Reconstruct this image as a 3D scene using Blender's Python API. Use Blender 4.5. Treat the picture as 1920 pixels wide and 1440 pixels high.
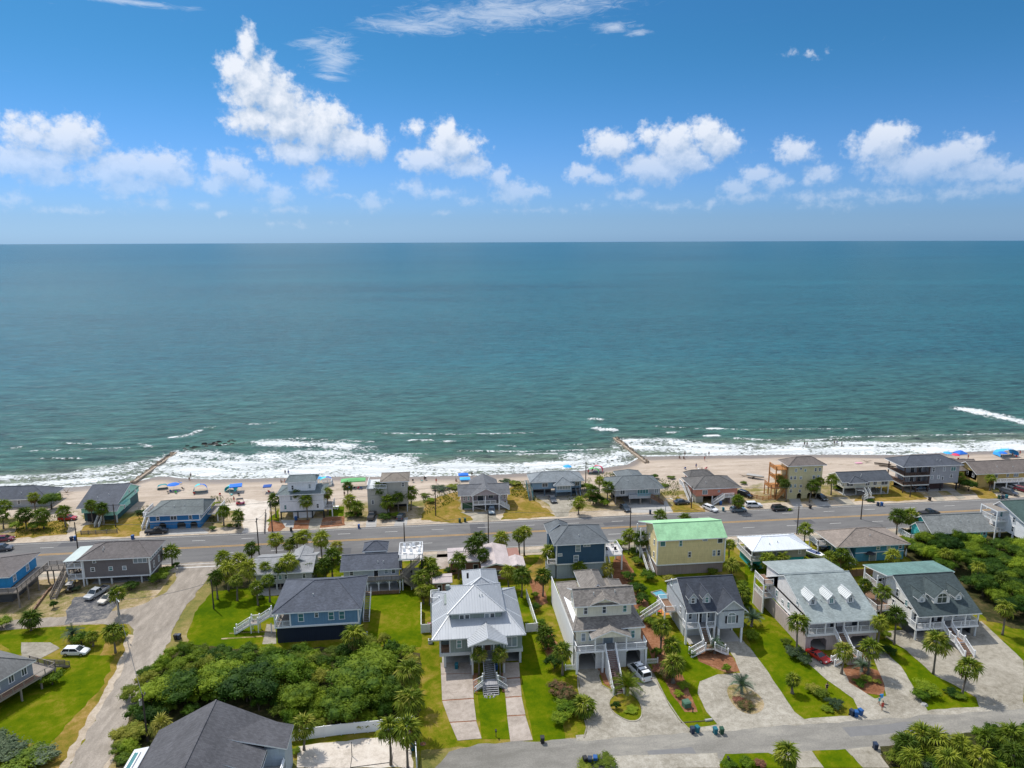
import bpy,math,random
import numpy as np
from mathutils import Vector,Matrix,noise

S = bpy.context.scene
for o in list(bpy.data.objects): bpy.data.objects.remove(o)
C = bpy.context.collection
R = math.radians
rnd = random.Random(7)

# ---------------- camera (drone, 75 m up, looking out to sea) ----------------
F_PX,CAM_H = 1333.0,75.0
PITCH = math.atan((720 - 452.8) / F_PX); YAW = R(6.2); ROLL = R(-0.22)
cam = bpy.data.cameras.new('camera'); cam_o = bpy.data.objects.new('camera',cam); C.objects.link(cam_o)
cam.sensor_width = 36; cam.lens = F_PX / 1920 * 36; cam.clip_start = 1; cam.clip_end = 120000
cam_o.matrix_world = (Matrix.Translation((0,0,CAM_H)) @ Matrix.Rotation(-YAW,4,'Z') @
                      Matrix.Rotation(R(90) - PITCH,4,'X') @ Matrix.Rotation(ROLL,4,'Z'))
S.camera = cam_o
S.render.resolution_x = 1024; S.render.resolution_y = 768
S.render.engine = 'CYCLES'
S.cycles.use_denoising = True
S.cycles.max_bounces = 6; S.cycles.diffuse_bounces = 3; S.cycles.glossy_bounces = 3
S.cycles.transparent_max_bounces = 8; S.cycles.caustics_reflective = False; S.cycles.caustics_refractive = False

# ---------------- exposure, sun ----------------
S.view_settings.view_transform = 'Standard'; S.view_settings.look = 'None'
S.view_settings.exposure = 0.68; S.view_settings.gamma = 1.0; S.view_settings.use_curve_mapping = False
SUN_AZ,SUN_EL = -38.0,57.0        # from +Y (sea) towards -X
sv = Vector((math.sin(R(SUN_AZ)) * math.cos(R(SUN_EL)),math.cos(R(SUN_AZ)) * math.cos(R(SUN_EL)),math.sin(R(SUN_EL))))
sl = bpy.data.lights.new('sun','SUN'); sl.energy = 2.6; sl.angle = R(0.5); sl.color = (1.0,0.955,0.88)
so = bpy.data.objects.new('sun',sl); C.objects.link(so); so.location = (-60,60,200)
so.rotation_euler = sv.to_track_quat('Z','Y').to_euler()

# ---------------- node helper ----------------
class N:
    def __init__(s,nt): s.nt = nt
    def n(s,t,ins=None,**kw):
        nd = s.nt.nodes.new(t)
        for k,v in kw.items(): setattr(nd,k,v)
        for k,v in (ins or {}).items(): s.set(nd.inputs[k],v)
        return nd
    def set(s,sock,v):
        if isinstance(v,bpy.types.NodeSocket): s.nt.links.new(v,sock)
        else: sock.default_value = v
    def m(s,op,a,b=0.0,c=0.0,clamp=False):
        nd = s.nt.nodes.new('ShaderNodeMath'); nd.operation = op; nd.use_clamp = clamp
        s.set(nd.inputs[0],a); s.set(nd.inputs[1],b); s.set(nd.inputs[2],c)
        return nd.outputs[0]
    def v(s,op,a,b=(0,0,0)):
        nd = s.nt.nodes.new('ShaderNodeVectorMath'); nd.operation = op
        s.set(nd.inputs[0],a); s.set(nd.inputs[1],b)
        return nd.outputs['Value'] if op in ('LENGTH','DOT_PRODUCT') else nd.outputs[0]
    def mr(s,x,a,b,c=0.0,d=1.0,smooth=True):
        nd = s.nt.nodes.new('ShaderNodeMapRange'); nd.interpolation_type = 'SMOOTHSTEP' if smooth else 'LINEAR'
        for i,q in enumerate((x,a,b,c,d)): s.set(nd.inputs[i],q)
        return nd.outputs[0]
    def mix(s,f,a,b,blend='MIX'):
        nd = s.nt.nodes.new('ShaderNodeMix'); nd.data_type = 'RGBA'; nd.blend_type = blend
        s.set(nd.inputs[0],f); s.set(nd.inputs[6],a); s.set(nd.inputs[7],b)
        return nd.outputs[2]
    def noise(s,vec,scale,detail=3.0,rough=0.55,dist=0.0):
        nd = s.n('ShaderNodeTexNoise',{'Vector': vec,'Scale': scale,'Detail': detail,'Roughness': rough,'Distortion': dist})
        return nd.outputs['Fac']

def az_el(px,py):
    x,y = px - 960,py - 720
    c,s = math.cos(ROLL),math.sin(ROLL)
    x,y = c * x + s * y,-s * x + c * y
    f = F_PX * math.cos(PITCH) - y * math.sin(PITCH); d = -F_PX * math.sin(PITCH) - y * math.cos(PITCH)
    return math.atan2(x,f),math.atan2(d,math.hypot(x,f))
def ray(px,py):
    x,y = px - 960,py - 720
    c,s = math.cos(ROLL),math.sin(ROLL)
    x,y = c * x + s * y,-s * x + c * y
    f = F_PX * math.cos(PITCH) - y * math.sin(PITCH); d = -F_PX * math.sin(PITCH) - y * math.cos(PITCH)
    cy,sy = math.cos(YAW),math.sin(YAW)
    return x * cy + f * sy,-x * sy + f * cy,d
def W(px,py,z=0.0):          # survey helper: where a point of the photograph stands on the level z
    r = ray(px,py); t = (z - CAM_H) / r[2]
    return r[0] * t,r[1] * t

# ---------------- world: Nishita sky with cumulus and cirrus ----------------
world = bpy.data.worlds.new('World'); S.world = world; world.use_nodes = True
nt = world.node_tree; nt.nodes.clear(); g = N(nt)
world.cycles.sampling_method = 'MANUAL'; world.cycles.sample_map_resolution = 256
sky = g.n('ShaderNodeTexSky',sky_type='NISHITA'); sky.sun_disc = False
sky.sun_elevation = R(SUN_EL); sky.sun_rotation = R(SUN_AZ); sky.altitude = 75
sky.air_density = 1.0; sky.dust_density = 0.6; sky.ozone_density = 2.0
tc = g.n('ShaderNodeTexCoord').outputs['Generated']
sep = g.n('ShaderNodeSeparateXYZ',{0: tc})
X,Y,Z = sep.outputs
el = g.m('ARCSINE',g.m('MINIMUM',g.m('MAXIMUM',Z,-1.0),1.0))
az = g.m('SUBTRACT',g.m('ARCTAN2',X,Y),YAW)
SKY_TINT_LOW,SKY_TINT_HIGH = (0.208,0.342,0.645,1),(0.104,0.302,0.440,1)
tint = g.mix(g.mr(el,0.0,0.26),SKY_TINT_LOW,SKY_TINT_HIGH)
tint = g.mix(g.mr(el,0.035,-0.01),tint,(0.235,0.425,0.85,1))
tint = g.mix(g.mr(el,0.32,0.95),tint,(1.6,1.4,1.25,1))  # upper sky, out of view, brightened and warmed to fill shaded walls
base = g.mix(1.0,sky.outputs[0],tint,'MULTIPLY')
# cumulus: soft ellipses (px, py, rx, ry, weight) given in picture angles, broken up by cellular noise
PUFFS = [(464,90,20,42,.8),(440,130,34,32,.9),(480,160,62,60,1),(520,180,46,60,1),(540,225,70,60,1.1),(470,225,52,34,.95),(600,240,70,60,1),(625,222,36,34,.85),(665,268,75,38,1),(560,285,70,30,1),(700,280,36,22,.8),
 (60,250,60,40,.8),(130,262,60,42,.95),(50,300,80,34,.95),(100,325,70,26,.7),(170,250,24,18,.7),(220,320,62,38,1),(300,315,62,40,1),(250,350,75,22,.75),(330,330,40,26,.8),(285,385,40,10,.5),(20,372,30,16,.5),
 (432,318,48,34,.95),(405,345,40,20,.8),(480,345,34,24,.75),(520,365,36,22,.7),(530,395,50,12,.6),(595,335,34,32,.75),(376,385,20,12,.55),(640,370,34,8,.4),(700,378,32,20,.7),(418,397,18,8,.45),
 (775,240,22,16,.7),(835,245,30,26,.85),(850,275,66,38,1.05),(800,300,62,28,.95),(880,312,50,26,.95),(820,362,60,16,.5),(885,378,26,12,.45),(830,400,24,7,.4),
 (935,335,26,30,.8),(960,360,50,28,.9),(1000,358,34,18,.6),(1100,385,26,12,.4),
 (1142,272,56,32,.9),(1090,325,34,24,.8),(1120,338,34,16,.7),(1215,255,26,26,.75),(1262,270,56,40,.95),(1325,245,38,32,.9),(1345,272,52,34,1),(1230,315,80,34,1.05),(1280,300,60,34,1),(1180,362,48,14,.6),
 (1415,325,34,24,.8),(1390,350,44,22,.7),(1450,345,34,20,.65),(1400,370,60,12,.5),(1490,283,40,26,.72),(1535,325,34,24,.8),(1520,368,44,14,.55),(1330,378,20,14,.4),
 (1650,275,56,38,1),(1665,255,40,28,.9),(1720,310,90,36,1.05),(1800,290,46,34,.95),(1830,318,70,28,.9),(1900,325,50,22,.8),(1870,345,80,16,.6),(1590,360,36,14,.5),(1680,365,44,14,.5),(1790,362,50,14,.5),
 (1513,100,24,7,.12),(1700,375,80,10,.4),(560,420,80,6,.2),(1000,395,90,8,.3),(1250,385,80,10,.35),(150,395,90,8,.35),(770,350,40,20,.5),(1560,385,60,12,.35)]
K = 1333.0
def angle_vec(dx=0.0,dy=0.0):
    cb = g.n('ShaderNodeCombineXYZ',{0: g.m('ADD',g.m('MULTIPLY',az,K),dx),1: g.m('ADD',g.m('MULTIPLY',el,K),dy),2: 0.0})
    return cb.outputs[0]
def field(dx,dy,grp):
    p = angle_vec(dx,dy)
    nd = g.n('ShaderNodeGroup'); nd.node_tree = grp
    nt.links.new(p,nd.inputs[0])
    return nd.outputs[0]
grp = bpy.data.node_groups.new('cloud_field','ShaderNodeTree')
grp.interface.new_socket('p',in_out='INPUT',socket_type='NodeSocketVector')
grp.interface.new_socket('d',in_out='OUTPUT',socket_type='NodeSocketFloat')
h = N(grp); gi = h.n('NodeGroupInput'); go = h.n('NodeGroupOutput')
p0 = gi.outputs[0]
wn = h.n('ShaderNodeTexNoise',{'Vector': p0,'Scale': 0.022,'Detail': 4.0,'Roughness': 0.6})
p = h.v('ADD',p0,h.v('MULTIPLY',h.v('SUBTRACT',wn.outputs['Color'],(.5,.5,.5)),(34,26,0)))
acc = None
for (cx,cy,rx,ry,w) in PUFFS:
    a,e = az_el(cx,cy)
    q = h.v('MULTIPLY',h.v('SUBTRACT',p,(a * K,e * K,0)),(1 / (rx * 1.04),1 / (ry * 1.0),0))
    dd = h.m('MULTIPLY',h.m('SUBTRACT',1.0,h.v('LENGTH',q)),w)
    acc = dd if acc is None else h.m('SMOOTH_MAX',acc,dd,0.12)
vo = h.n('ShaderNodeTexVoronoi',{'Vector': p,'Scale': 0.045,'Detail': 3.0,'Roughness': 0.55,'Lacunarity': 2.1},feature='F1',normalize=True)
fine = h.noise(p0,0.05,7.0,0.62)
d = h.m('ADD',acc,h.m('MULTIPLY',h.m('SUBTRACT',0.42,vo.outputs['Distance']),0.55))
d = h.m('ADD',d,h.m('MULTIPLY',h.m('SUBTRACT',fine,0.51),1.35))
h.set(go.inputs[0],d)
f0 = field(0,0,grp); f1 = field(-10,24,grp)
cov = g.mr(f0,0.03,0.62)
# lower clouds are hazier
hz = g.mr(el,0.035,0.16)
cov = g.m('MULTIPLY',cov,g.m('ADD',0.38,g.m('MULTIPLY',hz,0.62)))
lit = g.m('ADD',0.52,g.m('MULTIPLY',g.m('SUBTRACT',f0,f1),1.0),clamp=True)
CL_D,CL_L = (1.9,2.55,3.5,1),(4.05,4.3,4.75,1)
ccol = g.mix(lit,CL_D,CL_L)
haze_c = g.mix(0.5,base,CL_L)
ccol = g.mix(g.m('MULTIPLY',g.m('SUBTRACT',1.0,hz),0.55),ccol,haze_c)
# cirrus streaks high up
def streak(cx,cy,rx,ry,ang):
    a,e = az_el(cx,cy)
    q = g.v('SUBTRACT',angle_vec(),(a * K,e * K,0))
    ro = g.n('ShaderNodeVectorRotate',{'Vector': q,'Angle': R(ang)},rotation_type='Z_AXIS').outputs[0]
    return g.m('SUBTRACT',1.0,g.v('LENGTH',g.v('MULTIPLY',ro,(1 / rx,1 / ry,0))),clamp=True),ro
cir = None
for a in ((960,22,330,40,-4),(780,50,160,22,0),(625,105,60,55,-35),(585,80,60,14,-8),(620,145,50,9,6),(230,2,150,8,0),(1150,50,60,14,0),(1200,62,40,8,0)):
    mk,ro = streak(*a)
    cir = mk if cir is None else g.m('MAXIMUM',cir,mk)
cn = g.n('ShaderNodeTexNoise',{'Vector': g.v('MULTIPLY',angle_vec(),(0.012,0.05,1)),'Scale': 1.6,'Detail': 8.0,'Roughness': 0.72,'Distortion': 1.2}).outputs['Fac']
cir = g.m('MULTIPLY',g.mr(g.m('ADD',g.m('MULTIPLY',cir,0.55),g.m('SUBTRACT',cn,0.5)),0.12,0.62),0.55)
skyc = g.mix(cir,base,(3.8,4.15,4.7,1))
skyc = g.mix(cov,skyc,ccol)
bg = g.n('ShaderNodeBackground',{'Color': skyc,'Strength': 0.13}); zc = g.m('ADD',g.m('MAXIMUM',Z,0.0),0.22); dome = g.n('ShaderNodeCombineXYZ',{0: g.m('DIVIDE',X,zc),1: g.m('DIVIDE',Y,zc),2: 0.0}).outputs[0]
fill_cloud = g.m('MULTIPLY',g.mr(g.noise(dome,1.6,3.0,0.55),0.41,0.57),g.mr(Z,0.0,0.06))      # made-up cumulus out of view, added to brighten the shaded house fronts
bg0 = g.n('ShaderNodeBackground',{'Color': g.mix(fill_cloud,base,g.mix(0.25,CL_L,CL_D)),'Strength': 0.13})
near = g.m('MULTIPLY',g.m('LESS_THAN',g.m('ABSOLUTE',g.m('SUBTRACT',el,0.2)),0.2),g.m('LESS_THAN',g.m('ABSOLUTE',az),1.0))   # placed clouds are only worked out where there are any
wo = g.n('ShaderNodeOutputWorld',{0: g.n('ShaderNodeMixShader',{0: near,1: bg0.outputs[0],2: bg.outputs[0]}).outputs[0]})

# ---------------- mesh builder and scene bookkeeping ----------------
class MB:
    def __init__(s): s.v = []; s.f = []; s.mi = []
    def face(s,pts,mi=0):
        b = len(s.v); s.v += [tuple(p) for p in pts]; s.f.append(tuple(range(b,b + len(pts)))); s.mi.append(mi); return s
    def box(s,x0,y0,z0,x1,y1,z1,mi=0):
        if x0 > x1: x0,x1 = x1,x0
        if y0 > y1: y0,y1 = y1,y0
        if z0 > z1: z0,z1 = z1,z0
        b = len(s.v)
        s.v += [(x0,y0,z0),(x1,y0,z0),(x1,y1,z0),(x0,y1,z0),(x0,y0,z1),(x1,y0,z1),(x1,y1,z1),(x0,y1,z1)]
        for q in ((0,3,2,1),(4,5,6,7),(0,1,5,4),(1,2,6,5),(2,3,7,6),(3,0,4,7)):
            s.f.append(tuple(b + i for i in q)); s.mi.append(mi)
        return s
    def tube(s,p0,p1,r0,r1=None,n=8,mi=0,caps=True):
        r1 = r0 if r1 is None else r1
        p0,p1 = Vector(p0),Vector(p1); d = (p1 - p0)
        if d.length < 1e-6: return s
        q = d.to_track_quat('Z','Y'); b = len(s.v)
        for P_,r in ((p0,r0),(p1,r1)):
            for i in range(n):
                a = 2 * math.pi * i / n; s.v.append(tuple(P_ + q @ Vector((math.cos(a) * r,math.sin(a) * r,0))))
        for i in range(n):
            j = (i + 1) % n; s.f.append((b + i,b + j,b + n + j,b + n + i)); s.mi.append(mi)
        if caps:
            s.f.append(tuple(b + i for i in reversed(range(n)))); s.mi.append(mi)
            s.f.append(tuple(b + n + i for i in range(n))); s.mi.append(mi)
        return s
    def bar(s,p0,p1,w,hgt=None,mi=0):
        """rectangular bar between two points, w wide, hgt high"""
        hgt = hgt or w; p0,p1 = Vector(p0),Vector(p1); d = (p1 - p0).normalized()
        side = d.cross(Vector((0,0,1)))
        side = Vector((1,0,0)) if side.length < 1e-4 else side.normalized()
        up = side.cross(d).normalized(); b = len(s.v)
        for P_ in (p0,p1):
            for (a,c) in ((-1,-1),(1,-1),(1,1),(-1,1)): s.v.append(tuple(P_ + side * a * w / 2 + up * c * hgt / 2))
        for q in ((0,1,2,3),(7,6,5,4),(0,4,5,1),(1,5,6,2),(2,6,7,3),(3,7,4,0)):
            s.f.append(tuple(b + i for i in q)); s.mi.append(mi)
        return s
    def loft(s,rings,mi=0,cap=True):
        b = len(s.v); n = len(rings[0])
        for r in rings: s.v += [tuple(p) for p in r]
        for k in range(len(rings) - 1):
            for i in range(n):
                j = (i + 1) % n; s.f.append((b + k * n + i,b + k * n + j,b + (k + 1) * n + j,b + (k + 1) * n + i)); s.mi.append(mi)
        if cap:
            s.f.append(tuple(b + i for i in reversed(range(n)))); s.mi.append(mi)
            e = b + (len(rings) - 1) * n; s.f.append(tuple(e + i for i in range(n))); s.mi.append(mi)
        return s
    def mesh(s,name,mats,off=(0,0,0),smooth=False):
        me = bpy.data.meshes.new(name)
        v = s.v if not any(off) else [(a - off[0],b - off[1],c - off[2]) for a,b,c in s.v]
        me.from_pydata(v,[],s.f)
        if not isinstance(mats,(list,tuple)): mats = [mats]
        for m_ in mats: me.materials.append(m_)
        if len(mats) > 1: me.polygons.foreach_set('material_index',s.mi)
        if smooth: me.polygons.foreach_set('use_smooth',[True] * len(me.polygons))
        me.update(); return me
def root_of(p):
    while p is not None and p.parent is not None: p = p.parent
    return p
def link(name,me,parent=None,loc=None,rot=None,scale=None,**props):
    o = bpy.data.objects.new(name,me); C.objects.link(o)
    if parent is not None: o.parent = parent
    if loc is not None: o.location = loc
    if rot is not None: o.rotation_euler = rot
    if scale is not None: o.scale = scale
    for k,v in props.items():
        if v is not None: o[k] = v
    return o
def thing(name,label,cat,loc=(0,0,0),rot=0.0,group=None,me=None,scale=None):
    o = link(name,me,None,loc,(0,0,rot),scale,label=label,category=cat,group=group)
    return o
def part(name,mb,mat,parent,label=None,kind=None,smooth=False):
    """mesh given in world coordinates, attached to parent (all roots here are unrotated)"""
    off = tuple(root_of(parent).location) if parent is not None else (0,0,0)
    me = mb.mesh(name,mat,off,smooth)
    if parent is not None and parent.parent is not None:      # sub-part: parent sits at the root's origin or has its own offset
        pl = parent.location
        return link(name,me,parent,loc=tuple(-c for c in pl),label=label,kind=kind)
    return link(name,me,parent,label=label,kind=kind)
def struct(name,mb,mat,parent=None,**kw):
    me = mb.mesh(name,mat); return link(name,me,parent,kind='structure' if parent is None else None,**kw)

# ---------------- materials ----------------
MATS = {}
def rgb(c): return (c[0],c[1],c[2],1.0)
def mat_base(name):
    m_ = bpy.data.materials.new(name); m_.use_nodes = True; t = m_.node_tree; t.nodes.clear(); k = N(t)
    out = k.n('ShaderNodeOutputMaterial'); b = k.n('ShaderNodeBsdfPrincipled'); t.links.new(b.outputs[0],out.inputs[0])
    co = k.n('ShaderNodeTexCoord').outputs['Object']
    return m_,k,b,co,out
def plain(name,c,rough=0.6,var=0.12,scale=1.2,metal=0.0,bump=0.0,spec=0.4):
    """painted / solid surface with faint weathering"""
    key = (name,tuple(c))
    if key in MATS: return MATS[key]
    m_,k,b,co,_ = mat_base(name)
    n1 = k.noise(co,scale,5,0.6); n2 = k.noise(k.v('MULTIPLY',co,(1,1,0.15)),scale * 5,3)
    f = k.m('ADD',k.m('MULTIPLY',k.m('SUBTRACT',n1,0.5),var * 2),k.m('MULTIPLY',k.m('SUBTRACT',n2,0.5),var * 1.4))
    col = k.n('ShaderNodeHueSaturation',{'Color': rgb(c),'Value': k.m('ADD',1.0,f)}).outputs[0]
    k.set(b.inputs['Base Color'],col); b.inputs['Roughness'].default_value = rough
    b.inputs['Metallic'].default_value = metal; b.inputs['Specular IOR Level'].default_value = spec
    if bump:
        bp = k.n('ShaderNodeBump',{'Height': k.noise(co,scale * 12,3),'Strength': bump,'Distance': 0.05}); k.set(b.inputs['Normal'],bp.outputs[0])
    MATS[key] = m_; return m_
def siding(name,c,vert=False,step=0.2,depth=0.25):
    key = (name,tuple(c),vert,step)
    if key in MATS: return MATS[key]
    m_,k,b,co,_ = mat_base(name)
    s_ = k.n('ShaderNodeSeparateXYZ',{0: co}).outputs
    a = k.m('ADD',s_[0],s_[1]) if vert else s_[2]
    fr = k.m('FRACT',k.m('DIVIDE',a,step))
    line = k.m('LESS_THAN',fr,0.14)
    row = k.m('FLOOR',k.m('DIVIDE',a,step))
    wn_ = k.n('ShaderNodeTexWhiteNoise',{'W': row},noise_dimensions='1D').outputs[0]
    n1 = k.noise(co,0.8,5,0.65); n2 = k.noise(k.v('MULTIPLY',co,(2,2,0.2)),3.0,3)
    f = k.m('ADD',k.m('MULTIPLY',k.m('SUBTRACT',n1,0.5),0.3),k.m('MULTIPLY',k.m('SUBTRACT',n2,0.5),0.34))
    f = k.m('ADD',f,k.m('MULTIPLY',k.m('SUBTRACT',wn_,0.5),0.07))
    f = k.m('SUBTRACT',f,k.m('MULTIPLY',line,depth))
    col = k.n('ShaderNodeHueSaturation',{'Color': rgb(c),'Value': k.m('ADD',1.0,f)}).outputs[0]
    k.set(b.inputs['Base Color'],col); b.inputs['Roughness'].default_value = 0.65; b.inputs['Specular IOR Level'].default_value = 0.3
    bp = k.n('ShaderNodeBump',{'Height': fr,'Strength': 0.4,'Distance': 0.02}); k.set(b.inputs['Normal'],bp.outputs[0])
    MATS[key] = m_; return m_
def shingle(name,c,contrast=0.5):
    key = (name,tuple(c))
    if key in MATS: return MATS[key]
    m_,k,b,co,_ = mat_base(name)
    br = k.n('ShaderNodeTexBrick',{'Vector': co,'Color1': (0.6,0.6,0.6,1),'Color2': (1.3,1.3,1.3,1),'Mortar': (0.5,0.5,0.5,1),'Scale': 1.0,'Mortar Size': 0.012,'Brick Width': 0.42,'Row Height': 0.22})
    n1 = k.noise(k.v('MULTIPLY',co,(1,.45,1)),0.5,6,0.68); n2 = k.noise(co,7.0,4,0.7)
    f = k.m('ADD',k.m('MULTIPLY',k.m('SUBTRACT',n1,0.5),1.0),k.m('MULTIPLY',k.m('SUBTRACT',n2,0.5),0.5))
    c1 = k.mix(contrast,(1,1,1,1),br.outputs[0]); c2 = k.mix(1.0,rgb(c),c1,'MULTIPLY')
    col = k.n('ShaderNodeHueSaturation',{'Color': c2,'Value': k.m('ADD',1.0,f)}).outputs[0]
    k.set(b.inputs['Base Color'],col); b.inputs['Roughness'].default_value = 0.85; b.inputs['Specular IOR Level'].default_value = 0.25
    bp = k.n('ShaderNodeBump',{'Height': n2,'Strength': 0.5,'Distance': 0.04}); k.set(b.inputs['Normal'],bp.outputs[0])
    MATS[key] = m_; return m_
def metal_roof(name,c,rough=0.4):
    key = (name,tuple(c))
    if key in MATS: return MATS[key]
    m_,k,b,co,_ = mat_base(name)
    n1 = k.noise(co,0.3,5,0.6); n2 = k.noise(k.v('MULTIPLY',co,(3.0,0.25,0.25)),1.0,3)
    f = k.m('ADD',k.m('MULTIPLY',k.m('SUBTRACT',n1,0.5),0.22),k.m('MULTIPLY',k.m('SUBTRACT',n2,0.5),0.25))
    col = k.n('ShaderNodeHueSaturation',{'Color': rgb(c),'Value': k.m('ADD',1.0,f)}).outputs[0]
    k.set(b.inputs['Base Color'],col); k.set(b.inputs['Roughness'],k.m('ADD',rough,k.m('MULTIPLY',n1,0.2)))
    b.inputs['Metallic'].default_value = 0.15; b.inputs['Specular IOR Level'].default_value = 0.5
    MATS[key] = m_; return m_
def wood(name,c):
    key = (name,tuple(c))
    if key in MATS: return MATS[key]
    m_,k,b,co,_ = mat_base(name)
    fr = k.m('FRACT',k.m('DIVIDE',k.n('ShaderNodeSeparateXYZ',{0: co}).outputs[0],0.15))
    row = k.m('FLOOR',k.m('DIVIDE',k.n('ShaderNodeSeparateXYZ',{0: co}).outputs[0],0.15))
    wn_ = k.n('ShaderNodeTexWhiteNoise',{'W': row},noise_dimensions='1D').outputs[0]
    n1 = k.noise(co,1.5,5,0.6)
    f = k.m('ADD',k.m('MULTIPLY',k.m('SUBTRACT',n1,0.5),0.5),k.m('MULTIPLY',k.m('SUBTRACT',wn_,0.5),0.3))
    f = k.m('SUBTRACT',f,k.m('MULTIPLY',k.m('LESS_THAN',fr,0.1),0.4))
    col = k.n('ShaderNodeHueSaturation',{'Color': rgb(c),'Value': k.m('ADD',1.0,f)}).outputs[0]
    k.set(b.inputs['Base Color'],col); b.inputs['Roughness'].default_value = 0.8
    MATS[key] = m_; return m_
def ground_mat(name,cols,scales=(0.12,0.9,6.0),rough=0.95,bump=0.3,w=(0.45,0.35,0.3),stretch=(1,1,1)):
    """blend of three colours by layered noise"""
    if name in MATS: return MATS[name]
    m_,k,b,co,_ = mat_base(name)
    cs = k.v('MULTIPLY',co,stretch)
    a = k.noise(cs,scales[0],6,0.62,0.6); b2 = k.noise(cs,scales[1],5,0.65,0.3); c3 = k.noise(co,scales[2],4,0.7)
    t = k.m('ADD',k.m('MULTIPLY',a,w[0]),k.m('ADD',k.m('MULTIPLY',b2,w[1]),k.m('MULTIPLY',c3,w[2])))
    t = k.m('DIVIDE',t,sum(w))
    rp = k.n('ShaderNodeValToRGB',{0: t}); e = rp.color_ramp.elements
    e[0].position = 0.405; e[0].color = rgb(cols[0]); e[1].position = 0.595; e[1].color = rgb(cols[-1])
    for i,c in enumerate(cols[1:-1]):
        q = e.new(0.405 + 0.19 * (i + 1) / (len(cols) - 1)); q.color = rgb(c)
    k.set(b.inputs['Base Color'],rp.outputs[0]); b.inputs['Roughness'].default_value = rough; b.inputs['Specular IOR Level'].default_value = 0.03
    if bump:
        bp = k.n('ShaderNodeBump',{'Height': k.m('ADD',c3,b2),'Strength': bump,'Distance': 0.08}); k.set(b.inputs['Normal'],bp.outputs[0])
    MATS[name] = m_; return m_
def foliage(name,c1,c2,c3,trans=0.22,nscale=0.7):
    if name in MATS: return MATS[name]
    m_,k,b,co,out = mat_base(name)
    geo = k.n('ShaderNodeNewGeometry').outputs['Position']
    rr = k.n('ShaderNodeObjectInfo').outputs['Random']
    n1 = k.noise(geo,nscale,4,0.6); n2 = k.noise(geo,4.5,2,0.6)
    t = k.m('ADD',k.m('MULTIPLY',n1,0.7),k.m('ADD',k.m('MULTIPLY',n2,0.35),k.m('MULTIPLY',k.m('SUBTRACT',rr,0.5),0.42)))
    rp = k.n('ShaderNodeValToRGB',{0: t}); e = rp.color_ramp.elements
    e[0].position = 0.36; e[0].color = rgb(c1); e[1].position = 0.7; e[1].color = rgb(c3); q = e.new(0.53); q.color = rgb(c2)
    k.set(b.inputs['Base Color'],rp.outputs[0]); b.inputs['Roughness'].default_value = 0.6; b.inputs['Specular IOR Level'].default_value = 0.12
    tr = k.n('ShaderNodeBsdfTranslucent',{'Color': k.mix(1.0,rp.outputs[0],(1.3,1.5,0.5,1),'MULTIPLY')})
    mx = k.n('ShaderNodeMixShader',{0: trans,1: b.outputs[0],2: tr.outputs[0]}); m_.node_tree.links.new(mx.outputs[0],out.inputs[0])
    MATS[name] = m_; return m_
def glass_mat(name,c,rough=0.12):
    key = (name,tuple(c))
    if key in MATS: return MATS[key]
    m_,k,b,co,_ = mat_base(name)
    n1 = k.noise(co,0.9,2)
    k.set(b.inputs['Base Color'],k.mix(n1,rgb([x * 0.6 for x in c]),rgb([x * 1.5 for x in c]))); b.inputs['Roughness'].default_value = rough; b.inputs['Specular IOR Level'].default_value = 0.7
    MATS[key] = m_; return m_

WHITE = plain('white_paint',(0.80,0.81,0.81),0.5,0.07)
PALE_TRIM = plain('pale_grey_trim',(0.55,0.57,0.56),0.55,0.08)
GLASS = glass_mat('window_glass',(0.045,0.06,0.075))
GLASS_BLIND = glass_mat('window_glass_with_blinds',(0.22,0.27,0.30))
GLASS_TEAL = glass_mat('teal_tinted_glass',(0.07,0.2,0.2))
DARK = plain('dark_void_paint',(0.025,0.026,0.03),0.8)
PINE = wood('weathered_grey_timber',(0.24,0.21,0.18))
BROWNWOOD = wood('brown_timber',(0.20,0.115,0.07))
ORANGEWOOD = wood('new_orange_timber',(0.48,0.22,0.07))
GREYWOOD = wood('grey_painted_timber',(0.27,0.27,0.28))
CONCRETE = ground_mat('pale_concrete',[(0.19,0.17,0.13),(0.29,0.265,0.215),(0.38,0.35,0.29)],(0.15,1.0,7),bump=0.1)
PINKCON = ground_mat('pinkish_concrete',[(0.26,0.22,0.185),(0.35,0.30,0.255),(0.44,0.38,0.33)],(0.2,1.0,7),bump=0.1)
GRAVEL = ground_mat('crushed_shell_gravel',[(0.21,0.19,0.15),(0.31,0.285,0.235),(0.42,0.39,0.33)],(0.14,1.2,5),bump=0.4)
SLAB = plain('grey_concrete_slab',(0.36,0.35,0.33),0.9,0.2)  # one even concrete grey, used under houses and in the open alike
ASPHALT = ground_mat('worn_asphalt',[(0.125,0.122,0.12),(0.155,0.152,0.15),(0.19,0.187,0.18)],(0.05,0.6,5),stretch=(0.25,1,1),bump=0.1)
ASPHALT2 = ground_mat('bleached_asphalt',[(0.165,0.157,0.138),(0.225,0.214,0.19),(0.31,0.292,0.25)],(0.06,0.5,5),stretch=(0.35,1,1),bump=0.15)
SIDEROAD = ground_mat('sandy_side_road',[(0.21,0.182,0.15),(0.285,0.25,0.21),(0.40,0.35,0.295)],(0.09,0.8,5),stretch=(1,0.3,1),bump=0.2)
DARKDRIVE = ground_mat('dark_patched_drive',[(0.07,0.072,0.08),(0.12,0.12,0.125),(0.27,0.25,0.22)],(0.3,1.2,5),stretch=(1,1,1),bump=0.2)
SANDY = ground_mat('sandy_shoulder',[(0.30,0.24,0.17),(0.42,0.35,0.27),(0.52,0.45,0.36)],(0.2,1.2,6))
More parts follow.
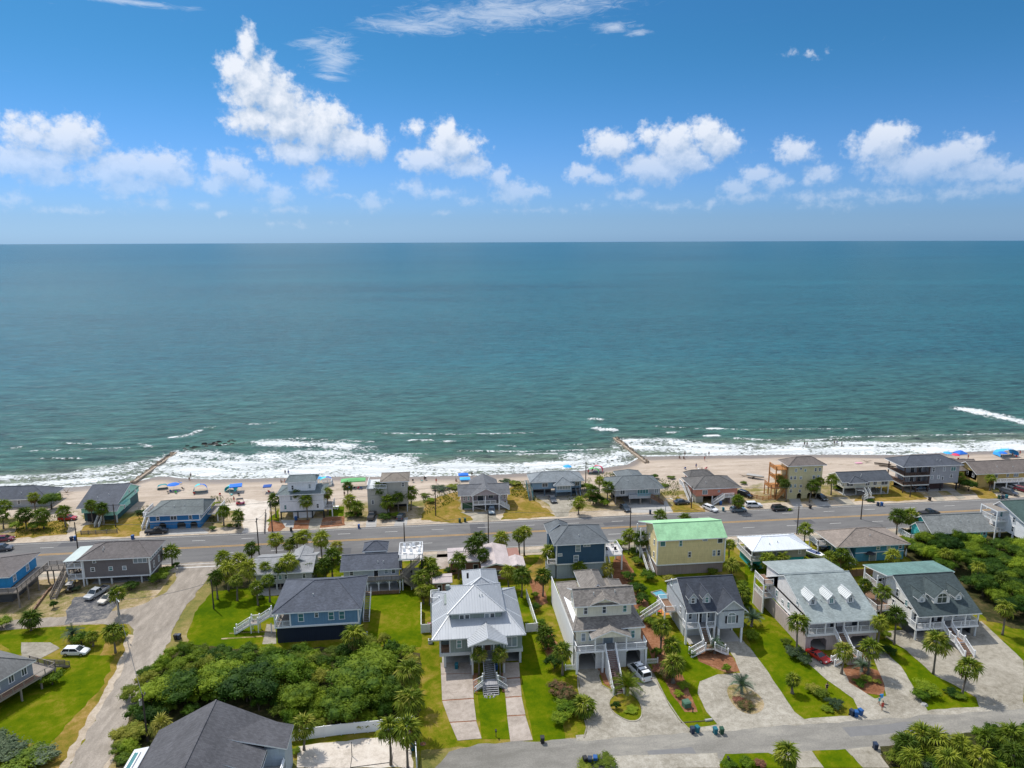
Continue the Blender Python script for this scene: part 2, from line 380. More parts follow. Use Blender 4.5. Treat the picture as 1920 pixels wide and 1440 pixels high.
COURTSAND = ground_mat('white_court_sand',[(0.42,0.37,0.31),(0.56,0.50,0.43),(0.62,0.57,0.50)],(0.25,1.0,5))
LAWN = ground_mat('bright_lawn',[(0.044,0.086,0.001),(0.070,0.112,0.001),(0.105,0.135,0.002),(0.18,0.16,0.015)],(0.10,0.7,8),w=(0.7,0.4,0.35))
LAWN2 = ground_mat('olive_lawn',[(0.062,0.098,0.002),(0.105,0.13,0.004),(0.18,0.158,0.015),(0.26,0.19,0.05)],(0.12,0.6,7),w=(0.65,0.45,0.35))
DRYGRASS = ground_mat('dry_golden_grass',[(0.12,0.12,0.012),(0.22,0.155,0.03),(0.34,0.22,0.085)],(0.16,0.8,6))
SCRUBSAND = ground_mat('scrubby_sand',[(0.12,0.13,0.03),(0.28,0.215,0.11),(0.45,0.36,0.26)],(0.14,0.8,6))
MULCH = ground_mat('pine_straw_mulch',[(0.14,0.06,0.03),(0.23,0.105,0.055),(0.31,0.165,0.10)],(0.3,2.0,9))
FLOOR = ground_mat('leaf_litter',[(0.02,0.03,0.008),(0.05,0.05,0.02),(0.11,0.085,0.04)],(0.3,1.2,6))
YELLOWLINE = plain('yellow_road_paint',(0.55,0.30,0.045),0.8,0.25,0.8)
WHITELINE = plain('white_road_paint',(0.55,0.54,0.51),0.8,0.25,0.8)
TRUNK = plain('palm_bark',(0.17,0.145,0.12),0.95,0.35,3.0,bump=0.8)
BARK = plain('dark_bark',(0.07,0.055,0.04),0.95,0.3,3.0)
FROND = foliage('palm_frond_green',(0.05,0.085,0.008),(0.125,0.175,0.015),(0.26,0.28,0.03))
FROND_Y = foliage('palm_frond_yellow_green',(0.09,0.13,0.012),(0.18,0.22,0.02),(0.32,0.29,0.06))
FROND_B = foliage('silvery_pindo_frond',(0.06,0.10,0.065),(0.11,0.165,0.11),(0.20,0.26,0.19),0.12)
FROND_DEAD = foliage('dry_brown_frond',(0.08,0.05,0.02),(0.17,0.11,0.04),(0.26,0.19,0.09),0.1)
LEAF = foliage('shrub_leaf_green',(0.030,0.072,0.005),(0.090,0.160,0.008),(0.21,0.275,0.016),nscale=0.45)
LEAF_D = foliage('oak_leaf_dark',(0.016,0.048,0.005),(0.056,0.108,0.008),(0.155,0.215,0.013),nscale=0.45)
LEAF_Y = foliage('yellow_green_leaf',(0.08,0.12,0.010),(0.16,0.20,0.02),(0.28,0.27,0.04),nscale=0.45)
LEAF_R = foliage('oleander_reddish_leaf',(0.04,0.07,0.015),(0.10,0.09,0.03),(0.26,0.11,0.08),nscale=1.2)
LEAF_G = foliage('grey_green_leaf',(0.04,0.07,0.03),(0.08,0.115,0.06),(0.14,0.18,0.10),nscale=0.8)
# ---------------- shoreline, land and sea ----------------
SHORE = [(-40000,226),(-600,226),(-136,227.5),(-115,226.8),(-97,229.5),(-91,235.5),(-83,231.5),(-72,229),(-38,228),(-11,224.5),(13,223),(31,223.5),(49,224),(65,228.5),(72,237),(90,235.6),(129,232.6),(166,227.5),(188,229),(212,228),(600,228),(40000,228)]
SX = np.array([a for a,b in SHORE],float); SY = np.array([b for a,b in SHORE],float)
def shore(x): return np.interp(x,SX,SY)
SEA_Z = -0.35
def grid_mesh(name,xs,ss,zf,mat,ybase=None,attrs=None):
    xs = np.array(xs,float); ss = np.array(ss,float)
    XX,SS = np.meshgrid(xs,ss); YY = SS + shore(XX) if ybase is None else ybase(XX,SS)
    ZZ = zf(XX,YY,SS)
    v = np.stack([XX,YY,ZZ],-1).reshape(-1,3); nx,ny = len(xs),len(ss)
    i = np.arange(nx * ny).reshape(ny,nx)
    f = np.stack([i[:-1,:-1],i[:-1,1:],i[1:,1:],i[1:,:-1]],-1).reshape(-1,4)
    me = bpy.data.meshes.new(name); me.vertices.add(len(v)); me.vertices.foreach_set('co',v.astype(np.float32).ravel())
    me.loops.add(f.size); me.loops.foreach_set('vertex_index',f.astype(np.int32).ravel())
    me.polygons.add(len(f)); me.polygons.foreach_set('loop_start',np.arange(0,f.size,4,dtype=np.int32)); me.polygons.foreach_set('loop_total',np.full(len(f),4,np.int32))
    me.update(calc_edges=True); me.materials.append(mat)
    for k_,a in (attrs or {}).items():
        at = me.attributes.new(k_,'FLOAT','POINT'); at.data.foreach_set('value',a(XX,YY,SS).astype(np.float32).ravel())
    return me
def stretch_axis(a,b,step,far,grow=1.22):
    out = list(np.arange(a,b + step,step)); st = step
    while out[-1] < far: st *= grow; out.append(min(out[-1] + st,far))
    return out

# land: dry grass and sand inland, pale sand on the beach, wet sand by the water
m_,k,b,co,_ = mat_base('beach_and_lot_ground')
sx,sy,sz = k.n('ShaderNodeSeparateXYZ',{0: co}).outputs
sh = k.n('ShaderNodeAttribute',attribute_name='shore').outputs['Fac']
n1 = k.noise(co,0.09,6,0.65,0.5); n2 = k.noise(co,0.6,5,0.65); n3 = k.noise(co,5.0,4,0.7)
t = k.m('ADD',k.m('MULTIPLY',n1,0.5),k.m('ADD',k.m('MULTIPLY',n2,0.3),k.m('MULTIPLY',n3,0.25)))
rp = k.n('ShaderNodeValToRGB',{0: t}); e = rp.color_ramp.elements
e[0].position = 0.38; e[0].color = rgb((0.075,0.09,0.018)); e[1].position = 0.68; e[1].color = rgb((0.42,0.34,0.25))
for q_,c_ in ((0.47,(0.15,0.145,0.03)),(0.56,(0.24,0.185,0.06))): q = e.new(q_); q.color = rgb(c_)
ns = k.noise(k.v('MULTIPLY',co,(0.35,1.4,1)),0.25,7,0.7,0.6); ns2 = k.noise(co,2.5,5,0.7)
sand = k.mix(k.mr(k.m('ADD',k.m('MULTIPLY',ns,0.7),k.m('MULTIPLY',ns2,0.3)),0.36,0.66),rgb((0.36,0.29,0.225)),rgb((0.50,0.42,0.34)))
wrack = k.mr(k.m('SUBTRACT',k.noise(k.v('MULTIPLY',co,(0.5,1.8,1)),0.35,7,0.75,1.2),k.m('ABSOLUTE',k.m('MULTIPLY',k.m('ADD',sh,12.5),0.05))),0.50,0.60)
sand = k.mix(k.m('MULTIPLY',wrack,0.5),sand,rgb((0.15,0.115,0.07)))
wet = k.mr(k.m('ADD',sh,k.m('MULTIPLY',k.m('SUBTRACT',ns,0.5),6.0)),-6.5,-2.5)
sand = k.mix(wet,sand,rgb((0.235,0.19,0.15)))
edge = k.mr(k.m('ADD',sy,k.m('MULTIPLY',k.m('SUBTRACT',n1,0.5),22.0)),198.0,203.0)
k.set(b.inputs['Base Color'],k.mix(edge,rp.outputs[0],sand))
k.set(b.inputs['Roughness'],k.m('SUBTRACT',0.95,k.m('MULTIPLY',k.m('MULTIPLY',wet,edge),0.6)))
b.inputs['Specular IOR Level'].default_value = 0.3
bp = k.n('ShaderNodeBump',{'Height': k.m('ADD',n3,k.m('MULTIPLY',ns2,1.5)),'Strength': 0.4,'Distance': 0.12}); k.set(b.inputs['Normal'],bp.outputs[0])
LAND = m_
def land_z(X_,Y_,S_):
    z = np.where(S_ > -24,-0.35 * np.clip((S_ + 24) / 24,0,1) ** 1.3,0.0)
    z = np.where(S_ > 0,SEA_Z - 0.09 * S_,z); return z
xs = sorted(set([-3000,-1200,-700,-400] + list(np.arange(-260,400,4.0)) + [500,700,1200,3000]))
me = grid_mesh('ground',xs,[-1200,-600,-420,-300,-230,-170,-120,-80,-50,-35,-28,-24,-20,-16,-12,-9,-6,-4,-2,0,2,5,10,20,40],land_z,LAND,attrs={'shore': lambda a,b_,c_: c_})
link('ground',me,kind='structure')

# sea
CRESTS = [  # surf lines drawn on the water: (points in the photograph), width across in m, strength, trailing foam
 ([(0,912),(60,908),(130,903),(200,898),(250,893)],3.2,1.0,4),([(0,897),(90,893),(190,888),(260,880)],3.5,.75,3),([(150,885),(240,876),(300,862)],5,.5,2),
 ([(295,880),(340,880),(440,888),(560,887),(700,885),(760,888)],5.5,1.15,4),([(318,862),(400,868),(470,872),(620,876),(760,882)],5,1.0,4),
 ([(330,852),(380,852),(440,858),(500,862)],5,.8,3),([(495,831),(540,832),(600,834),(650,838)],3.8,1.05,5),([(560,850),(620,851),(700,858),(760,864)],5,.85,3),([(640,828),(645,845),(690,840)],4,.5,2),
 ([(500,856),(560,862),(620,866),(680,868)],7,.75,3),([(600,872),(680,872),(740,874)],7,.9,3),
 ([(760,880),(830,876),(900,876),(1000,875),(1080,870),(1140,862)],4.5,1.15,4),([(700,872),(800,876),(860,866)],5,.7,3),([(760,886),(900,885),(1000,880),(1100,875),(1170,868)],2.6,.8,3),
 ([(1080,856),(1120,857),(1165,852)],5,.8,3),([(1150,836),(1162,846),(1178,856)],2.5,.8,1),
 ([(1195,838),(1260,842),(1330,846),(1420,848),(1500,846)],4.5,1.15,4),([(1180,828),(1240,826),(1300,834),(1400,840)],5,.9,3),([(1500,834),(1560,831),(1640,832),(1700,834),(1780,836)],3.2,1.05,4),
 ([(1500,848),(1600,843),(1700,843),(1800,844),(1920,838)],5,1.15,4),([(1780,838),(1850,834),(1920,828)],4,.9,4),([(1400,834),(1450,838),(1520,842)],4,.7,2),
 ([(1815,768),(1845,774),(1880,782),(1920,792)],5.5,1.25,7),([(1108,785),(1128,786)],3,1.2,1),([(1118,803),(1150,806)],3.5,1.2,1),([(1328,803),(1352,803)],2.6,1.1,1),([(1325,816),(1345,816)],2.6,1.1,1),
 ([(1250,812),(1270,811)],2,.7,1),([(770,826),(812,826)],1.8,.7,1),([(830,828),(850,828)],1.6,.8,1),([(935,835),(965,837)],1.7,.8,1),([(745,852),(800,852)],1.6,.7,1),([(970,853),(990,853),(1045,851)],1.8,.9,1),
 ([(322,820),(350,817),(372,808)],4,.6,1),([(262,832),(285,838)],3,.6,1),([(370,800),(400,802)],1.5,.55,1),([(440,792),(480,795),(515,793)],1.4,.55,1),([(1790,805),(1850,815)],1.5,.4,1),([(1770,827),(1830,825)],2,.5,1),([(1000,833),(1090,834)],1.3,.4,1),
 ([(60,846),(180,842),(300,838)],1.6,.42,1),([(700,812),(860,815),(1000,812)],1.6,.42,1),([(860,845),(980,846),(1130,842)],2,.5,1),([(1230,800),(1400,806),(1600,803)],1.8,.42,1),([(1560,820),(1700,818),(1900,812)],2,.5,1),([(400,835),(560,822),(700,828)],1.6,.42,1),([(1380,822),(1480,826),(1600,822)],2.2,.55,1),([(20,840),(40,838)],2,.7,1),([(110,831),(170,833)],1.4,.5,1),([(70,860),(150,860)],1.5,.5,1),([(235,870),(262,868)],3,.6,1)]
def crest_fields(X_,Y_):
    foam = np.zeros_like(X_); lift = np.zeros_like(X_)
    for pts,w_,st,trail in CRESTS:
        if trail == 1: w_ *= .5; st *= 1.15
        if trail == 7: w_ *= .6
        P_ = np.array([W(a,c,SEA_Z) for a,c in pts])
        x0,x1 = P_[:,0].min() - 8,P_[:,0].max() + 8; y0,y1 = P_[:,1].min() - 25,P_[:,1].max() + 25
        mk = (X_ > x0) & (X_ < x1) & (Y_ > y0) & (Y_ < y1)
        if not mk.any(): continue
        xm,ym = X_[mk],Y_[mk]; best = np.full(xm.shape,1e9); side = np.zeros(xm.shape); end = np.ones(xm.shape)
        for a,c in zip(P_[:-1],P_[1:]):
            d_ = c - a; L2 = (d_ ** 2).sum(); t_ = ((xm - a[0]) * d_[0] + (ym - a[1]) * d_[1]) / L2; tc_ = np.clip(t_,0,1)
            qx,qy = a[0] + tc_ * d_[0],a[1] + tc_ * d_[1]; di = np.hypot(xm - qx,ym - qy)
            up = di < best; best = np.where(up,di,best); side = np.where(up,ym - qy,side)
        wob = 1.2 * np.sin(xm * 0.35 + y0) + 0.9 * np.sin(xm * 0.13 + 2 * y0) + .5 * np.sin(xm * .9 + 3 * y0)
        sd = side + wob * min(1,w_ / 4)
        across = np.where(sd < 0,np.exp(-(best / w_) ** 2),np.exp(-(best / (w_ * (0.6 + trail * .12))) ** 2))
        foam[mk] = np.maximum(foam[mk],st * across * (0.78 + .22 * np.sin(xm * .21 + y0 * 3)))
        if w_ < 6: lift[mk] = np.maximum(lift[mk],min(1,st) * np.exp(-(best / (w_ * .45)) ** 2))
    return foam,lift
_cf = {}
def sea_z(X_,Y_,S_):
    fo,li = crest_fields(X_,Y_); _cf['foam'] = fo
    sw = np.exp(-np.clip(S_,0,None) / 120) * 0.22 * np.sin((S_ + 3 * np.sin(X_ * .035) + 2 * np.sin(X_ * .011)) * 0.62) * np.clip(S_ / 12,0,1)
    return SEA_Z + sw + li * 0.42 * np.clip(S_ / 5,0.1,1)
def sea_foam(X_,Y_,S_):
    fo = _cf['foam']; edge = np.exp(-((S_ - 0.8) / 1.0) ** 2) * .75
    return np.maximum(fo,edge)
m_,k,b,co,_ = mat_base('sea_water')
fo = k.n('ShaderNodeAttribute',attribute_name='foam').outputs['Fac']; sh = k.n('ShaderNodeAttribute',attribute_name='shore').outputs['Fac']
pos = co
big = k.noise(k.v('MULTIPLY',pos,(0.0012,0.0045,1)),1.0,5,0.6,0.5)  # broad dark patches: cloud shadows on the far sea, put into the colour
mid = k.noise(k.v('MULTIPLY',pos,(0.02,0.055,1)),1.0,5,0.62,0.4)
streaks = k.noise(k.v('MULTIPLY',pos,(0.06,0.22,1)),1.0,7,0.74,0.8)
shal = k.mr(sh,0.0,230.0,smooth=False)
deep = k.mix(shal,rgb((0.048,0.126,0.088)),rgb((0.015,0.096,0.106)))
deep = k.mix(k.mr(sh,180.0,3500.0,smooth=False),deep,rgb((0.012,0.090,0.120)))
green = k.mix(k.mr(k.m('ADD',sh,k.m('MULTIPLY',k.m('SUBTRACT',mid,.5),40.)),2.0,32.0),rgb((0.20,0.23,0.155)),deep)
vf = k.m('ADD',k.m('MULTIPLY',k.m('SUBTRACT',big,0.5),1.0),k.m('ADD',k.m('MULTIPLY',k.m('SUBTRACT',mid,0.5),0.6),k.m('ADD',k.m('MULTIPLY',k.m('SUBTRACT',streaks,0.5),2.4),k.m('MULTIPLY',k.m('SUBTRACT',k.noise(k.v('MULTIPLY',pos,(0.17,0.55,1)),1.0,5,0.7,0.6),0.5),3.4))))
wc = k.n('ShaderNodeHueSaturation',{'Color': green,'Value': k.m('ADD',1.0,vf)}).outputs[0]
lace = k.n('ShaderNodeTexVoronoi',{'Vector': k.v('MULTIPLY',k.v('ADD',pos,k.v('MULTIPLY',k.n('ShaderNodeTexNoise',{'Vector': pos,'Scale': .5,'Detail': 3.}).outputs['Color'],(3,3,0))),(0.75,1.1,1)),'Scale': 1.0,'Detail': 2.0},feature='F1').outputs['Distance']
fn = k.noise(k.v('MULTIPLY',pos,(0.55,0.9,1)),1.0,7,0.72,0.5)
fd = k.m('ADD',fo,k.m('ADD',k.m('MULTIPLY',k.m('SUBTRACT',lace,0.42),0.9),k.m('MULTIPLY',k.m('SUBTRACT',fn,0.5),1.9)))
foamf = k.m('MULTIPLY',k.mr(fd,0.62,1.02),k.mr(fo,0.02,0.25))
caps = k.mr(k.m('ADD',k.noise(k.v('MULTIPLY',pos,(0.12,0.5,1)),1.0,6,0.8,1.5),k.m('MULTIPLY',k.m('SUBTRACT',mid,0.5),0.35)),0.715,0.76)  # white flecks: whitecaps, and sun glitter painted into the water colour
caps = k.m('MULTIPLY',caps,k.mr(sh,900.0,80.0))
foamf = k.m('MAXIMUM',foamf,k.m('MULTIPLY',caps,0.6))
k.set(b.inputs['Base Color'],k.mix(foamf,wc,rgb((0.72,0.75,0.74))))
k.set(b.inputs['Roughness'],k.m('ADD',0.30,k.m('MULTIPLY',foamf,0.6))); b.inputs['IOR'].default_value = 1.33
k.set(b.inputs['Specular IOR Level'],k.m('SUBTRACT',0.34,k.m('MULTIPLY',foamf,0.28)))
hgt = k.m('ADD',k.m('MULTIPLY',streaks,1.4),k.m('ADD',k.m('MULTIPLY',k.noise(k.v('MULTIPLY',pos,(0.35,0.8,1)),1.0,4,0.6),0.45),k.m('MULTIPLY',foamf,0.25)))
bp = k.n('ShaderNodeBump',{'Height': hgt,'Strength': 1.0,'Distance': 1.2}); k.set(b.inputs['Normal'],bp.outputs[0])
WATER = m_
xr = stretch_axis(-170,280,1.25,40000,1.35); xl = [-170 - (q - 280) for q in xr if q > 280]
xs = sorted(set([round(float(q),3) for q in xr + xl]))
me = grid_mesh('sea',xs,list(np.arange(-3,70,0.6)) + stretch_axis(70,120,2.0,70000,1.16)[1:],sea_z,WATER,attrs={'shore': lambda a,b_,c_: c_,'foam': sea_foam})
me.polygons.foreach_set('use_smooth',[True] * len(me.polygons))
sea = link('sea',me,kind='structure')

# ---------------- flat ground regions ----------------
LAYER = [0]
def jag(pts,amp,closed=True,seg=1.2):
    out = []
    n = len(pts)
    for i in range(n):
        a = Vector(pts[i]); c = Vector(pts[(i + 1) % n]); L = (c - a).length; m2 = max(1,int(L / seg)) if amp > 0 else 1
        nrm = Vector((-(c - a).y,(c - a).x)).normalized() if L > 0 else Vector((0,0))
        for j in range(m2):
            q = a.lerp(c,j / m2); s_ = noise.noise(Vector((q.x * .45,q.y * .45,3.3))) * amp * 1.7 + noise.noise(Vector((q.x * 1.7,q.y * 1.7,9.1))) * amp * .5
            out.append(q + nrm * (s_ if j else s_ * .4))
    return out
def region(name,pts,mat,layer,amp=0.35,px=True,parent=None,raise_=0.0,**kw):
    P_ = [W(*p) for p in pts] if px else pts
    LAYER[0] += 1; P_ = jag(P_,amp); z = 0.006 * layer + 0.0006 * (LAYER[0] % 9) + raise_; mb = MB()
    a2 = sum(P_[i].x * P_[(i + 1) % len(P_)].y - P_[(i + 1) % len(P_)].x * P_[i].y for i in range(len(P_)))
    if a2 < 0: P_.reverse()
    mb.face([(p.x,p.y,z) for p in P_])
    if raise_ > 0:
        for i in range(len(P_)):
            p,q = P_[i],P_[(i + 1) % len(P_)]; mb.face([(p.x,p.y,0),(q.x,q.y,0),(q.x,q.y,z),(p.x,p.y,z)])
    me = mb.mesh(name,mat); bpy_tri(me)
    return link(name,me,parent,kind=None if parent else 'structure',**kw)
import bmesh
def bpy_tri(me):
    bm = bmesh.new(); bm.from_mesh(me); bmesh.ops.triangulate(bm,faces=[f for f in bm.faces if len(f.verts) > 4],ngon_method='EAR_CLIP'); bm.to_mesh(me); bm.free()
def rect(x0,y0,x1,y1): return [(x0,y0),(x1,y0),(x1,y1),(x0,y1)]
def strip(pts,w):
    out = []; back = []
    for i,p in enumerate(pts):
        a = Vector(pts[max(0,i - 1)]); c = Vector(pts[min(len(pts) - 1,i + 1)]); d_ = (c - a).normalized(); n_ = Vector((-d_.y,d_.x)) * w / 2
        out.append(tuple(Vector(p) + n_)); back.append(tuple(Vector(p) - n_))
    return out + back[::-1]

# block lawn cover between the two streets, then the finer pieces on top of it
region('block_lawn',[(-46,95),(200,95),(200,164),(-50,164)],LAWN2,1,0.3,px=False)
region('near_lawn',rect(-120,40,200,86),LAWN2,1,0,px=False)
region('corner_lawn',[(-54,60),(-54,97),(-57,123),(-60.5,134),(-64,139),(-120,140),(-120,60)],LAWN2,2,0.3,px=False)
region('dry_verge',[(-59.5,60),(-59.0,97),(-62,121),(-64,132),(-60,132),(-56.4,120),(-54.6,97),(-54.5,60)],DRYGRASS,3,0.6,px=False)
region('sandy_corner_lot',[(-120,138),(-61.5,139),(-61.5,163.5),(-120,163.5)],SCRUBSAND,2,0.3,px=False)
region('sandy_front_lots',[(-170,183),(320,183),(320,197),(-170,197)],SCRUBSAND,1,0.6,px=False)
region('road_shoulder',[(-400,160.5),(600,160.5),(600,187.0),(-400,187.0)],SANDY,2,0.25,px=False)
# roads
road = region('main_road',rect(-700,165.2,900,182.6),ASPHALT,6,0,px=False)
side_road = region('side_road',[(-55.6,20),(-54.8,97),(-57.0,121),(-59.6,133),(-62.5,138),(-75,139),(-100,137.5),(-170,137),(-170,141.5),(-100,142),(-70,143),(-63,146),(-60.3,150),(-60.0,158),(-62.5,165.6),(-50.5,165.6),(-53.0,158),(-53.4,140),(-51.3,123),(-49.7,97),(-49.7,20)],SIDEROAD,7,0.35,px=False)
for a_ in ([(-56.6,20),(-55.9,97),(-58.2,121),(-61,134),(-59,133.4),(-56.6,121),(-54.4,97),(-55.2,20)],[(-50,20),(-50,97),(-51.8,124),(-50.4,124),(-48.9,97),(-48.7,20)]):
    region('sandy_road_edge',a_,SANDY,5,0.5,px=False)
near_road = region('near_street',[(-2.0,90),(0.5,94.2),(5,95.3),(20,94.8),(60,94.6),(120,94.2),(320,92),(320,84),(140,85.0),(100,86.8),(60,87.6),(30,88.0),(0,87.0),(-2.5,87.5)],ASPHALT2,8,0.25,px=False)
for a_ in ([(20,94.2),(110,93.4),(110,94.6),(20,95.6)],[(20,87.0),(100,86.0),(100,87.2),(20,88.3)]):
    region('sandy_street_edge',a_,GRAVEL,9,0.3,px=False)
# markings on the main road
mb = MB(); zz = 0.060
for y_ in (174.15,174.75): mb.face([(-700,y_ - .09,zz),(900,y_ - .09,zz),(900,y_ + .09,zz),(-700,y_ + .09,zz)])
part('yellow_centre_line',mb,YELLOWLINE,road)
dash = MB().face([(-1.6,-.08,0),(1.6,-.08,0),(1.6,.08,0),(-1.6,.08,0)]).mesh('lane_dash',WHITELINE)
x_ = -150
while x_ < 230:
    for y_ in (170.3,178.7):
        link('lane_dash',dash,road,loc=(x_ + (3 if y_ > 174 else 0),y_,zz))
    x_ += 12.2
mb = MB(); mb.face([(-700,181.6,zz),(900,181.6,zz),(900,181.72,zz),(-700,181.72,zz)]); part('edge_line',mb,WHITELINE,road)
mb = MB(); mb.face([(-700,165.5,zz),(-62,165.5,zz),(-62,165.64,zz),(-700,165.64,zz)]); mb.face([(-50,165.5,zz),(900,165.5,zz),(900,165.64,zz),(-50,165.64,zz)]); part('edge_line',mb,WHITELINE,road)
mb = MB(); mb.face([(-63,164.6,zz),(-50,164.6,zz),(-50,164.8,zz),(-63,164.8,zz)]); mb.face([(-62,162.8,zz),(-51.5,162.8,zz),(-51.5,163.2,zz),(-62,163.2,zz)]); part('stop_line',mb,WHITELINE,road)
for x0_,x1_,y0_,y1_ in ((-30,-22,166.2,169.8),(44,58,176,178.2),(96,101,170.8,173.6),(-96,-82,178.9,181.4),(130,148,166,168.2),(8,12,175.2,181.2)): region('road_patch',rect(x0_,y0_,x1_,y1_),plain('fresh_tar_patch',(.085,.085,.09),.9,.2),7,0.12,px=False)
for x0_,x1_,y0_,y1_ in ((30,37,88.6,91),(62,75,90.4,92.6),(95,99,87.6,93)): region('road_patch',rect(x0_,y0_,x1_,y1_),plain('grey_tar_patch',(.17,.168,.165),.9,.2),9,0.15,px=False)
# concrete path along the near side of the main road
region('footpath',rect(-50,161.6,400,163.4),CONCRETE,5,0.0,px=False)
region('footpath',rect(-300,161.8,-66,163.4),CONCRETE,5,0.0,px=False)

# lawns (photo outlines surveyed onto the ground)
region('lawn',[(402,1105),(520,1098),(520,1205),(430,1222),(352,1232),(350,1195),(362,1160),(372,1138)],LAWN,4)
region('lawn',[(688,1112),(789,1108),(789,1214),(740,1212),(690,1204)],LAWN,4)
region('lawn',[(792,1205),(826,1205),(829,1300),(857,1350),(857,1392),(790,1400),(786,1440),(786,1330)],LAWN2,4,0.2)
region('lawn',[(896,1302),(944,1300),(957,1386),(903,1386)],LAWN,6,0.05)
region('lawn',[(976,1170),(1005,1185),(1030,1240),(1048,1300),(1060,1388),(1000,1389),(980,1290),(973,1240)],LAWN,4,0.2)
region('lawn',[(965,1110),(985,1105),(1005,1165),(985,1175)],LAWN,4,0.1)
region('lawn',[(1222,1250),(1240,1235),(1262,1190),(1300,1215),(1345,1265),(1370,1285),(1320,1290),(1305,1310),(1320,1345),(1330,1370),(1298,1370),(1265,1345),(1240,1300)],LAWN,4)
region('lawn',[(1395,1060),(1440,1060),(1490,1180),(1530,1240),(1600,1300),(1625,1345),(1570,1357),(1500,1352),(1470,1310),(1430,1260),(1400,1190)],LAWN,4)
region('lawn',[(1640,1200),(1672,1195),(1705,1215),(1760,1262),(1830,1310),(1838,1333),(1740,1342),(1700,1290),(1660,1245)],LAWN,4)
region('lawn',[(1832,1172),(1920,1225),(1920,1250),(1860,1205)],LAWN,4)
region('lawn',[(1345,1440),(1360,1414),(1440,1412),(1505,1440)],LAWN,10,0.1)
region('lawn',[(1522,1408),(1585,1405),(1618,1440),(1540,1440)],LAWN,10,0.1)
region('lawn',[(1200,1085),(1262,1090),(1262,1150),(1225,1150)],LAWN,4)
region('lawn',[(0,1205),(0,1190),(100,1192),(60,1215),(30,1230)],LAWN,4)
region('lawn',[(0,1330),(60,1280),(120,1230),(215,1230),(190,1290),(90,1400),(0,1385)],LAWN,4,0.5)
region('lawn',[(600,1048),(650,1040),(650,1070),(600,1078)],LAWN,4)
region('lawn',[(500,978),(522,955),(526,1000),(505,978)],LAWN,4)
region('lawn',[(506,976),(522,958),(524,974)],LAWN,5,0.05)
region('lawn',[(618,948),(646,950),(644,968),(616,968)],LAWN,4,0.1)
# dry lots by the beach houses
region('dry_grass_lot',[(790,975),(798,940),(845,925),(862,922),(862,955),(888,975),(860,982)],DRYGRASS,3,0.6)
region('dry_grass_lot',[(950,950),(955,915),(975,905),(1000,935),(1042,968),(940,975)],DRYGRASS,3,0.6)
region('dry_grass_lot',[(140,1008),(160,985),(270,965),(262,1005)],DRYGRASS,3,0.6)
region('dry_grass_lot',[(20,1012),(40,980),(130,975),(125,1002)],DRYGRASS,3,0.6)
region('dry_grass_lot',[(1255,960),(1270,930),(1320,955),(1322,963)],DRYGRASS,3,0.4)
region('dry_grass_lot',[(1600,940),(1640,905),(1690,900),(1740,935),(1690,940)],DRYGRASS,3,0.4)
region('dry_grass_lot',[(1818,915),(1838,935),(1875,935),(1850,912)],DRYGRASS,3,0.3)
region('dry_grass_lot',[(985,1075),(1015,1040),(1035,1040),(1030,1100),(1010,1130)],DRYGRASS,3,0.4)
region('beach_access_sand',[(395,955),(460,935),(510,940),(500,1000),(455,1004),(455,960)],COURTSAND,3,0.6)
region('beach_access_sand',[(0,1000),(140,960),(175,985),(120,1008),(60,995)],SANDY,2,0.6)
# mulch beds
region('mulch_bed',[(1300,1218),(1345,1210),(1372,1230),(1388,1258),(1366,1263),(1310,1240)],MULCH,6,0.15)
region('mulch_bed',[(1225,1190),(1245,1190),(1258,1230),(1290,1290),(1308,1335),(1285,1335),(1258,1300),(1235,1250)],MULCH,6,0.2)
region('mulch_bed',[(1125,1228),(1140,1245),(1150,1275),(1148,1292),(1132,1282),(1118,1250)],MULCH,9,0.1)
region('mulch_bed',[(1574,1255),(1600,1245),(1648,1258),(1660,1285),(1655,1305),(1620,1300),(1595,1285)],MULCH,6,0.15)
region('mulch_bed',[(1010,1170),(1030,1180),(1050,1215),(1030,1235),(1012,1200)],MULCH,5,0.2)
region('mulch_bed',[(1128,1228),(1190,1110),(1215,1130),(1235,1200),(1225,1240),(1210,1200)],MULCH,4,0.2)
region('mulch_bed',[(502,992),(510,975),(540,985),(520,1000),(505,1000)],MULCH,4,0.2)
region('mulch_bed',[(555,975),(582,975),(580,992),(548,992)],MULCH,4,0.1)
region('mulch_bed',[(606,970),(645,968),(648,985),(600,990)],MULCH,4,0.2)
region('mulch_bed',[(990,1085),(1015,1090),(1028,1130),(1010,1140)],MULCH,4,0.2)
region('mulch_bed',[(1150,1050),(1165,1035),(1190,1075),(1180,1100),(1150,1095)],MULCH,4,0.2)
region('mulch_bed',[(885,1262),(896,1262),(895,1300),(888,1295)],MULCH,9,0.05)
region('mulch_bed',[(940,1262),(946,1262),(948,1298),(942,1298)],MULCH,9,0.05)
# leaf litter under the thickets
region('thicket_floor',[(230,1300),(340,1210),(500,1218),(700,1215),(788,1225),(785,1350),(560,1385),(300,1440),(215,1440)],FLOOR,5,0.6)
region('thicket_floor',[(1700,1010),(1960,985),(1960,1190),(1850,1165),(1760,1080),(1690,1040)],FLOOR,5,0.6)
region('thicket_floor',[(1650,1400),(1700,1385),(1920,1365),(1920,1440),(1650,1440)],FLOOR,9,0.4)
region('thicket_floor',[(400,1060),(470,1060),(480,1100),(395,1110)],FLOOR,5,0.4)
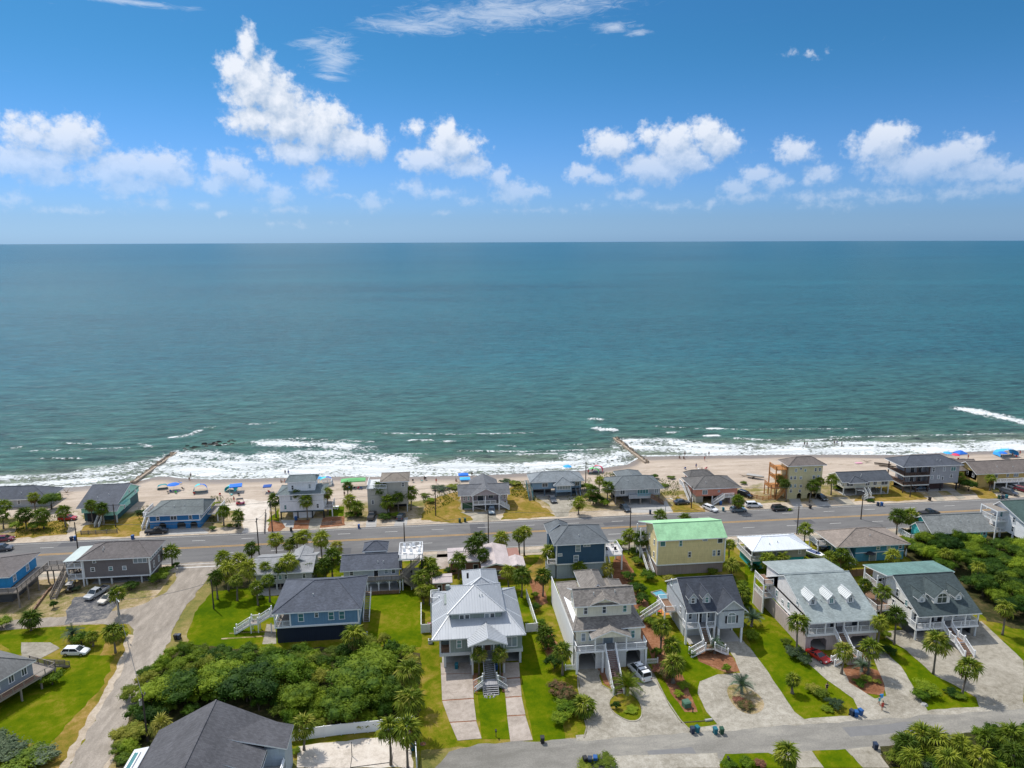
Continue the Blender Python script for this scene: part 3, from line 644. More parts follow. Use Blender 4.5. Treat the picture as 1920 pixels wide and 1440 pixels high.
# driveways
region('driveway',[(1083,1255),(1128,1250),(1122,1268),(1128,1285),(1152,1298),(1180,1290),(1185,1265),(1180,1238),(1208,1238),(1225,1265),(1250,1315),(1275,1352),(1300,1375),(1240,1380),(1095,1386),(1100,1375),(1090,1320)],GRAVEL,7,0.12)
region('driveway',[(1352,1200),(1392,1200),(1425,1240),(1460,1290),(1490,1335),(1520,1358),(1440,1372),(1350,1366),(1325,1335),(1308,1300),(1312,1278),(1345,1265),(1388,1262),(1378,1235)],GRAVEL,7,0.12)
region('driveway',[(1510,1240),(1545,1225),(1580,1250),(1592,1280),(1640,1310),(1662,1305),(1655,1275),(1640,1240),(1610,1210),(1640,1205),(1690,1250),(1740,1335),(1742,1348),(1620,1356),(1600,1310),(1550,1275)],GRAVEL,7,0.12)
region('driveway',[(1645,1185),(1700,1180),(1840,1165),(1920,1240),(1920,1335),(1860,1340),(1838,1332),(1830,1308),(1790,1285),(1750,1265),(1700,1220)],CONCRETE,7,0.1)
region('driveway',[(1150,1418),(1345,1412),(1350,1440),(1130,1440)],GRAVEL,10,0.1)
region('driveway',[(1485,1410),(1522,1408),(1545,1440),(1492,1440)],CONCRETE,10,0.1)
region('driveway',[(1588,1405),(1640,1400),(1668,1440),(1618,1440)],CONCRETE,10,0.1)
for pts,mt in (([(862,960),(930,960),(930,970),(940,976),(885,978),(888,970)],CONCRETE),([(1005,932),(1085,930),(1078,945),(1060,968),(1042,969),(1028,945)],CONCRETE),([(1032,940),(1064,938),(1066,968),(1044,970)],CONCRETE),
                ([(526,975),(552,975),(550,990),(535,988)],SLAB),([(582,972),(605,972),(598,992),(578,992)],CONCRETE),([(690,968),(708,966),(705,988),(685,990)],SLAB),([(745,972),(765,970),(762,988),(735,992)],SLAB),
                ([(1558,932),(1588,932),(1605,948),(1585,950)],CONCRETE),([(1735,922),(1758,920),(1772,938),(1758,940)],CONCRETE),([(1775,920),(1790,918),(1812,934),(1798,937)],CONCRETE),([(1478,935),(1500,935),(1505,952),(1490,953)],SLAB),([(1518,935),(1545,935),(1560,950),(1535,952)],SLAB),
                ([(1322,948),(1345,946),(1368,960),(1335,963)],CONCRETE),([(280,993),(378,990),(392,1000),(275,1004)],SLAB),([(1870,915),(1935,912),(1940,928),(1890,930)],CONCRETE),([(1165,945),(1250,940),(1262,960),(1175,962)],SLAB),
                ([(545,1115),(480,1118),(470,1090),(540,1085)],SLAB),([(820,1032),(842,1030),(842,1065),(815,1068)],PINKCON),([(740,1075),(640,1080),(640,1112),(750,1112)],SLAB),([(795,1065),(820,1060),(818,1095),(790,1095)],SCRUBSAND)):
    region('driveway',pts,mt,5,0.1)
region('driveway',[(140,1120),(215,1110),(225,1125),(200,1160),(120,1172),(128,1140)],DARKDRIVE,9,0.5)
region('patio',[(40,1205),(95,1205),(112,1216),(78,1234),(40,1240)],CONCRETE,9,0.1)
region('patio',[(492,1208),(500,1170),(516,1172),(518,1207)],CONCRETE,6,0.05)
region('sand_court',[(555,1440),(560,1400),(600,1393),(715,1382),(770,1378),(775,1440)],COURTSAND,9,0.25)
region('tyre_track',[(430,1187),(500,1183),(500,1185),(430,1189)],SCRUBSAND,6,0.08)
region('tyre_track',[(415,1197),(495,1192),(495,1194),(415,1199)],SCRUBSAND,6,0.08)
for r_ in ((-.2,116.5,13.9,124),(23.4,112.5,35.7,124),(46.4,118,56.6,126.8),(67.1,113.5,80.6,121),(90.1,115,101.7,121),(-78,157,-65,161),(-20,146.5,-9.5,149.5),(54,190,64,197),(28.5,200,42,204),(7,192,19,201),(-76.5,187.7,-64,193),(120.5,190,134.5,195.5),(141,190.5,157,197),(169,191,185,197)):
    region('carport_floor',rect(*r_),SLAB,7.5,0,px=False)
# slabs of the two concrete drives of the pale grey house: each slab a piece of its own
for polys in ([[(826,1243),(885,1242),(886,1262),(827,1264)],[(827,1265),(886,1263),(888,1309),(829,1313)],[(829,1315),(888,1311),(893,1351),(843,1354)],[(844,1356),(893,1353),(903,1385),(858,1389)]],
              [[(942,1243),(973,1242),(975,1270),(943,1272)],[(943,1274),(975,1272),(978,1305),(948,1307)],[(948,1309),(978,1307),(985,1340),(951,1342)],[(951,1344),(985,1342),(999,1388),(957,1391)]]):
    dw = None
    bx = [W(*p) for p in (polys[0][0],polys[0][1],polys[-1][2],polys[-1][3])]
    dw = region('concrete_driveway',[polys[0][0],polys[0][1]] + [q[1] for q in polys[:-1]] + [polys[-1][1],polys[-1][2],polys[-1][3]] + [q[3] for q in polys[::-1][1:]],MULCH,6,0.0)
    for q in polys: region('slab',q,PINKCON,0,0.0,parent=dw,raise_=0.06)
# raised planting islands with kerbs
def island(name,cx,cy,rx,ry,mt,kerb=True):
    x,y = W(cx,cy); mb = MB(); ring = []
    n_ = 40
    for i in range(n_):
        a = 2 * math.pi * i / n_; j = 1 + .05 * math.sin(3 * a + cx); ring.append((x + math.cos(a) * rx * j,y + math.sin(a) * ry * j))
    mb.face([(p[0],p[1],.06) for p in ring])
    o = struct(name,mb,mt)
    if kerb:
        kb = MB()
        for i in range(n_):
            p,q = ring[i],ring[(i + 1) % n_]; po = ((p[0] - x) * 1.05 + x,(p[1] - y) * 1.07 + y); qo = ((q[0] - x) * 1.05 + x,(q[1] - y) * 1.07 + y)
            kb.face([(p[0],p[1],.12),(po[0],po[1],.12),(qo[0],qo[1],.12),(q[0],q[1],.12)][::-1]); kb.face([(po[0],po[1],0),(qo[0],qo[1],0),(qo[0],qo[1],.12),(po[0],po[1],.12)]); kb.face([(p[0],p[1],0),(p[0],p[1],.12),(q[0],q[1],.12),(q[0],q[1],0)])
        part('kerb',kb,CONCRETE,o)
    return o
island('planting_island',1174,1325,2.5,3.5,LAWN2)
island('planting_island',1397,1311,2.7,3.9,SCRUBSAND,False)
def kerb_line(pts,w=0.18,h_=0.12):
    mb = MB(); P_ = [W(*p) for p in pts]
    for a,c in zip(P_[:-1],P_[1:]): mb.bar((a[0],a[1],h_ / 2),(c[0],c[1],h_ / 2),w,h_)
    return struct('kerb',mb,CONCRETE)
kerb_line([(1208,1238),(1226,1265),(1250,1313),(1275,1350),(1296,1372)])
kerb_line([(1083,1258),(1084,1290),(1092,1325),(1101,1360),(1095,1384)])
kerb_line([(1128,1250),(1122,1268),(1128,1285),(1150,1297)])
# ---------------- houses ----------------
WIN_CACHE = {}
def win_meshes(w,h_,style,fm,gm):
    key = (round(w,2),round(h_,2),style,fm.name,gm.name)
    if key in WIN_CACHE: return WIN_CACHE[key]
    f = MB(); t = 0.11; d_ = 0.07
    a,c = w / 2,h_
    if style == 'arch':
        f.box(-a,-d_,0,-a + t,0,c,0).box(a - t,-d_,0,a,0,c,0).box(-a,-d_,-t,a,0,0).box(-a,-d_,c - t / 2,a,0,c + t / 2)
        n_ = 10
        for i in range(n_):
            t0,t1 = math.pi * i / n_,math.pi * (i + 1) / n_
            q = [(math.cos(tt) * r_,c + math.sin(tt) * r_ * .8) for tt,r_ in ((t0,a),(t1,a),(t1,a - t),(t0,a - t))]
            f.face([(x,-d_,z) for x,z in q]); f.face([(q[0][0],-d_,q[0][1]),(q[0][0],0,q[0][1]),(q[1][0],0,q[1][1]),(q[1][0],-d_,q[1][1])])
        f.box(-.03,-d_ + .01,0,.03,0,c + a * .8)
        p_ = MB().box(-a + t,-.03,0,a - t,-.012,c); arc = [(math.cos(math.pi * i / n_) * (a - t),-.031,c + math.sin(math.pi * i / n_) * (a - t) * .8) for i in range(n_ + 1)]; p_.face(arc[::-1])
    else:
        f.box(-a,-d_,0,-a + t,0,c).box(a - t,-d_,0,a,0,c).box(-a + t,-d_,c - t,a - t,0,c).box(-a - .04,-d_ - .03,-.08,a + .04,0,0)
        if style in ('hung','wide'): f.box(-a + t,-.05,c / 2 - .03,a - t,0,c / 2 + .03)
        if style in ('double','wide'): f.box(-.04,-.055,0,.04,0,c - t)
        if style == 'strip':
            n_ = max(2,int(w / 0.8))
            for i in range(1,n_): f.box(-a + w * i / n_ - .04,-.055,0,-a + w * i / n_ + .04,0,c - t)
        p_ = MB().box(-a + t,-.03,0,a - t,-.012,c - t)
    WIN_CACHE[key] = (f.mesh('window',fm),p_.mesh('pane',gm)); return WIN_CACHE[key]
ROT = {'f': 0.0,'r': math.pi / 2,'b': math.pi,'l': -math.pi / 2}
def poly_lines(face,spacing,off=0.0):
    """upslope seam lines on a convex planar roof face"""
    P_ = [Vector(p) for p in face]; n_ = (P_[1] - P_[0]).cross(P_[2] - P_[0]).normalized()
    if n_.z < 0: n_ = -n_
    gx = abs(n_.x) > abs(n_.y); out = []
    ax = 1 if gx else 0
    lo,hi = min(p[ax] for p in P_),max(p[ax] for p in P_); c = math.ceil((lo + .05) / spacing) * spacing
    while c < hi - .05:
        hit = []
        for i in range(len(P_)):
            a,d_ = P_[i],P_[(i + 1) % len(P_)]
            if (a[ax] - c) * (d_[ax] - c) < 0: hit.append(a.lerp(d_,(c - a[ax]) / (d_[ax] - a[ax])))
        if len(hit) == 2 and (hit[0] - hit[1]).length > .2: out.append((hit[0] + n_ * .02,hit[1] + n_ * .02))
        c += spacing
    return out
class House:
    def __init__(s,label,loc,cat='house',name='house',rot=None,**kw):
        s.o = thing(name,label,cat,(loc[0],loc[1],0),**kw); s.wm = MB(); s.wmats = []; s.shade = None; s.frame = WHITE; s.rail_m = WHITE
    def _mi(s,m_):
        if m_ not in s.wmats: s.wmats.append(m_)
        return s.wmats.index(m_)
    def wall(s,x0,x1,y0,y1,z0,z1,m_):
        s.wm.box(x0,y0,z0,x1,y1,z1,s._mi(m_)); return s
    def corner(s,x0,x1,y0,y1,z0,z1,m_=None):
        """white corner boards and skirt"""
        m_ = m_ or WHITE; mb = MB(); w = .13
        for x in (x0,x1):
            for y in (y0,y1): mb.box(x - w,y - w,z0,x + w,y + w,z1)
        mb.box(x0 - .05,y0 - .05,z0 - .22,x1 + .05,y0 + .02,z0 + .06); mb.box(x0 - .05,y0 + .02,z0 - .22,x0 + .02,y1,z0 + .06); mb.box(x1 - .02,y0 + .02,z0 - .22,x1 + .05,y1,z0 + .06)
        part('trim_board',mb,m_,s.o); return s
    def done(s):
        if s.wm.v: part('wall',s.wm,s.wmats,s.o)
        return s.o
    def loops(s,loops,m_,t=.22,fm=None,seams=0,name='roof',caps=True):
        mb = MB(); key = lambda p: tuple(round(c,3) for c in p); edges = {}
        for L in loops:
            P_ = [Vector(p) for p in L]; n_ = (P_[1] - P_[0]).cross(P_[2] - P_[0])
            L = list(L) if n_.z >= 0 else list(L)[::-1]
            mb.face(L,0); mb.face([(p[0],p[1],p[2] - t) for p in reversed(L)],1)
            for i in range(len(L)):
                a,c = key(L[i]),key(L[(i + 1) % len(L)])
                if (c,a) in edges: edges[(c,a)] = None; edges[(a,c)] = None
                else: edges[(a,c)] = (L[i],L[(i + 1) % len(L)])
        for e_ in edges.values():
            if e_: a,c = e_; mb.face([(a[0],a[1],a[2] - t),(c[0],c[1],c[2] - t),c,a],1)
        ro = part(name,mb,[m_,fm or s.frame],s.o)
        if caps:
            for (a,c),e_ in edges.items():
                if e_ is None and a < c and (Vector(a) - Vector(c)).length > .5: part('ridge_cap',MB().bar(Vector(a) + Vector((0,0,.03)),Vector(c) + Vector((0,0,.03)),.24,.07),m_,ro)
        if seams:
            sb = MB()
            for L in loops:
                for a,c in poly_lines(L,seams): sb.bar(a,c,.05,.07)
            if sb.v: part('standing_seam',sb,m_,ro,kind='stuff')
        return ro
    def roof(s,x0,x1,y0,y1,ze,zr,ax='x',i0=0.0,i1=0.0,m_=None,t=.22,fm=None,gw=None,o=.5,mid=None,seams=0,name='roof',vents=0):
        if ax == 'x':
            ym = (y0 + y1) / 2 if mid is None else mid
            A,B_,Cc,D = (x0,y0,ze),(x1,y0,ze),(x1,y1,ze),(x0,y1,ze); r0,r1 = (x0 + i0,ym,zr),(x1 - i1,ym,zr)
            L = [[A,B_,r1,r0] if r1[0] - r0[0] > .05 else [A,B_,r0],[Cc,D,r0,r1] if r1[0] - r0[0] > .05 else [Cc,D,r0]]
            if i0 > 0: L.append([D,A,r0])
            if i1 > 0: L.append([B_,Cc,r1 if r1[0] - r0[0] > .05 else r0])
        else:
            xm = (x0 + x1) / 2 if mid is None else mid
            A,B_,Cc,D = (x0,y0,ze),(x1,y0,ze),(x1,y1,ze),(x0,y1,ze); r0,r1 = (xm,y0 + i0,zr),(xm,y1 - i1,zr)
            big = r1[1] - r0[1] > .05
            L = [[D,A,r0,r1] if big else [D,A,r0],[B_,Cc,r1,r0] if big else [B_,Cc,r0]]
            if i0 > 0: L.append([A,B_,r0])
            if i1 > 0: L.append([Cc,D,r1 if big else r0])
        ro = s.loops(L,m_,t,fm,seams,name)
        if gw is not None:                    # gable end walls under the roof
            k_ = s._mi(gw)
            if ax == 'x':
                za = ze + (zr - ze) * o / (ym - y0) - t; zb = ze + (zr - ze) * o / (y1 - ym) - t
                for xx,ii,sg in ((x0 + o,i0,1),(x1 - o,i1,-1)):
                    if ii == 0:
                        tri = [(y0 + o,za),(ym,zr - t - .02),(y1 - o,zb)]
                        for xa in (xx,xx + sg * .15): s.wm.face([(xa,y_,z_) for y_,z_ in tri],k_)
            else:
                za = ze + (zr - ze) * o / (xm - x0) - t; zb = ze + (zr - ze) * o / (x1 - xm) - t
                for yy,ii,sg in ((y0 + o,i0,1),(y1 - o,i1,-1)):
                    if ii == 0:
                        tri = [(x0 + o,za),(xm,zr - t - .02),(x1 - o,zb)]
                        for ya in (yy,yy + sg * .15): s.wm.face([(x_,ya,z_) for x_,z_ in tri],k_)
        for q in range(vents or (2 if ax == 'x' and (x1 - x0) * (y1 - y0) > 80 else 0)):
            rr_ = random.Random(int(x0 * 7 + q * 13)); fx = rr_.uniform(.3,.7); v_ = MB()
            px_,py_ = x0 + (x1 - x0) * fx,y0 + (y1 - y0) * rr_.uniform(.2,.32)
            zz_ = ze + (zr - ze) * (((py_ - y0) / ((ym if ax == 'x' else (y0 + y1) / 2) - y0)) if ax == 'x' else min(px_ - x0,x1 - px_) / ((x1 - x0) / 2))
            v_.tube((px_,py_,zz_ - .1),(px_,py_,zz_ + .4),.09,n=8); part('roof_vent',v_,PALE_TRIM,s.o)
        return ro
    def win(s,side,at,along,z0,w=1.0,h_=1.5,style='hung',gm=None,fm=None,name='window',shut=None):
        """window on a wall: side f(ront)/l/r/b, `at` the wall's plane, `along` the position on it"""
        gm = gm or (GLASS,GLASS,GLASS_BLIND,GLASS_TEAL,GLASS)[int(abs(along * 7.3 + z0 * 3.1)) % 5]; fme,pme = win_meshes(w,h_,style,fm or s.frame,gm)
        L = s.o.location
        loc = (along - L.x,at - L.y,z0) if side in 'fb' else (at - L.x,along - L.y,z0)
        f = link(name,fme,s.o,loc,(0,0,ROT[side])); link('pane',pme,f)
        if shut:
            for sg in (-1,1):
                link('shutter',s_shutter(h_,shut),f,(sg * (w / 2 + .22),0,0))
    def door(s,side,at,along,z0,w=1.0,h_=2.1,m_=None):
        mb = MB().box(-w / 2,-.05,0,w / 2,0,h_); L = s.o.location
        loc = (along - L.x,at - L.y,z0) if side in 'fb' else (at - L.x,along - L.y,z0)
        d_ = link('door',mb.mesh('door',m_ or DARK),s.o,loc,(0,0,ROT[side]))
        fr = MB().box(-w / 2 - .12,-.08,0,-w / 2,0,h_ + .12).box(w / 2,-.08,0,w / 2 + .12,0,h_ + .12).box(-w / 2,-.08,h_,w / 2,0,h_ + .12)
        link('door_frame',fr.mesh('door_frame',s.frame),d_)
        link('handle',MB().box(w / 2 - .16,-.1,1.0,w / 2 - .1,-.05,1.12).mesh('handle',PALE_TRIM),d_)
    def posts(s,pts,z0,z1,r=.13,m_=None,name='post',brace=False):
        for x,y in pts:
            part(name,MB().box(x - r,y - r,z0,x + r,y + r,z1),m_ or s.rail_m,s.o)
    def rail(s,path,z,h_=1.0,m_=None,bal=True,newel=False):
        """railing along a path of (x, y) or (x, y, z) points"""
        m_ = m_ or s.rail_m; mb = MB(); bb = MB()
        P_ = [Vector((p[0],p[1],p[2] if len(p) > 2 else z)) for p in path]; up = Vector((0,0,1))
        for a,c in zip(P_[:-1],P_[1:]):
            d_ = c - a; L = d_.length
            mb.bar(a + up * h_,c + up * h_,.11,.07); mb.bar(a + up * .12,c + up * .12,.05,.06)
            n_ = max(1,int(round(L / 1.8)))
            for i in range(n_ + 1):
                q = a + d_ * i / n_; mb.box(q.x - .055,q.y - .055,q.z - .05,q.x + .055,q.y + .055,q.z + h_ + .06)
            if bal:
                n2 = int(L / .17)
                for i in range(1,n2):
                    q = a + d_ * i / n2; bb.box(q.x - .022,q.y - .022,q.z + .12,q.x + .022,q.y + .022,q.z + h_)
        ro = part('railing',mb,m_,s.o)
        if bb.v: part('balusters',bb,m_,ro,kind='stuff')
        if newel:
            for q in (P_[0],P_[-1]):
                part('newel_post',MB().box(q.x - .11,q.y - .11,q.z - .1,q.x + .11,q.y + .11,q.z + h_ + .35),m_,s.o)
        return ro
    def deck(s,x0,x1,y0,y1,z,t=.28,m_=None,fm=None,name='deck'):
        mb = MB().box(x0 + .02,y0 + .02,z - .06,x1 - .02,y1 - .02,z,0).box(x0,y0,z - t,x1,y0 + .02,z + .01,1).box(x0,y1 - .02,z - t,x1,y1,z + .01,1).box(x0,y0 + .02,z - t,x0 + .02,y1 - .02,z + .01,1).box(x1 - .02,y0 + .02,z - t,x1,y1 - .02,z + .01,1).box(x0 + .03,y0 + .03,z - t + .02,x1 - .03,y1 - .03,z - .07,1)
        return part(name,mb,[m_ or PINE,fm or s.rail_m],s.o)
    def stair(s,x,y,z,dx,dy,w,zb=0.05,run=.28,m_=None,rails=True,rm=None,newel=False,closed=None):
        """flight that starts at the middle of its top edge (x, y, z) and goes down along (dx, dy)"""
        m_ = m_ or PINE; n_ = max(2,int(round((z - zb) / .19))); ri = (z - zb) / n_; L = s.o.location
        st = MB().box(-run / 2 - .01,-w / 2,-.05,run / 2 + .01,w / 2,0).mesh('step',m_); ang = math.atan2(dy,dx)
        for i in range(n_):
            q = (i + .5) * run; zz_ = z - ri * (i + 1) if False else z - ri * i - ri
            link('step',st,s.o,(x + dx * q - L.x,y + dy * q - L.y,zz_ + .0),(0,0,ang))
        end = n_ * run; px_,py_ = -dy,dx; mb = MB()
        for sg in (-1,1):
            a = Vector((x + px_ * sg * w / 2,y + py_ * sg * w / 2,z - .2)); c = Vector((a.x + dx * end,a.y + dy * end,zb - .02)); part('stringer',MB().bar(a,c,.07,.3),rm or s.rail_m,s.o)
            if rails:
                s.rail([(a.x,a.y,z),(c.x,c.y,zb + .05)],0,.95,rm,newel=newel)
        if closed:
            cb = MB()
            for sg in (-1,1):
                a = (x + px_ * sg * (w / 2 - .05),y + py_ * sg * (w / 2 - .05)); e_ = (a[0] + dx * end,a[1] + dy * end)
                cb.face([(a[0],a[1],0),(e_[0],e_[1],0),(a[0],a[1],z - .15)])
            part('stair_side',cb,closed,s.o)
        return x + dx * end,y + dy * end
    def dormer(s,xc,yf,zb,w,wh,rise,back,wall_m,roof_m,win=(0.8,1.1,'hung'),seams=0,shade=.25,fm=None):
        """gabled dormer: front at y=yf, walls from zb (inside the slope) up to zb+wh"""
        s.wall(xc - w / 2,xc + w / 2,yf,yf + back * .8,zb,zb + wh,wall_m)
        z_ = zb + wh; k_ = s._mi(wall_m); s.wm.face([(xc - w / 2,yf - .001,z_),(xc + w / 2,yf - .001,z_),(xc,yf - .001,z_ + rise)],k_)
        e = .25; y0,y1 = yf - .3,yf + back; zz_ = z_ - rise * e / (w / 2)
        s.loops([[(xc - w / 2 - e,y1,zz_),(xc - w / 2 - e,y0,zz_),(xc,y0,z_ + rise),(xc,y1,z_ + rise)],[(xc + w / 2 + e,y0,zz_),(xc + w / 2 + e,y1,zz_),(xc,y1,z_ + rise),(xc,y0,z_ + rise)]],roof_m,.12,fm,seams,'dormer_roof')
        if win: s.win('f',yf - .002,xc,zb + wh - win[1] - (.1 if win[2] != 'arch' else .1),win[0],win[1],win[2])
SHUT = {}
def s_shutter(h_,m_):
    k_ = (round(h_,2),m_.name)
    if k_ not in SHUT: SHUT[k_] = MB().box(-.17,-.05,0,.17,0,h_).mesh('shutter',m_)
    return SHUT[k_]
def ac_unit(x,y,z=0.0,label=''):
    t = thing('air_conditioner',label,'air conditioner',(x,y,z))
    link('casing',MB().box(-.4,-.4,0,.4,.4,.8).mesh('casing',PALE_TRIM),t); link('fan_grille',MB().tube((0,0,.8),(0,0,.84),.33,n=16).mesh('fan_grille',DARK),t)
def archwall(s,x0,x1,y,z0,z1,gaps,m_,t=.2):
    """wall in the plane y with chamfered openings ((a, b, height), ...) from z0"""
    k_ = s._mi(m_); cur = x0
    for a,c,hh in gaps:
        s.wm.box(cur,y,z0,a,y + t,z1,k_); s.wm.box(a,y,hh,c,y + t,z1,k_); q = .45
        for sx0,sx1 in ((a,a + q),(c,c - q)):
            for yy in (y,y + t): s.wm.face([(sx0,yy,hh),(sx1,yy,hh),(sx0,yy,hh - q)],k_)
        cur = c
    s.wm.box(cur,y,z0,x1,y + t,z1,k_)

# ===== front row =====
# -- pale grey standing-seam house in the middle
GM = metal_roof('pale_grey_metal_roof',(0.40,0.42,0.44)); SAGE = siding('sage_grey_siding',(0.25,0.30,0.275),True,.3)
h = House('large raised house with pale grey metal hip roofs, sage siding and a long central stair',(7,122)); BX = PALE_TRIM
h.rail_m = PALE_TRIM
h.wall(-.3,1.4,118.5,131,2.9,6.0,SAGE); h.wall(1.4,14.2,115.7,131,2.9,6.0,SAGE)
h.wall(1.6,10.7,118.9,128.5,6.0,8.9,SAGE)
h.wall(4.8,10.6,128.5,133.6,6.0,9.2,SAGE)
h.deck(-.6,1.4,115.7,118.5,2.95,m_=BROWNWOOD,fm=PALE_TRIM,name='screened_porch_floor')
h.posts([(-.45,115.85),(-.45,118.2),(1.25,115.85)],2.95,5.9,.12); h.rail([(-.45,115.9),(1.2,115.9)],2.95,.9,BROWNWOOD)
mb = MB().box(-.62,115.6,2.35,14.35,115.78,2.98).box(-.62,115.78,2.35,-.5,131.1,2.98).box(14.2,115.78,2.35,14.35,131.1,2.98).box(-.6,115.8,2.6,14.2,131,2.7); part('band_board',mb,PALE_TRIM,h.o)
h.posts([(.3,116.0),(13.9,116.0),(5.0,116.2),(10.8,116.2),(-.3,121),(13.9,121),(-.3,127),(13.9,127)],0,2.4,.2,PALE_TRIM,'pile')
h.wall(-.3,14.0,124.0,124.2,0,2.6,SAGE); h.wall(4.7,4.9,117.5,124,0,2.6,SAGE); h.wall(10.6,10.8,117.5,124,0,2.6,SAGE); h.wall(13.8,14.0,116.5,124,0,2.35,SAGE); h.wall(.1,.25,119.5,124,0,2.35,SAGE)
h.loops([[(-1.9,114.9,6.1),(14.8,114.9,6.1),(11.2,121.0,8.45),(2.0,121.0,8.45)],[(14.8,114.9,6.1),(14.8,132.8,6.1),(11.2,127.0,8.45),(11.2,121.0,8.45)],
         [(14.8,132.8,6.1),(-1.9,132.8,6.1),(2.0,127.0,8.45),(11.2,127.0,8.45)],[(-1.9,132.8,6.1),(-1.9,114.9,6.1),(2.0,121.0,8.45),(2.0,127.0,8.45)]],GM,.2,PALE_TRIM,.5)
h.roof(.9,11.5,118.3,129.3,9.0,11.6,'x',5.2,5.2,GM,.2,PALE_TRIM,seams=.5)
h.roof(4.2,11.2,126.5,135.2,9.1,10.9,'y',2,3.4,GM,.2,PALE_TRIM,seams=.5)
h.loops([[(-.4,124.0,6.9),(2.6,124.0,9.1),(2.6,128.4,9.1),(-.4,128.4,6.9)]],GM,.15,PALE_TRIM,.5); h.wall(.5,2.5,124.3,128,6.4,7.9,SAGE)
for x_ in (4.0,8.6): h.win('f',118.89,x_ - .45,7.55,.95,.95,'frame'); h.win('f',118.89,x_ + .55,7.55,.95,.95,'frame')
h.win('f',115.69,2.9,3.9,.95,1.5,'hung'); h.win('f',115.69,12.35,3.5,2.0,1.9,'double',GLASS_BLIND)
for y_ in (119,122.5,126): h.win('r',14.21,y_,3.9,1.0,1.5); h.win('l',-.31,y_ + 1.5,3.9,1.0,1.5)
# porch with its own gable
h.deck(4.9,10.9,112.9,115.7,2.95,m_=GREYWOOD,fm=PALE_TRIM,name='porch_floor'); h.posts([(5.1,113.1),(6.9,113.1),(8.9,113.1),(10.7,113.1)],2.95,5.9,.13)
h.roof(4.3,11.3,112.3,119.5,5.95,7.3,'y',0,.0,GM,.18,PALE_TRIM,gw=PALE_TRIM,o=.35,seams=.5)
h.posts([(5.1,113.1),(10.7,113.1)],0,2.7,.15,PALE_TRIM,'pile'); h.door('f',115.69,8.0,2.95,1.1,2.2,BROWNWOOD); h.win('f',115.69,6.0,3.9,1.2,1.3,'double'); h.win('f',115.69,10.0,3.3,.8,1.9,'frame')
h.rail([(5.1,113.05),(6.9,113.05)],2.95,.9,GREYWOOD); h.rail([(8.9,113.05),(10.7,113.05)],2.95,.9,GREYWOOD)
h.stair(7.9,112.9,2.95,0,-1,1.9,1.0,.3,GREYWOOD,False,GREYWOOD)
h.deck(6.7,9.1,108.4,109.9,1.0,m_=GREYWOOD,fm=GREYWOOD,name='landing'); h.stair(7.9,108.4,1.0,0,-1,2.6,.05,.3,GREYWOOD,False,GREYWOOD)
for sg in (-1,1):
    x_ = 7.9 + sg * 1.2
    h.rail([(7.9 + sg * .95,112.9,2.95),(7.9 + sg * .95,109.9,1.15)],0,.9,GREYWOOD); h.rail([(x_,109.9),(x_ + sg * .2,109.0)],1.0,.95,PALE_TRIM,newel=True)
    h.stair(x_,109.0,1.0,sg,0,1.2,.05,.3,GREYWOOD,False,GREYWOOD); h.rail([(x_ + sg * .1,108.4,1.0),(x_ + sg * 1.6,107.9,.1)],0,.9,PALE_TRIM); h.rail([(x_,109.8,1.0),(x_ + sg * 1.6,109.9,.1)],0,.9,PALE_TRIM)
h.deck(-2.2,-.4,128.5,131.8,6.0,m_=PINE,fm=WHITE,name='balcony'); h.rail([(-.5,128.6),(-2.1,128.6),(-2.1,131.7),(-.5,131.7)],6.0,1.0,WHITE,newel=True); h.posts([(-2.1,128.6),(-2.1,131.7)],0,6,.12,WHITE)
h.wall(.9,1.6,127.2,127.9,7.0,10.0,SAGE); part('chimney_cap',MB().box(4.9,127.5,11.2,5.3,127.9,12.2),DARK,h.o)
h.done()

# -- blue house with dark hip roof
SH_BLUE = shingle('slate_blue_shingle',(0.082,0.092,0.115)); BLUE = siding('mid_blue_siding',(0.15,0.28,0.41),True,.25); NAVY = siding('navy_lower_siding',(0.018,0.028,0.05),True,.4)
h = House('blue boarded house on a dark navy ground floor under a slate hip roof',(-24,133)); h.rail_m = WHITE
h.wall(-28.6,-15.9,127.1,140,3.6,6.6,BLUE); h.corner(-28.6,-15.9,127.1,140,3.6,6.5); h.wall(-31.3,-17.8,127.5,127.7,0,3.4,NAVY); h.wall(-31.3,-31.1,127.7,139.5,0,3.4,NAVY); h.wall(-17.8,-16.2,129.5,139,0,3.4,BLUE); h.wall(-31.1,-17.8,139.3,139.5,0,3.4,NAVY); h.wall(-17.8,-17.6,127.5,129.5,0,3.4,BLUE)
h.deck(-31.6,-28.6,127.1,138,3.6,m_=PINE); h.posts([(-31.5,127.3),(-31.5,131),(-31.5,134.6),(-31.5,137.8)],3.6,6.4,.12); h.rail([(-31.5,127.3),(-28.7,127.3)],3.6); h.rail([(-31.5,127.3),(-31.5,131.6)],3.6); h.rail([(-31.5,133.2),(-31.5,137.8)],3.6)
mb = MB().box(-31.6,127.0,3.3,-15.8,127.1,3.6).box(-28.6,127.1,3.3,-15.9,140,3.6); part('band_board',mb,WHITE,h.o)
h.roof(-31.9,-15.2,126.6,140.6,6.6,9.6,'x',7.0,5.2,SH_BLUE,vents=1)
for x_,w_,hh,g_ in ((-26.6,1.1,1.6,GLASS_TEAL),(-23.7,.8,.9,GLASS),(-21.0,1.1,1.6,GLASS_TEAL),(-19.0,1.1,1.6,GLASS_TEAL)): h.win('f',127.09,x_,5.9 - hh + .2,w_,hh,'hung',g_)
for y_ in (130,133.5,137): h.win('r',-15.89,y_,4.4,1.0,1.5)
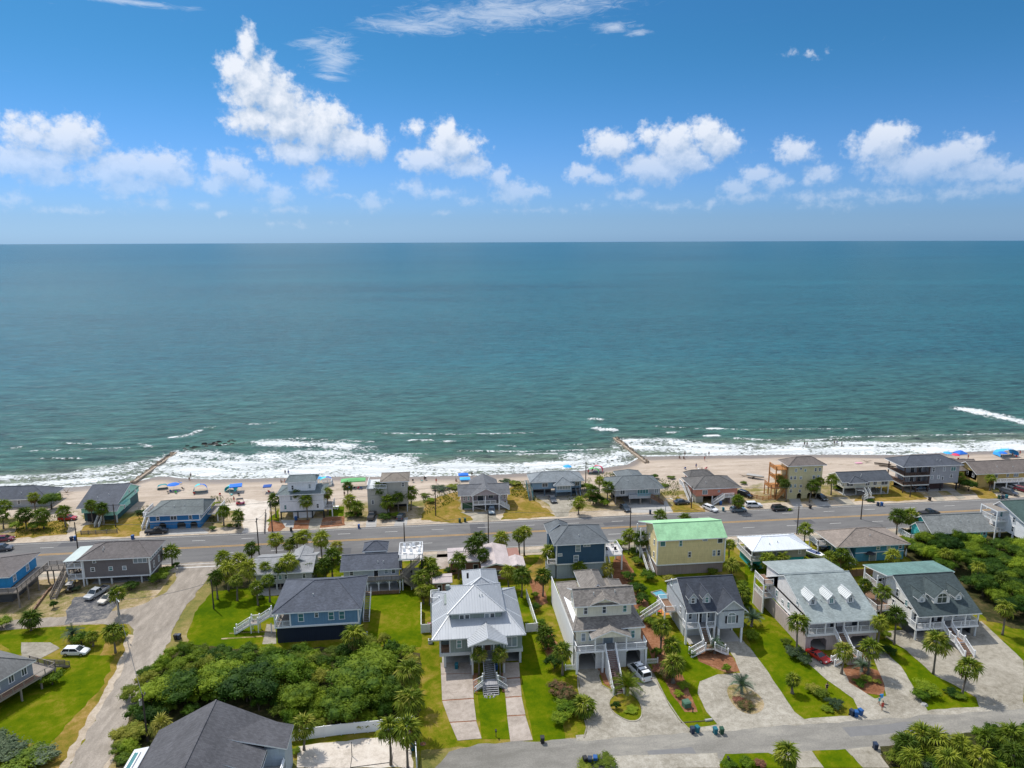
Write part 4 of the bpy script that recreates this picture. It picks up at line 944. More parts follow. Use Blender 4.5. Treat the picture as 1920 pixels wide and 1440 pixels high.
h.deck(-33.4,-31.6,131.4,133.4,3.6); h.stair(-33.4,132.4,3.6,-1,0,1.4,2.0,.3,PINE,True,WHITE,True); h.deck(-37.3,-35.7,131.6,133.2,2.0,name='landing'); h.rail([(-35.7,133.2),(-37.3,133.2)],2.0); h.stair(-37.3,132.4,2.0,-1,0,1.4,.05,.3,PINE,True,WHITE,True); h.posts([(-33.3,131.5),(-35.8,131.7),(-37.2,131.7),(-35.8,133.1),(-37.2,133.1)],0,3.4 - 1.4,.09)
h.stair(-15.2,139.5,3.5,0,-1,1.2,.05,.34,PINE,True,WHITE)
h.done(); ac_unit(-14.9,128.0,0,'grey air conditioner on a white stand at the blue house corner')

# -- cream shingle house with the outside stair
SH_TAUPE = shingle('taupe_shingle',(0.205,0.185,0.165),.7); CREAM = siding('cream_siding',(0.78,0.74,0.60),False,.2); CWHITE = siding('white_vinyl_siding',(0.82,0.81,0.78),False,.2)
h = House('tall cream house with taupe shingles, twin garage arches and a white-railed front stair',(29.5,120))
h.wall(23.6,35.4,113.2,130.5,4.4,7.6,CREAM); h.wall(24.1,34.1,115.3,121.0,7.6,11.0,CREAM)
h.wall(26.6,30.4,121.0,127.6,7.6,11.2,CREAM)
h.wall(23.25,23.45,113.0,137.5,0,4.6,CWHITE); mb = MB()
for i in range(15): part('fence_panel',MB().box(23.05,113.1 + i * 1.6,.1,23.15,114.6 + i * 1.6,6.6 - i * .05),WHITE,h.o)
archwall(h,23.3,35.9,112.4,0,4.1,((24.0,27.0,3.3),(32.6,35.2,3.3)),CWHITE)
h.wall(35.7,35.9,112.6,130.5,0,4.1,CWHITE); h.wall(27.4,27.6,112.6,124,0,4.1,CWHITE); h.wall(32.2,32.4,112.6,124,0,4.1,CWHITE); h.wall(23.5,35.7,124.0,124.2,0,4.1,CWHITE)
h.deck(23.2,36.0,111.0,113.2,4.45,.35,GREYWOOD,WHITE,'porch_floor'); h.wall(23.5,35.7,113.2,130,4.1,4.4,CWHITE)
h.rail([(23.3,111.1),(28.2,111.1)],4.45,1.0); h.rail([(30.4,111.1),(35.9,111.1)],4.45,1.0); h.rail([(35.9,111.1),(35.9,113.2)],4.45); h.rail([(23.3,111.1),(23.3,113.2)],4.45)
h.posts([(26.6,111.2),(32.2,111.2)],4.45,7.0,.13); h.posts([(23.4,111.2),(28.0,111.2),(30.6,111.2),(35.8,111.2)],0,4.2,.16,WHITE,'pile')
h.loops([[(22.9,112.6,7.55),(36.0,112.6,7.55),(34.4,115.6,8.7),(24.2,115.6,8.7)],[(22.9,131.0,7.55),(22.9,112.6,7.55),(24.2,115.6,8.7),(26.4,119.0,9.2),(26.4,128.0,9.2)],[(36.0,112.6,7.55),(36.0,131.0,7.55),(33.6,128,9.0),(33.6,121.0,9.0),(34.4,115.6,8.7)],[(36.0,131,7.55),(22.9,131,7.55),(26.4,128,9.2),(33.6,128,9.0)]],SH_TAUPE)
h.roof(23.5,34.8,114.5,121.8,11.1,13.2,'x',0,0,SH_TAUPE,gw=CREAM,o=.5,mid=117.2)
h.loops([[(26.2,114.3,11.3),(29.0,114.3,12.4),(29.0,117.6,12.9)],[(31.8,114.3,11.3),(29.0,114.3,12.4),(29.0,117.6,12.9)]],SH_TAUPE,.1)
h.wm.face([(26.9,114.9,11.2),(31.1,114.9,11.2),(29.0,114.9,12.1)],h._mi(CREAM))
h.roof(26.0,31.0,118.0,128.3,11.2,13.4,'y',0,4.2,SH_TAUPE)
h.roof(29.5,34.2,120.0,127.0,9.6,10.9,'y',0,2,SH_TAUPE)
h.roof(25.8,33.0,110.6,115.5,6.95,8.4,'y',0,0,SH_TAUPE,gw=CREAM,o=.35)
for x_ in (25.7,29.1,32.9): h.win('f',115.29,x_,9.2,.8,1.3)
for x_ in (24.9,26.3,33.9): h.win('f',113.19,x_,5.2,.85,1.5)
h.win('f',113.19,32.8,5.6,.6,.7,'frame'); h.door('f',113.19,29.4,4.45,1.7,2.2,GLASS_BLIND); h.win('l',24.09,117.5,9.3,.8,1.3); h.win('l',24.09,119.6,9.3,.8,1.3)
h.stair(29.3,111.0,4.45,0,-1,1.8,.05,.27,wood('red_brown_deck_boards',(.21,.13,.12)),True,WHITE,True,closed=CWHITE)
h.done()
for i in range(8): pass

# -- small grey house with dormers
SH_CHAR = shingle('charcoal_shingle',(0.050,0.058,0.074)); LGREY = siding('light_grey_siding',(0.48,0.52,0.55),False,.2); LTG = shingle('lighter_grey_shingle',(0.20,0.205,0.21)); LTG = SH_CHAR
h = House('compact light grey house with charcoal roof, two dormers and an arched window',(51,122))
h.wall(45.9,51.4,119.8,130.3,3.4,6.7,LGREY); h.wall(51.4,56.6,118.2,130.3,3.4,6.7,LGREY)
h.roof(45.65,57.0,117.9,131.0,6.6,10.6,'x',0,0,SH_CHAR,gw=LGREY,o=.25,mid=124.2)
h.roof(51.2,57.2,116.9,124.0,6.7,9.2,'y',0,0,SH_CHAR,gw=LGREY,o=.55); h.wall(51.75,56.65,117.45,119,3.2,6.7,LGREY)
h.win('f',117.44,54.2,4.3,1.7,1.5,'arch',GLASS_BLIND,shut=DARK)
h.dormer(47.3,119.5,7.0,1.5,1.9,.95,3.8,LGREY,SH_CHAR,(.8,1.1,'hung')); h.dormer(50.0,119.5,7.0,1.5,1.9,.95,3.8,LGREY,SH_CHAR,(.8,1.1,'hung'))
h.deck(45.5,51.4,118.0,119.8,3.45,m_=GREYWOOD,name='porch_floor'); h.rail([(45.6,118.1),(48.0,118.1)],3.45); h.rail([(49.6,118.1),(51.3,118.1)],3.45); h.rail([(45.6,118.1),(45.6,119.8)],3.45); h.posts([(45.6,118.1),(48.0,118.1),(49.6,118.1),(51.3,118.1)],3.45,6.5,.11)
h.posts([(45.7,118.2),(51.2,118.2),(51.9,117.7),(56.4,117.7),(56.4,122),(56.4,126),(51.9,122)],0,3.3,.17,WHITE,'pile'); h.wall(46.3,51.5,121.0,130,0,3.4,LGREY); h.wall(46.2,56.6,126.8,127,0,3.4,LGREY)
h.door('f',119.79,48.8,3.45,1.0,2.1,DARK); h.win('f',119.79,47.0,4.3,.8,1.2); h.win('f',119.79,50.5,4.3,.8,1.2); h.win('l',45.89,127.5,7.4,.8,1.3); h.win('l',45.89,122,4.5,.8,1.3)
h.stair(48.8,118.0,3.45,0,-1,1.4,1.5,.28,BROWNWOOD,True,WHITE); h.deck(47.9,49.7,113.9,115.2,1.5,m_=BROWNWOOD,name='landing'); h.stair(47.9,114.5,1.5,-1,0,1.3,.05,.32,BROWNWOOD,True,WHITE,True); h.stair(49.7,114.5,1.5,1,0,1.3,.05,.32,BROWNWOOD,True,WHITE,True)
h.deck(43.6,45.9,124.5,129.5,3.4,m_=BROWNWOOD,name='side_deck'); h.rail([(45.8,124.6),(43.7,124.6),(43.7,129.4),(45.8,129.4)],3.4); h.posts([(43.7,124.7),(43.7,129.3)],0,3.3,.12); h.stair(43.6,127,3.4,-1,0,1.1,.05,.28,BROWNWOOD,True,WHITE)
h.done()

# -- white and pink house with three shed-metal dormers
SH_GG = shingle('pale_green_grey_shingle',(0.26,0.30,0.295),.4); PW = siding('pinkish_white_siding',(0.82,0.78,0.76),False,.2); PINKV = siding('dusty_pink_boards',(0.50,0.42,0.40),True,.35); MW = metal_roof('white_metal_panel',(0.55,0.57,0.56))
h = House('long white house with grey-green roof, three metal-capped dormers, pink lower boards',(73.5,121))
h.wall(67.4,80.3,115.0,130.2,3.6,6.4,PW); h.corner(67.4,80.3,115.0,130.2,3.6,6.2)
h.roof(67.15,80.75,112.6,131.4,6.1,10.4,'x',0,0,SH_GG,gw=PW,o=.25,mid=123.4)
h.loops([[(67.1,125.2,9.8),(80.8,125.2,9.8),(80.8,132.4,9.0),(67.1,132.4,9.0)]],SH_GG,.2)
h.wall(67.4,80.3,126,130.9,6.4,9.0,PW)
for x_ in (69.5,73.2,77.0):
    h.dormer(x_,116.4,7.1,1.5,1.75,.75,3.4,PW,MW,(.8,1.0,'arch'),seams=.45)
h.deck(66.9,80.8,112.9,115.0,3.7,.5,GREYWOOD,WHITE,'porch_floor'); h.rail([(67.0,113.0),(72.1,113.0)],3.7,1.05); h.rail([(74.1,113.0),(80.7,113.0)],3.7,1.05); h.rail([(67.0,113.0),(67.0,115.0)],3.7); h.rail([(80.7,113),(80.7,115)],3.7)
h.posts([(67.1,113.1),(70.4,113.1),(72.2,113.1),(74.0,113.1),(76.8,113.1),(80.6,113.1)],3.7,6.0,.12)
archwall(h,66.9,80.8,113.3,0,3.3,((67.9,71.0,2.5),(75.6,79.6,2.5)),PINKV); h.wall(66.9,67.1,113.5,130.2,0,3.4,PINKV); h.wall(80.6,80.8,113.5,130.2,0,3.4,PINKV); h.wall(67.1,80.6,121,121.2,0,3.4,PINKV); h.wall(71.6,71.8,113.5,121,0,3.4,PINKV); h.wall(75,75.2,113.5,121,0,3.4,PINKV)
for x_ in (68.6,70.2,76.2,79): h.win('f',114.99,x_,4.5,.8,1.3)
h.door('f',114.99,73.1,3.7,1.3,2.1,DARK); h.door('f',114.99,77.6,3.7,1.6,2.1,GLASS)
for y_,z_,hh in ((118,6.9,1.3),(121.2,4.5,1.3),(123.6,4.2,.8),(126,4.5,1.3),(129,4.3,1.5)): h.win('l',67.39,y_,z_,.8,hh)
h.stair(73.1,112.9,3.7,0,-1,1.7,1.5,.3,BROWNWOOD,True,WHITE); h.deck(72.2,74.0,108.2,109.4,1.5,m_=BROWNWOOD,name='landing'); h.stair(72.2,108.8,1.5,-1,0,1.2,.05,.3,BROWNWOOD,True,WHITE,True); h.stair(74.0,108.8,1.5,1,0,1.2,.05,.3,BROWNWOOD,True,WHITE,True); h.wall(72.3,73.9,108.3,109.3,0,1.2,PINKV)
h.deck(65.2,67.4,127.4,131.8,6.4,m_=BROWNWOOD,name='upper_side_deck'); h.rail([(67.3,127.5),(65.3,127.5),(65.3,131.7)],6.4); h.deck(65.2,67.4,127.4,131.8,3.6,m_=BROWNWOOD,name='side_deck'); h.rail([(67.3,127.5),(65.3,127.5),(65.3,131.7)],3.6); h.posts([(65.3,127.5),(65.3,131.6)],0,6.4,.13); h.wall(65.2,65.35,127.5,131.7,0,3.3,PINKV)
h.done()

# -- white house with dark green-grey roof
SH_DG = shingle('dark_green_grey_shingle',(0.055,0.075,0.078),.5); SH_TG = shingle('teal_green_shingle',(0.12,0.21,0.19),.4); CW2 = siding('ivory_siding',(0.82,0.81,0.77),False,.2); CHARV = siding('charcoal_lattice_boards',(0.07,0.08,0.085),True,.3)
h = House('white house with dark green-grey roof, one wide arched dormer between two small ones',(95.5,121))
h.wall(89.9,101.9,116.4,129.2,2.5,5.4,CW2); h.corner(89.9,101.9,116.4,129.2,2.5,5.3)
h.roof(89.6,102.5,114.0,129.6,5.1,9.4,'x',0,0,SH_DG,gw=CW2,o=.3,mid=122.6)
h.loops([[(88.4,122.6,9.42),(103.0,122.6,9.42),(104.3,130.6,8.0),(88.4,130.6,8.0)]],SH_TG,.2)
h.wall(89.9,101.9,125,129.2,5.4,8.2,CW2)
h.dormer(92.0,116.9,5.9,1.5,1.6,.85,3.6,CW2,SH_DG,(.8,.8,'hung')); h.dormer(99.6,116.9,5.9,1.5,1.6,.85,3.6,CW2,SH_DG,(.8,.8,'hung')); h.dormer(95.8,116.4,5.7,3.3,2.0,1.6,5.2,CW2,SH_DG,(2.1,1.2,'arch'))
h.deck(89.4,102.3,114.2,116.4,2.55,.4,GREYWOOD,WHITE,'porch_floor'); h.rail([(89.5,114.3),(94.7,114.3)],2.55); h.rail([(96.9,114.3),(102.2,114.3)],2.55); h.rail([(89.5,114.3),(89.5,116.4)],2.55); h.rail([(102.2,114.3),(102.2,116.4)],2.55)
h.posts([(89.5,114.4),(92.3,114.4),(94.8,114.4),(96.8,114.4),(99.5,114.4),(102.1,114.4)],2.55,5.0,.11)
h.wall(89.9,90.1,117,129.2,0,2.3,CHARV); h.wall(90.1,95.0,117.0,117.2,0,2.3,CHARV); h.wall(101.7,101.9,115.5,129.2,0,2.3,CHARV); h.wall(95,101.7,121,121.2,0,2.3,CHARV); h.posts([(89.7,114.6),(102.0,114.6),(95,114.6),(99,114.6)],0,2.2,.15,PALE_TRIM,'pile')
for x_ in (90.6,91.8,98.0,99.2): h.win('f',116.39,x_,3.3,.75,1.2)
h.door('f',116.39,94.1,2.55,1.0,2.1,GLASS); h.door('f',116.39,95.8,2.55,1.1,2.1,DARK)
for y_,z_,hh in ((118.2,5.2,1.2),(121.0,5.8,1.5),(121.9,3.2,1.4),(125.6,6.0,1.5),(128,3.2,1.3)): h.win('l',89.89,y_,z_,.85,hh)
h.stair(95.8,114.2,2.55,0,-1,1.7,1.5,.33,BROWNWOOD,True,WHITE,True); h.deck(94.9,96.7,110.7,112.5,1.5,m_=BROWNWOOD,name='landing'); h.rail([(94.95,112.4),(94.95,110.8)],1.5); h.rail([(96.65,112.4),(96.65,110.8)],1.5); h.stair(95.8,110.7,1.5,0,-1,1.9,.05,.33,BROWNWOOD,True,WHITE,True)
h.deck(86.2,89.9,121.5,129.5,2.6,m_=BROWNWOOD,name='side_deck'); h.rail([(89.8,121.6),(86.3,121.6),(86.3,129.4),(88,129.4)],2.6,newel=True); h.deck(88.5,89.9,125.5,130,5.5,m_=BROWNWOOD,name='upper_side_deck'); h.rail([(89.8,125.6),(88.6,125.6),(88.6,130)],5.5); h.posts([(88.6,125.6),(88.6,130)],2.6,8.0,.12); h.posts([(86.3,121.7),(86.3,125.5),(86.3,129.3)],0,2.5,.13)
h.done()

# -- corner of the house at the right edge
h = House('white house corner with a railed porch peeking in at the right edge',(124,123))
h.wall(122.6,131,119,124,2.6,5.6,CWHITE); h.roof(121.2,132,117.4,124.6,5.6,7.2,'x',4,4,metal_roof('white_flat_roof',(.5,.52,.54))); h.deck(121.4,131,117.6,119,2.6); h.rail([(121.5,119),(121.5,117.7),(131,117.7)],2.6); h.posts([(121.5,117.7),(125,117.7)],0,5.4,.13); h.done()

# -- dark gabled house at the bottom left
SH_DK = shingle('dark_grey_shingle',(0.090,0.090,0.098),.5); PB = siding('pale_blue_siding',(0.42,0.49,0.55),False,.2)
h = House('big pale blue house seen from behind under a dark grey gable roof',(-32,88))
h.wall(-40.6,-25.2,70,95.6,0,5.7,PB)
h.roof(-41.3,-24.6,68,96.4,5.6,9.9,'y',0,0,SH_DK,gw=PB,o=.6,vents=0)
h.loops([[(-30,89.8,8.3),(-21.9,89.8,6.0),(-21.9,94.9,6.0),(-26.4,94.9,7.3)]],SH_DK,.2)
h.loops([[(-24.6,85.2,6.2),(-24.6,89.8,6.2),(-30,89.8,8.3),(-30,85.2,8.3)]],SH_DK,.2)
h.wall(-25.2,-22.3,90.1,94.5,0,5.9,PB); mb = MB().box(-25.2,84,3.0,-22.4,90.0,3.2); part('roof_terrace',mb,SLAB,h.o); h.wall(-22.6,-22.4,84,90,0,4.1,PB); h.rail([(-22.5,84),(-22.5,90)],3.9,.5)
part('terrace_coping',MB().box(-25.3,84,4.1,-25.0,90,4.25).box(-22.65,84,4.1,-22.3,90,4.25),WHITE,h.o)
for y_ in (85.5,87.5): part('lounge_seat',MB().box(-24.6,y_ - .5,3.2,-23.2,y_ + .5,3.6).box(-24.7,y_ - .5,3.2,-24.5,y_ + .5,4.0),DARK,h.o)
h.wall(-42.6,-41.0,84,92,0,5.0,PB); h.loops([[(-43.2,83,5.6),(-43.2,92.6,5.6),(-41.2,92.6,5.9),(-41.2,83,5.9)]],metal_roof('white_flat_roof',(.5,.52,.54)),.2)
part('skylight_strip',MB().box(-42.7,84.5,5.76,-42.1,91.5,5.9),GLASS_TEAL,h.o); part('skylight_frame',MB().box(-42.85,84.3,5.7,-42.7,91.7,5.95).box(-42.1,84.3,5.75,-41.95,91.7,6.0),WHITE,h.o)
h.done()

# -- grey roofed house at the left edge (turned)
h = House('grey-roofed house with a timber deck at the left edge',(0,0)); h.rail_m = PINE
GSH = shingle('mid_grey_shingle',(0.15,0.152,0.148),.4); GB = siding('grey_blue_siding',(0.27,0.31,0.35),False,.2)
h.wall(-12,-.5,-8,-.5,2.4,5.1,GB); h.wall(-12,-2,-8,-2,0,2.4,siding('grey_block_wall',(.20,.21,.22),False,.2)); h.roof(-13,0,-9,0,5.0,7.4,'x',4.5,4.5,GSH)
for y_ in (-2.0,-4.2,-6.6): h.win('r',-.49,y_,3.3,1.0,1.3,'double')
h.deck(-.5,1.3,-9,-.5,2.45,m_=BROWNWOOD); h.rail([(1.2,-9),(1.2,2.2)],2.45,.9,PINE,False); h.deck(-5,1.3,-.5,2.3,2.45,m_=PINE); h.rail([(1.2,2.2),(-5,2.2)],2.45); h.posts([(1.1,-8),(1.1,-4),(1.1,-.5),(1.1,2.1),(-2,2.1),(-5,2.1)],0,2.3,.12); h.stair(-1,2.3,2.45,0,1,1.1,.05,.28,PINE)
h.done(); h.o.location = (-69.3,118.4,0); h.o.rotation_euler = (0,0,R(-26))

# ===== second row, between the streets =====
BRB = siding('bright_azure_siding',(0.03,0.27,0.55),True,.3); TAU_R = shingle('brown_grey_shingle',(0.145,0.13,0.125),.4)
h = House('azure blue raised house at the left edge with a long timber ramp deck',(-96,155)); h.rail_m = PINE
h.wall(-108,-90.6,149.6,160,3.6,6.4,BRB); h.roof(-109,-90.0,148.9,161,6.4,8.2,'x',5,5,TAU_R); h.wall(-108,-91,150.5,160,0,3.3,siding('dark_grey_blocks',(.10,.105,.11),False,.3))
h.deck(-109,-87.9,147.3,149.5,3.6); h.deck(-90.3,-87.9,149.5,159.5,3.6); h.rail([(-109,147.4),(-88.0,147.4),(-88.0,159.4)],3.6); h.posts([(-88,147.5),(-88,151),(-88,155),(-88,159),(-93,147.5),(-98,147.5)],0,3.5,.12)
h.deck(-87.9,-81.5,157.5,160.2,3.6,m_=PINE,name='walkway'); h.rail([(-87.9,157.6),(-81.6,157.6)],3.6); h.rail([(-87.9,160.1),(-81.6,160.1),(-81.6,157.6)],3.6); h.posts([(-86,157.6),(-84,157.6),(-81.7,157.6),(-84,160),(-81.7,160)],0,3.5,.1); h.stair(-83.0,157.5,3.6,0,-1,1.2,.05,.36,PINE)
for y_ in (151.5,156.5): h.win('r',-90.59,y_,4.3,1.2,1.5,'hung',GLASS_BLIND)
h.win('f',149.59,-93.5,4.2,1.0,1.5); h.done()

TAU = siding('taupe_siding',(0.185,0.165,0.165),False,.2)
h = House('two-storey taupe house with stacked white decks, brown roof and rows of square windows',(-70,161))
h.wall(-78.9,-64.9,156.3,166.0 - 2.2,1.9,6.4,TAU); h.corner(-78.9,-64.9,156.3,163.8,1.9,6.3)
h.roof(-79.9,-64.2,155.6,164.6,6.4,8.6,'x',4.6,4.0,TAU_R,vents=2)
for x_ in (-77.0,-73.2,-70.3): h.win('f',156.29,x_,3.4,.9,.9,'hung')
h.win('f',156.29,-76.5,5.4,.8,.5,'frame'); h.win('f',156.29,-66.8,4.9,3.0,1.3,'strip')
for i in range(6): h.win('r',-64.89,157.2 + i * 1.1,5.0,.8,1.1,'frame')
for y_ in (158.5,161.5): h.win('r',-64.89,y_,2.7,.8,1.5)
h.wall(-70.5,-65.2,158.5,163.5,0,1.9,TAU); h.wall(-78.5,-70.5,161,161.2,0,1.9,DARK); h.posts([(-78.7,156.6),(-76,156.6),(-73.4,156.6),(-67,156.6),(-65.1,156.6)],0,1.9,.15,PALE_TRIM,'pile')
h.deck(-82.4,-78.9,156.0,163.5,2.0,m_=PINE); h.rail([(-79,156.1),(-82.3,156.1),(-82.3,163.4)],2.0); h.deck(-82.4,-78.9,156.0,163.5,4.6,m_=PINE,name='upper_deck'); h.rail([(-79,156.1),(-82.3,156.1),(-82.3,163.4)],4.6); h.posts([(-82.3,156.2),(-82.3,160),(-82.3,163.3),(-79.1,156.1)],0,6.1,.12)
h.loops([[(-82.8,155.8,6.15),(-78.8,155.8,6.35),(-78.8,163.9,6.35),(-82.8,163.9,6.15)]],metal_roof('pale_green_awning',(.40,.46,.44)),.12); h.done()

LGR = shingle('pale_grey_shingle',(0.27,0.275,0.28),.35); GRW = siding('grey_white_siding',(0.42,0.43,0.43),False,.2)
h = House('low house with a long pale grey roof, half hidden by a row of palms',(-35,154))
h.wall(-40.3,-28.4,149.4,158.3,1.4,4.2,GRW); h.wall(-40,-28.7,150.5,158,0,1.4,DARK); h.posts([(-40.2,149.6),(-36,149.6),(-32,149.6),(-28.6,149.6)],0,1.4,.15,PALE_TRIM,'pile')
h.roof(-41.2,-27.9,148.6,159.0,4.2,5.8,'x',0,0,LGR,gw=GRW,o=.6); h.roof(-33.5,-29.3,152,159.2,5.0,6.0,'y',0,0,LGR,gw=GRW,o=.4)
for x_ in (-38.6,-36.2,-35.1,-33.9,-30.0): h.win('f',149.39,x_,2.5,.8,1.0)
h.done()

WBL = siding('white_blue_siding',(0.52,0.56,0.57),False,.2); DKB = siding('dark_timber_screen',(.06,.05,.045),True,.3)
h = House('white house with wide slate roof, hipped cupola and a balcony on braced posts',(-15,151)); h.rail_m = PALE_TRIM
h.wall(-21.2,-9.3,147.6,154.3,2.6,4.9,WBL); h.roof(-21.9,-8.6,146.8,155.4,4.8,6.6,'x',0,0,SH_BLUE,gw=WBL,o=.6); h.wall(-17.0,-12.2,152.6,155.6,5.3,7.0,WBL); h.roof(-17.4,-11.8,151.6,156.4,7.0,8.4,'x',2.4,2.4,SH_BLUE)
h.wall(-20,-10,149.5,154,0,2.6,WBL); h.deck(-16.2,-8.8,145.8,147.6,2.7,m_=GREYWOOD,fm=PINE); h.rail([(-16.1,145.9),(-8.9,145.9)],2.7,.9,PINE); h.posts([(-16,146),(-13.6,146),(-11.3,146),(-9.0,146)],0,2.5,.13,WHITE)
mb = MB()
for x_ in (-16,-13.6,-11.3,-9.0):
    for sg in (-1,1): mb.bar((x_,146,1.7),(x_ + sg * .8,146,2.45),.09)
part('brace',mb,WHITE,h.o)
for x_ in (-19.5,-12.0,-10.4): h.win('f',147.59,x_,3.4,.9,1.0)
h.door('f',147.59,-14.2,2.7,.9,2.0,DARK); h.done()
# rooftop deck tower
h = House('timber tower with a white railed roof deck beside the dark slate roof',(-6.5,149),'deck tower','roof_deck_tower'); h.rail_m = WHITE
h.deck(-9.2,-3.9,146.8,153.6,6.9,.3,plain('white_deck_boards',(.60,.58,.56),.7,.15)); h.rail([(-9.1,146.9),(-4.0,146.9),(-4.0,153.5),(-9.1,153.5),(-9.1,146.9)],6.9); h.posts([(-8.9,147.1),(-4.2,147.1),(-8.9,153.3),(-4.2,153.3),(-6.5,147.1)],0,6.7,.14,DARK)
h.deck(-8.6,-4.2,145.8,150.5,3.0,m_=PINE,fm=PINE,name='lower_deck'); h.rail([(-8.5,145.9),(-4.3,145.9)],3.0,.9,PINE); h.stair(-4.6,146.0,6.9,-1,0,1.0,3.0,.2,PINE,True,PINE); h.stair(-8.0,145.0,3.0,1,0,1.0,.05,.22,PINE,True,PINE); h.posts([(-8.4,146),(-4.4,146),(-6.5,146)],0,2.8,.12,WHITE); h.wall(-8.4,-4.6,148,150,0,2.8,DKB)
h.done()

PINKR = shingle('faded_pink_roof',(0.46,0.40,0.39),.15); BRK = plain('brown_pink_brick',(.30,.16,.13),.9,.25,3)
h = House('single-storey brick house with a faded pink L-shaped roof',(10,154))
h.wall(2.2,10.2,152.4,158.6,0,3.3,BRK); h.wall(9.8,18.3,148.6,157.8,0,3.3,BRK)
h.roof(1.6,9.6,151.6,159.3,3.35,4.1,'x',0,0,PINKR,t=.3,gw=BRK,o=.5); h.roof(9.0,15.6,147.6,159.0,3.6,4.4,'y',0,0,PINKR,t=.3); h.roof(15.2,19.0,147.6,152.8,3.4,3.9,'y',0,0,PINKR,t=.25)
h.win('f',152.39,5,1.2,1.4,1.1,'double'); h.door('f',152.39,8.0,.1,1,2,DARK); h.win('f',148.59,12.5,1.0,1.6,1.3,'double'); h.win('f',148.59,16.8,1.1,1.0,1.1); h.done()
h = House('small brick outbuilding with a pale flat roof behind the grey metal house',(0,145),'shed','outbuilding')
h.wall(-1.5,2.0,143.7,147.0,0,2.6,BRK); h.roof(-1.9,2.4,143.2,147.5,2.65,3.0,'x',0,0,PINKR,t=.2); h.door('f',143.69,-.4,0,.9,1.9,DARK); h.win('f',143.69,1.1,1,.7,.7,'frame'); h.done()

NV = siding('deep_navy_siding',(0.04,0.095,0.16),False,.2)
h = House('tall navy blue house on white lattice skirting with a grey hip roof',(31.5,151))
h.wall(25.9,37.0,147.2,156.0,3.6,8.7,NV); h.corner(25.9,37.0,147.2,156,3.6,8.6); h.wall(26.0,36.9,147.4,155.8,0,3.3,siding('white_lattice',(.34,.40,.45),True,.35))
h.roof(25.1,37.8,146.4,156.8,8.6,11.0,'x',4.2,4.6,shingle('blue_grey_shingle',(.125,.14,.15),.4),vents=1)
h.roof(24.8,30.5,153.5,159.0,8.5,10.6,'y',0,2.5,shingle('blue_grey_shingle',(.125,.14,.15),.4)); h.wall(25.5,30,155,158.4,3.6,8.6,NV)
for x_,z_,w_,hh,g_ in ((30.8,6.5,1.2,1.6,GLASS_BLIND),(32.8,7.6,1.6,.5,GLASS_BLIND),(26.7,5.6,1.0,.6,GLASS_BLIND),(30.4,4.0,1.2,1.6,GLASS_BLIND)): h.win('f',147.19,x_,z_,w_,hh,'hung' if hh > 1 else 'double',g_)
h.deck(24.0,25.9,147.5,152,3.7); h.rail([(25.8,147.6),(24.1,147.6),(24.1,152)],3.7); h.wall(24.1,25.8,147.7,151.8,0,3.4,siding('white_lattice',(.34,.40,.45),True,.35))
h.deck(37.4,42.0,150.0,156.0,3.8,m_=plain('white_deck_boards',(.60,.58,.56),.7,.15)); h.rail([(37.5,150.1),(41.9,150.1),(41.9,155.9),(37.5,155.9)],3.8); h.posts([(37.6,150.2),(41.8,150.2),(41.8,155.8)],0,3.6,.15); h.stair(37.9,150.0,3.8,0,-1,1.0,.05,.24,PINE,True,WHITE)
h.done()

YEL = siding('butter_yellow_siding',(0.78,0.65,0.34),False,.2); GRN = shingle('seafoam_green_roof',(0.34,0.60,0.34),.15); PV2 = siding('mauve_grey_boards',(0.33,0.27,0.25),True,.4)
h = House('large butter-yellow house with a seafoam green gable roof',(56,150))
h.wall(48.9,64.8,146.2,154.6,2.6,8.8,YEL); h.corner(48.9,64.8,146.2,154.6,2.6,8.6); h.wall(49.1,64.6,146.4,154.5,0,2.4,PV2)
h.loops([[(48.65,145.7,8.7),(65.1,145.7,8.7),(65.0,149.5,11.4),(48.6,149.5,11.4)],[(65.0,149.5,11.4),(48.6,149.5,11.4),(47.2,156.2,9.3),(65.0,156.2,9.3)]],GRN,.2)
k_ = h._mi(YEL)
for xa in (48.9,64.7): h.wm.face([(xa,146.2,8.7),(xa,149.5,11.15),(xa,155.5,9.3),(xa,155.5,8.7)],k_)
for x_,z_,w_,hh,st in ((50.1,7.2,1.3,1.2,'frame'),(54.3,7.0,.8,1.4,'hung'),(60.0,8.0,1.2,.5,'frame'),(63.6,7.3,1.3,1.2,'frame'),(56.5,4.2,.8,1.3,'hung'),(62.3,4.2,.8,1.4,'hung'),(63.4,4.2,.8,1.4,'hung')): h.win('f',146.19,x_,z_,w_,hh,st)
for y_ in (148.5,152): h.win('l',48.89,y_,6.6,.8,1.3); h.win('l',48.89,y_,3.6,.8,1.3)
h.deck(46.9,48.9,153.0,156,5.8); h.rail([(48.8,153.1),(47.0,153.1),(47,156)],5.8); h.deck(46.9,48.9,153.0,156,3.0); h.rail([(47,153.1),(47,156)],3.0); h.posts([(47,153.1),(47,155.9)],0,8.8,.12); h.stair(47.8,153.0,3.0,0,-1,1.2,.05,.42,PINE,True,WHITE); h.done()

